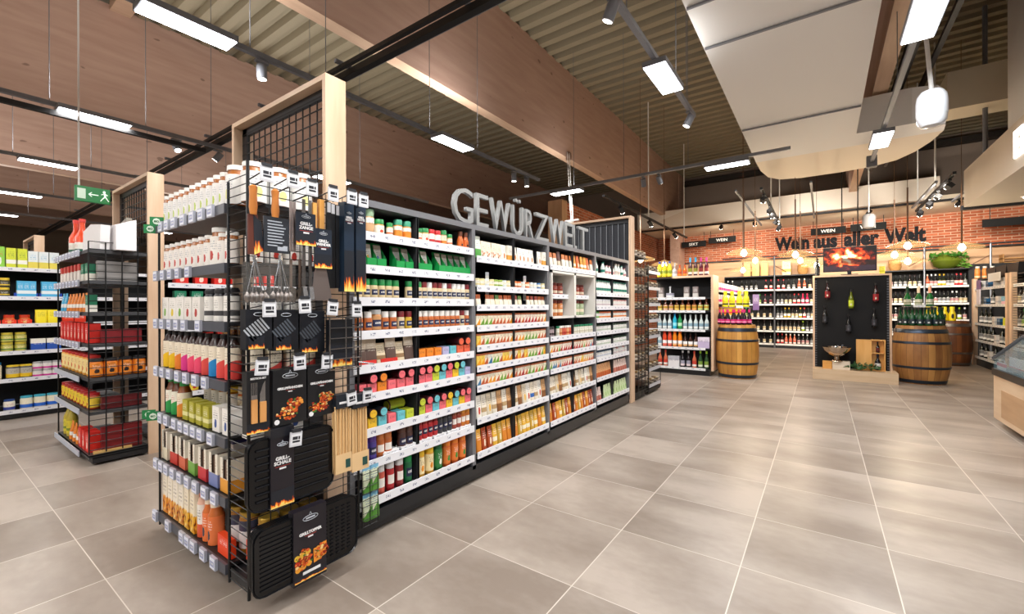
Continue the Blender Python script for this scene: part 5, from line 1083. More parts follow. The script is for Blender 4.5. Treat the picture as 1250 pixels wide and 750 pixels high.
# ================================================================ SECOND ROW: end display and gondola side
o = empty('end_display', (-5.95, .87, 0), label='second black end display with jars and packets behind a wire side', cat='shelf')
W = 1.18; D = .37
MB().box(.1, .02, .02, W, D, .07).obj('plinth', mat('#1a1b1e', .4), o); MB().box(0, 0, .075, W, D, .09).obj('base_shelf', mat('#3a3b3c', .4), o)
MB().tube((.02, 0, .1), (.02, 0, 1.7), .006).obj('post', M_wire, o)
RS = [1.75, 1.5, 1.24, .985, .71, .44, .09]
for i, z in enumerate(RS):
    s = MB().box(0, 0, z - .03, W, D, z - .003).obj('shelf_board', mat('#3c3d40', .5), o)
    if i in (4, 5, 6): MB().box(-.04, -.02, z - .05, W - .25, -.012, z - .005).obj('price_rail', mat('#c3cad8', .35), s)
    else:
        for k in range(8): ptag(s, .03 + k * .125, -.018, z - .048, w=.09)
m = MB()
for k in range(4): m.tube((W + .0, D * k / 3.6, .1), (W + .0, D * k / 3.6, 1.81), .005, 5)
for k in range(29): m.tube((W + .0, 0, .13 + k * .06), (W + .0, D, .13 + k * .06), .003, 4)
m.obj('side_grid', M_wire, o)
def r2(i, a, b, items, back=0): shelf_row('-y', .87, RS[i], a, b, items, (ORD[i] if i < 6 else 'bottom') + ' shelf, second end display', f'goods on the {ORD[i] if i < 6 else "bottom"} shelf of the second end display', set_back=.012 + back)
ket = good('ket', g_bottle, .05, .34, mat('#ea4a14', .25), mat('#e04038', .4), pack('#f0efe6', '#175a44', '#c33', 'band'), sh=.5, nr=.4, lz=(.05, .36), caph=.09)
gp = good('gp', g_pouch, .1, .2, .04, pack('#1f8a4a', '#e85a3a', '#fff', 'blob'))
put('ketchup_bottle', ket, (-5.66, .95, RS[0]), 0, 'red-capped ketchup bottle on the second end display, left one', 'bottle'); put('ketchup_bottle', ket, (-5.54, .97, RS[0]), 0, 'red-capped ketchup bottle on the second end display, right one', 'bottle')
put('green_packet', gp, (-5.84, .97, RS[0]), 0, 'green packet on top of the second end display', 'packet')
MB().box(-.2, -.02, 0, .2, .02, .32).obj('plywood_board', wood('#8f8a80', '#a49d90', 'x', .7), loc=(-5.2, 1.2, RS[0] + .002), rz=-.12, label='grey plywood board standing on the second end display', cat='board')
mb = MB().add([(-.45, 0, 0), (.33, 0, 0), (.33, 0, .26), (.2, 0, .27), (-.45, 0, .02), (-.45, -.13, 0), (.33, -.13, 0), (.33, -.13, .2), (.2, -.13, .21), (-.45, -.13, .02)], [(0, 1, 2, 3, 4), (9, 8, 7, 6, 5), (4, 3, 8, 9), (3, 2, 7, 8), (1, 6, 7, 2), (0, 5, 6, 1)])
mb.obj('white_cardboard', mat('#efedf0', .7), loc=(-5.02, 1.15, RS[0] + .002), label='slanted white cardboard sheet lying on the second end display', cat='cardboard')
mb = MB().add([(-.02, 0, 0), (.24, .05, 0), (.26, .05, .2), (.12, .02, .21), (.0, 0, .16), (-.02, .06, 0), (.24, .11, 0), (.26, .11, .2), (.12, .08, .21), (.0, .06, .16)], [(0, 1, 2, 3, 4), (9, 8, 7, 6, 5), (0, 5, 6, 1), (1, 6, 7, 2), (2, 7, 8, 3), (3, 8, 9, 4), (4, 9, 5, 0)])
mb.obj('white_cardboard', mat('#f3f1f2', .7), loc=(-5.02, .885, RS[0] + .002), rz=.02, label='crumpled white cardboard flap beside the second portal', cat='cardboard')
q1 = good('q1', g_carton, .08, .06, .15, pack('#f0e8e2', '#c8322a', '#2a7a4a', 'top')); q2 = good('q2', g_carton, .09, .06, .14, pack('#1d7a58', '#e8e4d8', '#fff', 'low')); q3 = good('q3', g_pouch, .08, .16, .05, pack('#e8862a', '#f3f0e8', '#444', 'band')); q4 = good('q4', g_carton, .1, .08, .16, pack('#d8281e', '#f6d8c8', '#fff', 'blob'))
q5 = good('q5', g_jar, .045, .17, mat('#e8a03a', .3), mat('#b82a24', .4), pack('#f2dc9a', '#d8521c', '#a31', 'blob'), lidh=.12); q6 = good('q6', g_jar, .042, .13, mat('#b8461c', .3), mat('#a81c20', .4), pack('#e8c83a', '#b8301c', '#2a5a2a', 'blob'), lidh=.14); q7 = good('q7', g_bottle, .04, .3, mat('#b8a43a', .3), mat('#2a2a20', .4), pack('#d8c83a', '#7a8a2a', '#333', 'band'))
lb_ = good('lb_', g_pouch, .08, .17, .04, pack('#4ab0dc', '#f0f0f0', '#fff', 'band'))
r2(1, -5.93, -4.85, [It('white and red packet', 'packet', q1, 'packet')] * 3 + [It('cream packet with green print', 'packet', q1, 'packet')] * 3 + [It('green carton', 'green_carton', q2, 'carton')] * 2)
r2(2, -5.93, -4.85, [It('light blue pouch', 'food_pouch', lb_, 'pouch')] * 2 + [It('orange noodle pouch', 'food_pouch', q3, 'pouch')] * 6 + [It('green carton', 'green_carton', q2, 'carton')])
r2(3, -5.93, -4.85, [It('red printed carton', 'red_carton', q4, 'carton')] * 8)
r2(4, -5.93, -4.85, [It('red-lidded yellow jar', 'sauce_jar', q5, 'jar')] * 8); r2(5, -5.93, -4.85, [It('small red-lidded jar', 'sauce_jar', q6, 'jar')] * 9)
r2(6, -5.86, -4.85, [It('tall olive oil bottle', 'oil_bottle', q7, 'bottle')] * 2 + [It('yellow pouch', 'food_pouch', q3, 'pouch')] * 3 + [It('red printed carton', 'red_carton', q4, 'carton')] * 3)
oj = good('oj', g_jar, .045, .15, mat('#e07a1e', .25), mat('#202024', .4), pack('#ef8e2a', '#2a2024', '#fff', 'blob'), lidh=.16)
for j in range(4): put('orange_sauce_jar', oj, (-4.83, .922 + j * .092, RS[4]), pi / 2, f'orange sauce jar with black lid behind the wire side, {nth(j + 1)} of 4 from left', 'jar', 'orange jars behind the wire side')
for i, (z, c_, nmm) in enumerate(((RS[3], '#7d141c', 'third'), (RS[5], '#5e1016', 'lower'), (RS[6], '#7a1318', 'bottom'))):
    MB().box(-.02, 0, 0, .02, .26, [.11, .1, .2][i]).obj('dark_red_carton', mat(c_, .5), loc=(-4.82, .95, z + .002), label=f'long dark red carton seen through the wire side, {nmm} level', cat='carton')
MB().box(-.03, 0, 0, .03, .25, .16).obj('grey_carton', mat('#8b8886', .6), loc=(-4.83, .93, RS[1]), label='long grey carton seen through the wire side near the top', cat='carton')
MB().box(-.012, 0, 0, .012, .24, .02).obj('flat_bread_packet', mat('#d8b06a', .6), loc=(-4.8, .9, RS[6] + .0), label='flat tan packet lying at the foot of the wire side', cat='packet')
def side_gondola(x, ys, n, rails, label, xb=-.5, top=1.83, two=True):
    for k in range(n):
        g = empty('shelf_unit', (x, ys + k * 1.03, 0), label=label[k], cat='shelf')
        MB().box(xb, 1.0, .1, 0, 1.03, top).obj('upright', gm_in, g)
        MB().box(xb - .03, 0, .1, xb - .005, 1.03, top).obj('back_panel', gm_in, g); MB().box(-1.05 if two else xb, 0, .01, -.02, 1.03, .055).obj('plinth', mat('#1a1b1e', .4), g)
        for zt in rails:
            s = MB().box(xb, .01, zt - .028, -.005, 1.0, zt - .014).obj('shelf_board', gm_in, g); MB().box(-.004, .01, zt - .045, .004, 1.0, zt).obj('price_rail', rail_mat('#c8cacc' if not two else '#e6e7ec', .1, 'y'), s)
R2 = [1.7, 1.5, 1.3, 1.1, .9, .7, .5, .21]
side_gondola(-4.77, 1.38, 4, R2, ['dark shelf bay of the second row seen through the end display', 'dark shelf bay of the second row, hidden middle one', 'dark shelf bay of the second row, farther middle one', 'dark shelf bay at the far end of the second row'])
def r2s(i, items): shelf_row('+x', -4.77, R2[i] - .0125, 1.42, 2.35, items, f'{ORD[i]} shelf, second row bay', f'goods on the {ORD[i]} shelf of the second row')
r2s(1, [It('red carton', 'red_carton', q4, 'carton')] * 6); r2s(2, [It('green carton', 'green_carton', q2, 'carton')] * 3 + [It('orange pouch', 'food_pouch', q3, 'pouch')] * 4); r2s(4, [It('cream packet', 'packet', q1)] * 8); r2s(3, [It('amber jar', 'sauce_jar', q5, 'jar')] * 8); r2s(5, [It('orange pouch', 'food_pouch', q3, 'pouch')] * 8); r2s(6, [It('small red-lidded jar', 'sauce_jar', q6, 'jar')] * 8)
# ================================================================ THIRD ROW, far left
R3 = [1.747, 1.414, 1.099, .785, .471, .109]
side_gondola(-7.55, -2.71, 6, R3, [f'dark shelf bay of the far left row, {nth(k + 1)} along the aisle' for k in range(6)], top=1.76)
def r3(i, a, b, items, dz=0, h=''): shelf_row('+x', -7.55, R3[i] - .0125 + dz, a, b, items, f'{h}{ORD[i] if i < 5 else "bottom"} shelf, far left row', f'{h}goods on the {ORD[i] if i < 5 else "bottom"} shelf of the far left row')
t1 = good('t1', g_carton, .075, .07, .24, pack('#8fd04a', '#f4f8ee', '#d8502a', 'blob')); t2 = good('t2', g_carton, .075, .07, .23, pack('#d8e03a', '#f6f6ee', '#3a7a3a', 'band')); t3 = good('t3', g_carton, .08, .07, .21, pack('#e6eef0', '#e8d85a', '#5ab0d8', 'low'))
r3(0, .35, 1.12, [It('green and white carton', 'crisp_carton', t1, 'carton')] * 4 + [It('yellow-green carton', 'crisp_carton', t2, 'carton')] * 2 + [It('pale blue and yellow carton', 'crisp_carton', t3, 'carton')] * 3)
yj2 = good('yj2', g_jar, .045, .11, mat('#3a3420', .3), mat('#e0c23a', .4), pack('#4a4428', '#e8c83a', '#fff', 'band'), lidh=.25)
r3(1, .4, .74, [It('yellow-lidded jar', 'olive_jar', yj2, 'jar')] * 3); r3(1, .4, .74, [It('yellow-lidded jar stacked above', 'olive_jar', yj2, 'jar')] * 3, dz=.11)
bp = good('bp', g_carton, .055, .06, .19, pack('#4fb2e0', '#e8f2f6', '#fff', 'band')); bt_ = good('bt_', g_carton, .19, .02, .05, pack('#1c46b0', '#f0e8a0', '#fff', 'x'))
r3(1, .78, 1.12, [It('light blue packet', 'blue_packet', bp, 'packet')] * 3 + [None] + [It('light blue packet', 'blue_packet', bp, 'packet')] * 3)
put('blue_tray', bt_, (-7.55 - .03, .85, R3[1] - .0125), pi / 2, 'royal blue display tray edge, left one on the second shelf', 'tray'); put('blue_tray', bt_, (-7.55 - .03, 1.05, R3[1] - .0125), pi / 2, 'royal blue display tray edge, right one on the second shelf', 'tray')
ro = good('ro', g_jar, .045, .11, mat('#d86a2a', .3), mat('#c83a1c', .4), pack('#e8662a', '#f0c880', '#fff', 'blob'), lidh=.3); rt = good('rt', g_carton, .11, .03, .055, pack('#e83a1c', '#e83a1c', '#ffe0a0', 'x')); yp = good('yp', g_pouch, .1, .17, .05, pack('#f0dc1c', '#f0dc1c', '#8a7a1c', 'x'))
r3(2, .42, .9, [It('orange-red jar', 'pickle_jar', ro, 'jar')] * 4, dz=0); r3(2, .92, 1.12, [It('bright yellow pouch', 'yellow_pouch', yp, 'pouch')] * 2)
for j in range(4): put('red_tray', rt, (-7.55 - .03, .48 + j * .12, R3[2] - .0125), pi / 2, f'red display tray edge, {nth(j + 1)} of 4 from left, third shelf, far left row', 'tray', 'red tray edges on the third shelf') 
r3(2, 1.14, 1.36, [It('red-orange carton', 'red_carton', good('roc', g_carton, .1, .06, .12, pack('#e8462a', '#d83018', '#fff', 'low')), 'carton')] * 2)
gj2 = good('gj2', g_jar, .048, .11, mat('#9a9a4a', .3), mat('#c8b43a', .4), pack('#c9c05a', '#3a7a3a', '#fff', 'band'), lidh=.2)
r3(3, .55, .86, [It('green-yellow pickle jar', 'pickle_jar', gj2, 'jar')] * 3); r3(3, .55, .86, [It('green-yellow jar stacked above', 'pickle_jar', gj2, 'jar')] * 3, dz=.112)
wbb = good('wbb', g_carton, .12, .08, .14, pack('#2a55b0', '#f3f0e4', '#fff', 'top')); r3(3, .88, 1.14, [It('blue and white box', 'blue_box', wbb, 'box')] * 2)
bcj = good('bcj', g_jar, .05, .2, mat('#f0e0c0', .3), mat('#1f7ab8', .4), pack('#f2e4c4', '#2a9ad0', '#fff', 'blob'), lidh=.14); yrj = good('yrj', g_jar, .055, .16, mat('#4a4a52', .3), mat('#e8c83a', .4), pack('#b9b4a8', '#e8c020', '#334', 'low'), lidh=.12); mg = good('mg', g_jar, .042, .09, mat('#e4e0dc', .3), mat('#b0aeb0', .4), pack('#e8e4e0', '#d83aa0', '#fff', 'low'), lidh=.2)
r3(4, .55, .68, [It('cream jar with blue lid', 'mayonnaise_jar', bcj, 'jar')]); r3(4, .7, .9, [It('jar with yellow rim', 'mustard_jar', yrj, 'jar')] * 2); r3(4, .9, 1.14, [It('pink and white cup', 'dip_cup', mg, 'cup')] * 3); r3(4, .9, 1.14, [It('pink and white cup stacked above', 'dip_cup', mg, 'cup')] * 3, dz=.09)
ww = good('ww', g_jar, .045, .13, mat('#f2eede', .3), mat('#2a4a8a', .4), pack('#f2ecdc', '#3a4a9a', '#a33', 'low'), lidh=.14); lbt = good('lbt', g_jar, .052, .15, mat('#f0e8d0', .3), mat('#4ab0c8', .4), pack('#f2e8cc', '#2a6ad0', '#fff', 'low'), lidh=.14)
r3(5, .66, .78, [It('white jar with blue lid', 'mayonnaise_jar', ww, 'jar')]); r3(5, .8, 1.12, [It('cream tub with turquoise lid', 'mayonnaise_tub', lbt, 'tub')] * 3)
# ================================================================ FAR END DISPLAY of the spice gondola: dark wire baskets with jars
o = empty('end_display', (-2.6, 5.72, 0), label='dark wire basket display beyond the far timber portal', cat='shelf')
for k in range(8):
    z = .3 + k * .235
    s = MB().box(0, 0, z - .01, .6, .42, z).obj('shelf_board', mat('#2a2b2d', .5), o)
m = MB()
for k in range(46): m.tube((.6, 0, .08 + k * .038), (.6, .42, .08 + k * .038), .003, 4)
for y_ in (0, .14, .28, .42): m.tube((.6, y_, .05), (.6, y_, 1.9), .005, 5)
m.obj('side_grid', M_wire, o); MB().box(0.02, 0.02, 0, .55, .4, .1).obj('plinth', M_black, o)
dj = fl('dj', g_jar, .035, .09, mat('#6a5a48', .35), mat('#c9b9a0', .4, .3), pack('#8a7a68', '#d8d0c4', '#222', 'band'), lidh=.2); dj2 = fl('dj2', g_jar, .035, .1, mat('#5a4030', .3), mat('#8a6a3a', .4), pack('#b0a090', '#3a2a20', '#222', 'band'), lidh=.2)
for k in range(8):
    for j in range(5): put('gourmet_jar', dj if (k + j) % 2 else dj2, (-2.06, 5.76 + j * .085, .3 + k * .235), pi / 2, f'small dark jar, {nth(j + 1)} of 5 from left, {nth(8 - k)} level of the wire basket display', 'jar', 'small jars in the far wire display')
o = empty('basket_stand', (-2.02, 6.2, 0), label='stand of tilted wire baskets beyond the far timber portal', cat='stand')
MB().box(-.5, 0, .03, 0, .55, .08).obj('base', M_black, o); MB().tube((-.0, 0, .05), (0, 0, 1.85), .01).tube((0, .56, .05), (0, .56, .3), .006).obj('post', M_wire, o)
for k in range(8):
    z = .12 + k * .235; m = MB()
    for j in range(3): m.tube((0, 0, z + j * .035), (0, .55, z + j * .035), .004, 4)
    m.box(-.4, 0, z - .008, 0, .55, z); m.obj('basket', M_wire, o)
    MB().box(.0, 0.0, z - .02, .006, .55, z + .025).obj('price_rail', mat('#b9bcc4', .4), o)
    for j in range(5): put('gourmet_jar', dj2 if (k + j) % 2 else dj, (-2.06, 6.26 + j * .1, z + .001), pi / 2, f'small jar, {nth(j + 1)} of 5 from left, {nth(8 - k)} basket of the basket stand', 'jar', 'small jars in the basket stand')
# ================================================================ WINE AND SPIRITS CORNER
def bot(key, gl_, cap, lab, acc, r=.038, h=.31, sh=.5, nr=.38, lz=(.1, .42), det=False, lst_='band', caph=.14):
    return good(('b', key, gl_, cap, lab, acc, r, h), g_bottle, r, h, mat(gl_, .15), mat(cap, .35), pack(lab, acc, '#444', lst_), sh=sh, nr=nr, lz=lz, caph=caph, detail=det)
# spirits rack facing the viewer
SY = 8.47; o = empty('spirits_rack', (-2.75, SY, 0), label='black spirits rack with timber frame left of the bottle-topped barrel', cat='shelf')
W = 1.13
MB().box(0, .03, .0, W - .03, .55, .1).obj('plinth', mat('#1b1c1f', .4), o); MB().box(0, .5, .1, W, .53, 1.8).obj('back_panel', gm_in, o)
MB().box(W - .005, 0, .1, W + .035, .5, 1.84).obj('timber_post', M_oak, o); MB().box(.45, 0, 1.80, W, .03, 1.84).obj('timber_top', M_oakx, o)
MB().box(0, .0, 1.80, .45, .5, 1.815).box(.45, .03, 1.8, W, .5, 1.83).obj('top_shelf', gm_in, o)
SZ = [1.83, 1.441, 1.198, .848, .514, .14]
rx = rail_mat('#e8e8ea', .12, 'x')
for z in SZ[1:]:
    s = MB().box(0, .0, z - .03, W - .01, .5, z - .012).obj('shelf_board', gm_in, o); MB().box(0, -.008, z - .045, W - .1, 0, z).obj('price_rail', rx, s)
m = MB()
for k in range(40): m.tube((W - .02, 0, .15 + k * .042), (W - .02, .5, .15 + k * .042), .003, 4)
m.obj('side_grid', M_wire, o)
def sr(i, a, b, items, dz=-.01, back=0): shelf_row('-y', SY, SZ[i] + dz, a, b, items, f'{ORD[i] if i < 5 else "bottom"} shelf, spirits rack', f'bottles on the {ORD[i] if i < 5 else "bottom"} shelf of the spirits rack', set_back=.012 + back)
X0, X1 = -2.6, -1.66
yb_ = bot('y', '#d8c828', '#2a3a9a', '#e8dc3a', '#8a9a2a', r=.044, h=.3, sh=.6); sv = bot('sv', '#c9ced2', '#b8bcc0', '#f0f0f0', '#aaa', r=.044, h=.26, sh=.4, nr=.25); ob_ = bot('or', '#d86a1c', '#c8501c', '#e89030', '#b8441c', h=.22); db_ = bot('db', '#4a1820', '#3aa8d8', '#e8dcd0', '#882', h=.34, caph=.24); mb_ = bot('mb', '#5a1428', '#d83a8a', '#e8dcd0', '#822', h=.33, caph=.22)
sr(0, X0, X1, [It('yellow bottle with blue cap', 'spirit_bottle', yb_)] * 3 + [It('silver bottle', 'spirit_bottle', sv), It('orange bottle', 'spirit_bottle', ob_), It('orange bottle', 'spirit_bottle', ob_), It('dark red sky-blue-capped bottle', 'spirit_bottle', db_), It('dark red sky-blue-capped bottle', 'spirit_bottle', db_), It('dark red pink-capped bottle', 'spirit_bottle', mb_), It('dark red pink-capped bottle', 'spirit_bottle', mb_)], dz=.002)
gbx = fl('gbx', g_carton, .09, .08, .2, pack('#857a78', '#c8c4c0', '#fff', 'low')); bell = bot('bell', '#d0d4d8', '#c8c8cc', '#e8eaec', '#99a', r=.075, h=.22, sh=.25, nr=.2)
sr(1, X0, X1, [It('grey gift box', 'gift_box', gbx, 'box'), It('bell-shaped silver bottle', 'spirit_bottle', bell), None, It('grey gift box', 'gift_box', gbx, 'box'), It('grey gift box', 'gift_box', gbx, 'box'), None])
am = [bot(('am', c), '#5a2a14', '#8a4a2a', c, '#b8902a', r=.042, h=.21, lz=(.06, .5)) for c in ('#e8dc8a', '#e8b8a0', '#e8c86a', '#f0a860', '#c8d88a')]
an = ['brown bottle with cream label', 'brown bottle with pink label', 'brown bottle with gold label', 'brown bottle with orange label', 'brown bottle with green label']
sr(2, X0, X1, [It(an[i], 'liqueur_bottle', am[i]) for i in (0, 1, 1, 2, 2, 3, 3, 4, 4)])
cb_ = bot('cb', '#c9d4d2', '#b8c0c0', '#eef0ee', '#8ab', h=.28); cy = bot('cy', '#22a8c8', '#1c6aa8', '#2ab8d8', '#8fe0f0', h=.3, sh=.6); gn = bot('gn', '#1f8a4a', '#1a6a3a', '#3aa85a', '#c8f0c8', h=.29, sh=.6)
sr(3, X0, X1, [It('clear bottle with pale label', 'spirit_bottle', cb_)] * 3 + [It('turquoise bottle', 'spirit_bottle', cy), It('green bottle', 'spirit_bottle', gn)] + [It('clear bottle with pale label', 'spirit_bottle', cb_)] * 5)
rdb, orb = bot('rd', '#d84a2a', '#c83020', '#f08070', '#fff', h=.29, sh=.7, nr=.6), bot('ob2', '#e88420', '#e86a10', '#f8c080', '#fff', h=.29, sh=.7, nr=.6); dk2 = bot('dk2', '#3a1e18', '#2a1814', '#e8b880', '#fff', h=.27)
lil = fl('lil', g_carton, .1, .09, .2, pack('#c4b4d4', '#e8dcec', '#446', 'top'))
sr(4, X0, X1, [It('white-label bottle', 'spirit_bottle', cb_), It('red striped bottle', 'spirit_bottle', rdb), It('red striped bottle', 'spirit_bottle', rdb), It('orange striped bottle', 'spirit_bottle', orb), It('orange striped bottle', 'spirit_bottle', orb), It('dark small bottle', 'spirit_bottle', dk2), It('dark small bottle', 'spirit_bottle', dk2), It('dark small bottle', 'spirit_bottle', dk2), It('lilac carton', 'lilac_carton', lil), It('lilac carton', 'lilac_carton', lil)])
gw = bot('gw', '#2a4a2a', '#9ac82a', '#e8ecd8', '#7a9a3a', h=.32); rw2 = bot('rw2', '#c86a4a', '#c83a2a', '#f0e8e0', '#c83a2a', h=.31); bw = bot('bw', '#1e1a20', '#c8c8cc', '#e8d8dc', '#99a', h=.31); wbx2 = fl('wbx2', g_carton, .1, .09, .2, pack('#e4e2e4', '#b8b8c0', '#446', 'top'))
sr(5, X0, X1, [It('rosé bottle', 'wine_bottle', rw2), It('rosé bottle', 'wine_bottle', rw2), It('white carton', 'white_carton', wbx2, 'carton'), It('white carton', 'white_carton', wbx2, 'carton'), It('dark bottle with silver cap', 'wine_bottle', bw), It('dark bottle with silver cap', 'wine_bottle', bw), It('rosé bottle', 'wine_bottle', rw2), It('green bottle lime cap', 'wine_bottle', gw), It('green bottle lime cap', 'wine_bottle', gw)])
# shelf unit behind it along the aisle
o = empty('shelf_unit', (-1.66, 9.1, 0), label='dark aperitif shelf running back behind the left barrel', cat='shelf')
MB().box(-.5, 0, 0, -.02, 3.6, .09).obj('plinth', M_black, o); MB().box(-.55, 0, .1, -.5, 3.6, 1.75).obj('back_panel', gm_in, o); MB().box(-.04, 3.6, 0, .0, 3.66, 1.75).obj('timber_post', M_oak, o)
AZ = [1.6, 1.36, 1.07, .75, .43, .125]
for z in AZ:
    s = MB().box(-.5, 0, z - .03, -.005, 3.6, z - .012).obj('shelf_board', gm_in, o); MB().box(-.004, 0, z - .045, .004, 3.6, z).obj('price_rail', rail_mat('#eceef0', .15, 'y'), s)
mg2 = fl('mg2', g_carton, .16, .1, .16, pack('#f0eef0', '#e8329a', '#2a6ab0', 'low')); yl = bot('yl', '#c89a1c', '#a81c1c', '#f0c82a', '#c82a1c', h=.2)
for i, (G, d_, nm_, n_) in enumerate(((mg2, 'white and pink carton', 'pink_carton', 14), (mg2, 'white and pink carton', 'pink_carton', 14), (yl, 'yellow label bottle', 'aperitif_bottle', 24), (bot('bwS', '#1e1a20', '#c8c8cc', '#e8d8dc', '#99a', h=.26), 'dark bottle with silver cap', 'wine_bottle', 26), (bot('cbS', '#c9d4d2', '#b8c0c0', '#eef0ee', '#8ab', h=.26), 'clear bottle with pale label', 'spirit_bottle', 26), (bot('gwS', '#2a4a2a', '#9ac82a', '#e8ecd8', '#7a9a3a', h=.25), 'green bottle lime cap', 'wine_bottle', 26))):
    shelf_row('+x', -1.66, (AZ[i] - .012) if i else AZ[0] - .012, 9.15, 12.6, [It(d_, nm_, G)] * n_, f'{ORD[i] if i < 5 else "bottom"} shelf behind the left barrel', f'goods on the {ORD[i] if i < 5 else "bottom"} shelf behind the left barrel')
# ---------------------------------------------------------------- barrels
def barrel_mat(c1, c2):
    m, nt, b = _new(('barrel', c1)); v, o_ = coords(nt)
    ang = mth(nt, 'ARCTAN2', o_[1], o_[0]); st = mth(nt, 'MULTIPLY', ang, 26 / (2 * pi)); fr = mth(nt, 'FRACT', mth(nt, 'ADD', st, 50))
    cb = nd(nt, 'ShaderNodeCombineXYZ'); nt.links.new(mth(nt, 'FLOOR', mth(nt, 'ADD', st, 50)), cb.inputs[0]); wn = nd(nt, 'ShaderNodeTexWhiteNoise'); nt.links.new(cb.outputs[0], wn.inputs['Vector'])
    n1 = noise(nt, v, 9, 5, (1, 1, .25)); n2 = noise(nt, v, 2.5, 3)
    t = mth(nt, 'ADD', mth(nt, 'MULTIPLY', n1, .5), mth(nt, 'ADD', mth(nt, 'MULTIPLY', wn.outputs['Value'], .25), mth(nt, 'MULTIPLY', n2, .3)))
    col = ramp(nt, t, [(.3, c1), (.75, c2)]); seam = mth(nt, 'LESS_THAN', fr, .05); col = mixc(nt, mth(nt, 'MULTIPLY', seam, .7), col, srgb('#3a2412'))
    nt.links.new(col, b.inputs['Base Color']); b.inputs['Roughness'].default_value = .5; return m
def barrel(x, y, label, c1, c2, H=.94, Rb=.345, Rh=.29, hoop='#39424f', hz=(.0, .055, .2, .245, .0)):
    o = empty('wine_barrel', (x, y, 0), label=label, cat='barrel')
    R = lambda z: Rh + (Rb - Rh) * (1 - ((z / H - .5) * 2) ** 2)
    pr = [(R(0) - .02, .02), (R(0), 0)] + [(R(H * k / 12), H * k / 12) for k in range(1, 12)] + [(R(H), H), (R(H) - .02, H), (R(H) - .022, H - .02)]
    MB().lathe(pr, 52).obj('staves', barrel_mat(c1, c2), o)
    for z0, z1 in ((.015, .07), (.25, .29), (H - .29, H - .25), (H - .115, H - .05)):
        MB().lathe([(R(z0) + .002, z0), (R(z0) + .006, z0 + .003), (R(z1) + .006, z1 - .003), (R(z1) + .002, z1)], 52, cap=False).obj('hoop', mat(hoop, .35, .7), o)
    return o
barrel(-1.24, 8.72, 'honey-coloured wine barrel carrying pink-labelled bottles', '#a8702c', '#dba450')
barrel(1.33, 9.78, 'brown wine barrel carrying green bottles beside the display board', '#80502a', '#c4904e', Rb=.372, Rh=.3)
barrel(2.25, 13.1, 'darker wine barrel farther back with yellow bottles on top', '#4e2a16', '#7c4a26', hoop='#6a6460')
def tier(cx, cy, z, pts, G, desc, nm, grp, where):
    for k, (dx, dy) in enumerate(pts): put(nm, G, (cx + dx, cy + dy, z), R_.uniform(-.3, .3), f'{desc}, {nth(k + 1)} of {len(pts)}, {where}', 'bottle', grp)
pk = bot('pk', '#241a22', '#e0287a', '#e02a80', '#f8d0e0', r=.036, h=.27, sh=.52, caph=.2, lz=(.12, .36), det=True)
tier(-1.27, 8.72, .942, [(-.24, -.08), (-.17, -.17), (-.085, -.2), (.0, -.215), (.085, -.2), (.17, -.165), (.235, -.08), (-.12, -.06), (.0, -.08), (.12, -.05)], pk, 'dark bottle with pink label', 'sparkling_bottle', 'pink-labelled bottles on the left barrel', 'on the honey barrel')
st_ = empty('bottle_riser', (-1.27, 8.80, .942), label='clear riser above the pink-labelled bottles', cat='riser')
M_acr = mat('#dfe8ea', .1, 0, 0, .3)
MB().box(-.24, -.1, .3, .24, .16, .31).obj('shelf_plate', M_acr, st_)
for dx in (-.22, .22): MB().box(dx - .004, -.08, 0, dx + .004, .14, .3).obj('side_plate', M_acr, st_)
MB().box(.02, -.115, .295, .13, -.11, .34).obj('price_card', pack('#f0f2f4', '#dde', '#333', 'blob'), st_)
ylb = bot('ylb', '#d8d83a', '#f0f02a', '#e8e020', '#222', r=.05, h=.29, sh=.55, nr=.5, caph=.22, lz=(.05, .5), det=True)
tier(-1.27, 8.78, 1.2525, [(-.17, 0), (-.06, 0), (.06, 0), (.17, .0)], ylb, 'bright yellow bottle', 'lemon_bottle', 'yellow bottles on the riser', 'on the clear riser')
MB().box(-.05, -.005, 0, .05, .005, .28).obj('purple_poster', pack('#a088b8', '#8a6aa0', '#fff', 'low'), loc=(-.96, 8.9, 1.2), label='purple printed poster beside the yellow bottles', cat='poster')
grn = bot('grn', '#0d4a24', '#1a2420', '#1f2f3a', '#e8ecec', r=.041, h=.30, sh=.44, nr=.4, lz=(.1, .36), det=True, lst_='blob')
tier(1.33, 9.78, .942, [(-.25, -.02), (-.2, -.12), (-.12, -.19), (-.03, -.225), (.065, -.22), (.15, -.18), (.22, -.1), (.26, .0), (-.15, -.07), (-.06, -.115), (.04, -.12), (.13, -.08)], grn, 'green sparkling bottle', 'sparkling_bottle', 'green bottles on the right barrel', 'on the brown barrel')
st_ = empty('bottle_riser', (1.33, 9.93, .942), label='clear riser above the green sparkling bottles', cat='riser')
MB().box(-.2, -.1, .31, .2, .1, .32).obj('shelf_plate', M_acr, st_)
for dx in (-.18, .18): MB().box(dx - .004, -.08, 0, dx + .004, .08, .31).obj('side_plate', M_acr, st_)
MB().box(-.08, -.12, .3, .07, -.112, .34).obj('price_card', pack('#f0f2f4', '#dde', '#333', 'blob'), st_)
for k, (dx, c_, nm_) in enumerate(((-.14, '#1a3a2a', 'dark-necked'), (-.0, '#e8d8c0', 'cream-necked'), (.14, '#e8a890', 'pink-necked'))):
    put('sparkling_bottle', bot(('ch', c_), '#12602c', c_, '#d8d8c8', '#7a8a5a', r=.048, h=.33, sh=.42, nr=.36, caph=.34, lz=(.08, .34), det=True), (1.33 + dx, 9.93, 1.262), 0, f'large green sparkling bottle, {nm_}, on the clear riser', 'bottle')
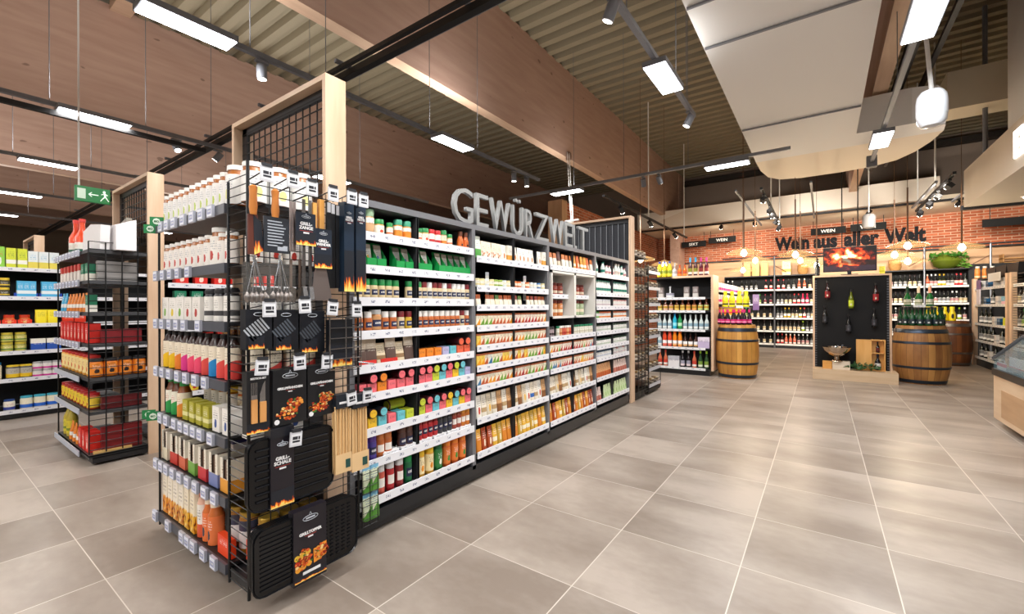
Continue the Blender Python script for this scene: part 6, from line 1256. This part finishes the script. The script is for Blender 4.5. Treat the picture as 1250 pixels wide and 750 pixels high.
yk = fl('yk', g_bottle, .06, .3, mat('#e8d020', .4), mat('#f0e030', .4), pack('#f0d820', '#1c1c1c', '#222', 'blob'), sh=.5, nr=.55, lz=(.1, .5), caph=.25)
for k, dx in enumerate((-.22, -.1, .04, .16)): put('yellow_bottle', yk, (2.1 + dx, 12.95, .942), 0, f'yellow bottle on the far barrel, {nth(k + 1)} of 4 from left', 'bottle', 'yellow bottles on the far barrel')
# ---------------------------------------------------------------- wine wall
WY = 15.4; WZ = [1.782, 1.34, .922, .529, .136]
kinds = {'c': ('#18140f', '#2a1418', '#efe6d4', '#c9b48a', 'dark wine bottle, cream label'), 'w': ('#161a14', '#202020', '#f2f0ec', '#888', 'dark wine bottle, white label'), 'r': ('#1c1010', '#b8202a', '#d8262e', '#f0e0d0', 'dark wine bottle, red label'),
         'm': ('#241018', '#7a1c34', '#e8dcc8', '#7a1c34', 'wine bottle, claret capsule'), 'g': ('#1c3a1c', '#3a9a3a', '#e8e4c0', '#7a9a3a', 'green wine bottle'), 'y': ('#1c2410', '#c8a01c', '#e8b820', '#fff', 'wine bottle, golden label'),
         'o': ('#d86a4a', '#e8d8c8', '#f0e8e0', '#d85a3a', 'rosé wine bottle'), 'l': ('#20280e', '#8aa81c', '#a8c020', '#fff', 'wine bottle, lime label'), 'p': ('#c8204a', '#c8204a', '#d8305a', '#fff', 'crimson wine bottle'), 'k': ('#101010', '#e0e0e0', '#e8d8cc', '#b88', 'black bottle with silver cap')}
WB = {k: bot(('w', k), v[0], v[1], v[2], v[3], r=.038, h=.31, lz=(.08, .44)) for k, v in kinds.items()}
rows = {('l', 0): 'kk wwww rr|rrwwoocw', ('l', 1): 'kkwwwygmm|wwccrrppcw', ('l', 2): 'mmcgcccc|wwyyccyrwcw', ('l', 3): 'mmwwcccc|cccccclwwr', ('l', 4): 'ywwwwccc|rroookkkww',
        ('r', 0): 'rkwwwccw|okkyywwrrw', ('r', 1): 'kkccwwww|kkkwwwkkcc', ('r', 2): 'wkkwwwww|wwwwwwlk', ('r', 3): 'wwwcccww|wwcckkww', ('r', 4): 'wwwcccww|wwcckkww'}
for side, X0, X1, wh in (('l', -2.55, -.05, 'left of the display board'), ('r', 1.35, 3.0, 'right of the display board')):
    mid = -1.163 if side == 'l' else 2.17
    for j, (a, b) in enumerate(((X0, mid), (mid, X1))):
        o = empty('wine_shelf', (a, WY, 0), label=f'black wall shelf of wine bottles {wh}, {"first" if j == 0 else "second"} section', cat='shelf'); w_ = b - a - .003
        MB().box(0, 0.01, 0, w_, .45, .09).obj('plinth', mat('#121316', .4), o); MB().box(0, .44, .1, w_, .46, 2.18).obj('back_panel', mat('#0e0e10', .7), o)
        MB().box(0, 0, 2.18, w_, .46, 2.21).obj('top_board', mat('#222224', .5), o); MB().box(0, 0, .091, .02, .439, 2.179).obj('side_panel', mat('#1b1b1d', .5), o)
        for i, z in enumerate(WZ):
            s = MB().box(.021, 0, z - .03, w_, .439, z - .014).obj('shelf_board', mat('#232325', .5), o); MB().box(.021, -.01, z - .05, w_ - .01, 0, z).obj('price_rail', rail_mat('#f0eee8', .2, 'x'), s)
            seq = rows[(side, i)].split('|')[j]; items = []
            seq = seq if side == 'r' or j == 1 else seq
            for ch in seq:
                items += [None] if ch == ' ' else [It(kinds[ch][4], 'wine_bottle', WB[ch])]
            shelf_row('-y', WY, z - .013, a + .03, b - .03, items, f'{ORD[i] if i < 4 else "bottom"} wine shelf, {"first" if j == 0 else "second"} section {"left" if side == "l" else "right"}', f'wine on the {ORD[i] if i < 4 else "bottom"} shelf, {"first" if j == 0 else "second"} section {wh}')
o = empty('steel_frame', (0, 15.35, 0), label='steel pipe frame standing in front of the wine wall', cat='frame')
for x_ in (-1.163, 2.17, 3.35): MB().tube((x_, 0, 0), (x_, 0, 2.78), .022, 8).obj('upright_pipe', mat('#8a8f98', .35, .8), o)
MB().tube((-2.6, 0, 2.78), (4.6, 0, 2.78), .02, 8).obj('top_pipe', mat('#4a4c52', .35, .6), o)
for x_ in (-1.163, 2.17, 3.35): MB().tube((x_, 0, 2.5), (x_ + (-.3 if x_ > 0 else .3), 0.0, 2.3), .015, 6).obj('brace', mat('#7a5a44', .5), o)
for k, x_ in enumerate((-1.92, -1.68, -1.44)):
    b = empty('wooden_crate', (x_, 15.6, 2.21), label=f'upright pale wooden crate on the wine shelf, {nth(k + 1)} of 3 from left', cat='crate', group='upright crates on the wine shelf')
    MB().box(-.1, -.08, 0, .1, .08, .4).obj('crate_body', wood('#d8a860', '#e8c07c', 'z'), b); MB().box(-.1, -.086, .0, -.075, -.08, .4).box(.075, -.086, 0, .1, -.08, .4).obj('slat', wood('#c89850', '#d8b06c', 'z'), b)
put('yellow_box', good('ybx', g_carton, .22, .15, .42, pack('#e8dca0', '#e8c030', '#666', 'band')), (-.86, 15.55, 2.21), 0, 'cream and yellow box on the wine shelf near the screen', 'box')
for k, (x_, r_) in enumerate(((-.45, .14), (1.62, .14))):
    b = MB().lathe([(r_ * .7, 0), (r_, .1), (r_ * .95, .28), (r_ * .8, .3)], 16).obj('wicker_basket', wood('#a8713a', '#c89858', 'x', .8, 4), loc=(x_ if k else -.45, 15.6, 2.21), label=['pale wicker basket left of the screen', 'wicker basket right of the screen'][k], cat='basket')
b = MB().lathe([(.12, 0), (.25, .08), (.3, .2), (.22, .34), (.2, .36)], 20).obj('glass_demijohn', mat('#5c6a20', .1), loc=(2.62, 15.62, 2.21), label='big green glass demijohn under the trailing plant', cat='demijohn')
def leaves(name, c, spread, n, s, m_, rnd, **t):
    rr = random.Random(rnd); mb = MB()
    for i in range(n):
        a = rr.uniform(0, 2 * pi); q = rr.random() ** .5; x = spread[0] * q * cos(a); y = spread[1] * q * sin(a); z = rr.uniform(0, spread[2]) * (1 - q * .5)
        d = Vector((rr.uniform(-1, 1), rr.uniform(-1, 1), rr.uniform(-.3, 1))).normalized(); u = d.orthogonal().normalized(); p = Vector((x, y, z)); L = s * rr.uniform(.7, 1.3)
        nrm = d.cross(u) * L * .08
        mb.add([p, p + d * L * .5 + u * L * .28 + nrm, p + d * L, p + d * L * .5 - u * L * .28 + nrm], [(0, 1, 2, 3)])
    return mb.obj(name, m_, loc=c, **t)
leaves('trailing_plant', (2.62, 15.5, 2.48), (.34, .2, .16), 160, .1, mat('#3f7a26', .5), 3, label='green trailing plant over the demijohn on the wine shelf', cat='plant')
leaves('trailing_plant', (2.92, 15.45, 2.22), (.08, .08, .3), 50, .09, mat('#5a8a2a', .5), 8, label='thin tail of the trailing plant hanging right of the demijohn', cat='plant')
# ---------------------------------------------------------------- display board with bottles
BY = 9.55
o = empty('display_board', (-.13, BY, 0), label='black display board with hanging bottles and pale timber frame', cat='display board')
W = 1.08; H0 = .18; H1 = 1.81
MB().box(.03, .0, H0, W - .03, .03, H1 - .03).obj('black_panel', mat('#08080b', .85), o)
MB().box(0, -.03, H0, .03, .06, H1).obj('frame_post', M_oak, o); MB().box(W - .03, -.03, H0, W, .06, H1).obj('frame_post', M_oak, o); MB().box(.03, -.03, H1 - .03, W - .03, .06, H1).obj('frame_top', M_oakx, o)
MB().box(-.0, -.32, 0, W + .05, .12, H0).obj('timber_plinth', wood('#cdb08e', '#dcc4a4', 'x', .5), o)
for xa in (.03, W - .06):
    m = MB()
    for k in range(36): m.box(xa, -.004, H0 + .02 + k * .043, xa + .03, .0, H0 + .045 + k * .043)
    m.obj('perforated_strip', mat('#5a5c62', .4, .4), o)
for k, (x_, z_, gc, lc, nm_) in enumerate(((.085, 1.385, '#2a1014', '#8a1c24', 'upper left with red label'), (.415, 1.225, '#5f6a12', '#c8d83a', 'upper middle in olive green'), (.742, 1.325, '#2a1014', '#a01c24', 'upper right with red label'), (.048, .95, '#141416', '#2a2a2e', 'lower left, black'), (.38, .80, '#141416', '#3a3a40', 'lower middle, black'), (.72, .905, '#141416', '#2e2e34', 'lower right, black'))):
    put('display_bottle', bot(('db', gc, lc), gc, '#101012', lc, '#d8d8c0' if k < 3 else '#55555c', r=.037, h=.33, det=True, lst_='blob'), (x_ , BY - .055, z_), 0, f'wine bottle mounted on the black display board, {nm_}', 'bottle')
o = empty('fire_screen', (.395, 9.6, 1.81), label='flat screen showing a log fire on top of the display board', cat='screen')
MB().box(-.37, -.02, .06, .37, .025, .49).box(-.12, -.05, 0, .12, .08, .012).box(-.03, .0, .01, .03, .02, .1).obj('screen_housing', mat('#0c0c0e', .3), o)
m_, nt, b = _new(('fire',)); v, (gx, gy, gz) = coords(nt, 'Generated')[0], coords(nt, 'Generated')[1][0:3]
n1 = noise(nt, v, 5.5, 6, (1.4, 1, .8), (2.3, 0, 1)); hh_ = mth(nt, 'SUBTRACT', 1.0, mth(nt, 'ABSOLUTE', mth(nt, 'SUBTRACT', gz, .58)))
dx_ = mth(nt, 'SUBTRACT', 1.05, mth(nt, 'MULTIPLY', mth(nt, 'ABSOLUTE', mth(nt, 'SUBTRACT', gx, .45)), 1.1)); f_ = mth(nt, 'MULTIPLY', mth(nt, 'MULTIPLY', n1, hh_), dx_)
log = mth(nt, 'LESS_THAN', mth(nt, 'ABSOLUTE', mth(nt, 'ADD', mth(nt, 'SUBTRACT', gz, .46), mth(nt, 'ADD', mth(nt, 'MULTIPLY', mth(nt, 'SUBTRACT', gx, .5), .25), mth(nt, 'MULTIPLY', n1, .1)))), mth(nt, 'MULTIPLY', mth(nt, 'GREATER_THAN', gx, .34), .12))
fc = ramp(nt, f_, [(.2, '#0a0302'), (.27, '#5a1206'), (.34, '#e04a1a'), (.42, '#ff9a5a'), (.5, '#fff0d0')]); fc = mixc(nt, mth(nt, 'MULTIPLY', log, .85), fc, srgb('#1c0c0a'))
low_ = mth(nt, 'LESS_THAN', mth(nt, 'ADD', gz, mth(nt, 'MULTIPLY', n1, .25)), .34); fc = mixc(nt, mth(nt, 'MULTIPLY', low_, .8), fc, srgb('#2a1c28'))
nt.links.new(fc, b.inputs['Base Color']); nt.links.new(fc, b.inputs['Emission Color']); b.inputs['Emission Strength'].default_value = 1.3
MB().box(-.355, -.022, .075, .355, -.02, .475).obj('fire_picture', m_, o)
for dx in (-.1, .12): MB().tube((dx, 0, .49), (dx, 0, 3.9), .008, 6).obj('ceiling_rod', M_black, o)
put('dark_bottle', bot('dkk', '#101216', '#101010', '#1c1c22', '#333', det=True), (-.06, 9.58, 1.81), 0, 'dark bottle standing left of the fire screen', 'bottle')
put('yellow_carton', good('ycx', g_carton, .07, .05, .12, pack('#e8e04a', '#c8c020', '#666', 'band')), (.83, 9.58, 1.81), 0, 'small yellow carton right of the fire screen', 'carton')
# objects on the plinth
b = empty('wooden_box', (.2, 9.36, .1815), label='low whitewashed wooden box under the silver bowl', cat='box')
MB().box(-.05, -.07, 0, .19, .07, .14).obj('box_body', wood('#dccbb4', '#e8dac6', 'x', .6), b); MB().box(-.19, -.05, 0, -.055, .07, .13).obj('honey_side', wood('#d89a4a', '#e2ac62', 'x', .5), b)
c_ = empty('champagne_bowl', (.21, 9.33, .322), label='silver pedestal bowl with bottles resting in it', cat='bowl')
MB().lathe([(.085, 0), (.08, .01), (.04, .03), (.035, .07), (.06, .085), (.13, .12), (.18, .18), (.205, .24), (.2, .24), (.17, .18), (.12, .13), (.02, .1)], 32, cap=False).obj('bowl', mat('#c8b8a8', .15, 1.0), c_)
for k, (dx, a_) in enumerate(((-.06, .5), (.04, .25))):
    q = put('miniature_bottle', bot(('mini', k), '#2a2c34', '#5a5c66', '#8a8c94', '#444', r=.025, h=.17, det=True), (.21 + dx, 9.33, .46), 0, ['dark bottle leaning left in the silver bowl', 'dark bottle leaning right in the silver bowl'][k], 'bottle'); q.rotation_euler = (.5, a_, 0)
b = empty('wine_box', (.476, 9.40, .1815), label='open wooden wine gift box with sliding lid and compartments', cat='box'); wo = wood('#d89c50', '#e6b26c', 'z', .5)
MB().box(0, 0, 0, .19, .02, .52).obj('lid_panel', wo, b)
MB().box(.19, 0, 0, .205, .1, .52).box(.365, 0, 0, .38, .1, .52).box(.205, 0, .505, .365, .1, .52).box(.205, 0, .29, .365, .1, .305).box(.205, .09, 0, .365, .1, .505).box(.205, 0, 0, .365, .1, .012).obj('compartment_frame', wo, b)
put('boxed_bottle', bot('bx1', '#12141c', '#202434', '#e8e4e0', '#1c3a6a', r=.04, h=.27, det=True, lst_='blob'), (.476 + .285, 9.445, .195), 0, 'dark bottle standing in the lower wine box compartment', 'bottle')
put('boxed_bottle', bot('bx2', '#1a1410', '#101010', '#6a1c1c', '#222', r=.026, h=.18, det=True), (.476 + .285, 9.445, .487), 0, 'small dark bottle in the upper wine box compartment', 'bottle')
leaves('leaf_garland', (.55, 9.31, .215), (.22, .06, .09), 120, .06, mat('#2f5a2e', .5), 5, label='dark green leaf garland lying on the plinth', cat='garland', kind='stuff')
# ---------------------------------------------------------------- right-hand wine units
def runit(y0, y1, label, posts):
    o = empty('shelf_unit', (2.68, y0, 0), label=label, cat='shelf'); L = y1 - y0
    MB().box(.02, 0, 0, .5, L, .12).obj('plinth', M_black, o); MB().box(.5, 0, .1, .53, L, 1.8).obj('back_panel', gm_in, o); MB().box(.05, 0, 1.8, .53, L, 1.82).obj('top_board', gm_in, o)
    for q in posts: MB().box(-.03, q, 0, .04, q + .1, 1.84).obj('timber_post', M_oak, o)
    for z in (1.63, 1.29, .9, .55, .2):
        s = MB().box(0, .1, z - .02, .5, L, z).obj('shelf_board', gm_in, o); MB().box(-.006, .1, z - .045, 0, L, z + .005).obj('price_rail', rail_mat('#f0f0ee', .15, 'y'), s)
    return o
runit(11.25, 13.45, 'dark wine accessory unit between two timber posts on the right', (0, 2.1))
runit(8.8, 11.15, 'dark shelf unit at the right edge behind the chilled counter', (2.24,))
m = MB()
for k in range(38): m.tube((2.655, 10.55, .15 + k * .043), (2.655, 10.98, .15 + k * .043), .004, 4)
m.obj('wire_grid_panel', M_wire, label='black wire grid beside the right timber post', cat='grid panel')
acc = [(fl('a1', g_carton, .2, .12, .14, pack('#6ab8d8', '#f0c0d0', '#fff', 'low')), 'blue and pink carton', 'gift_carton', 'carton'), (fl('a2', g_carton, .14, .12, .15, pack('#e8e4e0', '#c8c8cc', '#446', 'band')), 'white carton', 'gift_carton', 'carton'), (WB['w'], 'dark bottle, white label', 'wine_bottle', 'bottle'), (fl('a3', g_carton, .12, .12, .14, mat('#e0e820', .5)), 'lime yellow carton', 'gift_carton', 'carton'), (fl('a4', g_carton, .18, .12, .12, pack('#1f5a8a', '#123', '#fff', 'band')), 'dark blue carton', 'gift_carton', 'carton')]
for i, (z, seq) in enumerate(((1.63, (1, 4, 1, 1)), (1.29, (1, 4, 2, 1, 0)), (.9, (2, 2, 2, 1, 4, 3)), (.55, (2, 2, 2, 2, 1, 2, 2)), (.2, (2, 2, 1, 2, 2, 2)))):
    shelf_row('-x', 2.68, z, 13.25, 11.45, [It(acc[q][1], acc[q][2], acc[q][0], acc[q][3]) for q in seq], f'{ORD[i] if i < 4 else "bottom"} shelf, right wine unit', f'goods on the {ORD[i] if i < 4 else "bottom"} shelf of the right wine unit')
    if i: shelf_row('-x', 2.68, z, 11.0, 8.95, [It(kinds[c][4], 'wine_bottle', WB[c]) for c in ['wwgwcwgwrwcw', 'cwwrwgwcwwcw', 'wglgwcwwgwcw', 'cwcwwgwcwwww', 'wwcwgwwwcwrw'][i]], f'{ORD[i] if i < 4 else "bottom"} shelf, right edge unit', f'wine on the {ORD[i] if i < 4 else "bottom"} shelf of the right edge unit')
for k in range(3): put('juice_bottle', bot('jb', '#e0904a', '#f0ece4', '#f0d8b0', '#e8802a', r=.045, h=.26, sh=.7, nr=.6), (2.72 + k * .11, 13.36, 1.84), 0, f'white-capped amber bottle on the timber post unit, {nth(k + 1)} of 3', 'bottle', 'amber bottles on the right unit')
MB().box(-.01, -.13, 0, .0, .13, .5).obj('purple_poster', pack('#e6dfe8', '#7a5a8a', '#a33', 'top'), loc=(2.655, 12.95, 1.29), label='white poster with purple head on the right wine unit', cat='poster')
for k, yy in enumerate((12.75, 12.13, 11.51)):
    b = MB().prism([(-.24, 0), (.24, 0), (.3, .2), (-.3, .2)], -.2, .2, ax=Matrix.Rotation(pi / 2, 4, 'X') @ Matrix.Translation((0, 0, 0))).obj('black_crate', mat('#26262a', .5), loc=(2.98, yy, 1.825), rz=pi / 2, label=f'black crate on top of the right wine unit, {nth(k + 1)} from the post', cat='crate')
MB().box(-.005, -.35, 0, .005, .35, .16).obj('white_shelf_sign', mat('#eceae6', .5), loc=(2.64, 11.9, 1.72), label='blank white sign strip on top of the right wine unit', cat='sign')
b = MB().box(-.3, -.15, 0, .3, .15, .02).box(-.3, -.15, .1, .3, .15, .12).box(-.3, -.15, 0, -.28, .15, .22).box(.28, -.15, 0, .3, .15, .22).obj('slatted_crate', wood('#b8864a', '#cc9c60', 'x'), loc=(3.9, 15.7, 2.3), label='open wooden crate above the far right shelf', cat='crate')
MB().box(3.0, 15.5, 0, 5.5, 15.95, 2.3).obj('wall_cupboard', mat('#1b1b1d', .6), kind='structure')
# ---------------------------------------------------------------- chilled counter
o = empty('chilled_counter', (1.5, 4.2, 0), label='chilled counter with pale timber side and sloping glass', cat='counter'); L = 6.79 - 4.2
MB().box(.12, -.2, 0, 1.3, L - .12, .1).obj('recessed_base', mat('#2a2522', .5), o)
MB().box(0, -.2, .07, 1.4, L, .55).obj('timber_body', wood('#cfae8c', '#dcc0a0', 'y', .45), o)
m = MB()
for k in range(26): m.box(-.004, .15 + k * .085, .13, .0, .19 + k * .085, .39)
MB().box(-.003, .12, .12, 0, L - .25, .4).obj('vent_panel', wood('#b58f6a', '#c39e78', 'y', .5), o)
MB().box(-.012, -.2, .53, 1.41, L + .01, .60).obj('black_rim', mat('#181c22', .3), o)
MB().add([(0, L, .6), (0, L, .705), (0, L - .86, .985), (0, 0, 1.22), (0, 0, .6), (.012, L, .6), (.012, L, .705), (.012, L - .86, .985), (.012, 0, 1.22), (.012, 0, .6)], [(4, 3, 2, 1, 0), (5, 6, 7, 8, 9)]).obj('side_glass', mat('#7fa0ac', .05, 0, 0, .35), o)
MB().tube((0, L, .705), (0, L - .86, .985), .016, 8).tube((0, L - .86, .985), (0, 0, 1.22), .016, 8).obj('glass_edge', mat('#33506a', .25, .4), o)
MB().add([(0, L, .705), (1.4, L, .705), (1.4, L - .86, .985), (0, L - .86, .985)], [(0, 1, 2, 3)]).obj('front_glass', mat('#9ab4bc', .05, 0, 0, .3), o)
MB().box(.03, 0, .60, 1.38, L - .05, .62).obj('display_deck', mat('#d8dadc', .3, .5), o)
MB().box(.014, L - .32, .60, .02, L - .05, .68).box(.014, L - 1.0, .66, .02, L - .42, .76).obj('price_strip', pack('#f3efee', '#e86a80', '#c33', 'band'), o)
cc = ['#2a5a9a', '#d8d8d0', '#c84a3a', '#e8c0a0', '#2a7a8a', '#e8e0d0', '#8a2a2a', '#3a8a5a']
for i in range(9):
    for j in range(3):
        put('chilled_pack', good(('cp', (i * 3 + j) % 8), g_carton, .16, .14, .08, pack(cc[(i * 3 + j) % 8], '#f0f0ea', '#333', 'top')), (1.68 + j * .24, 6.5 - i * .24, .62), pi / 2, f'{["blue", "white", "red", "peach", "teal", "cream", "dark red", "green"][(i * 3 + j) % 8]} chilled pack, {nth(i + 1)} from the counter end, {["first", "second", "third"][j]} row', 'pack', 'packs in the chilled counter')
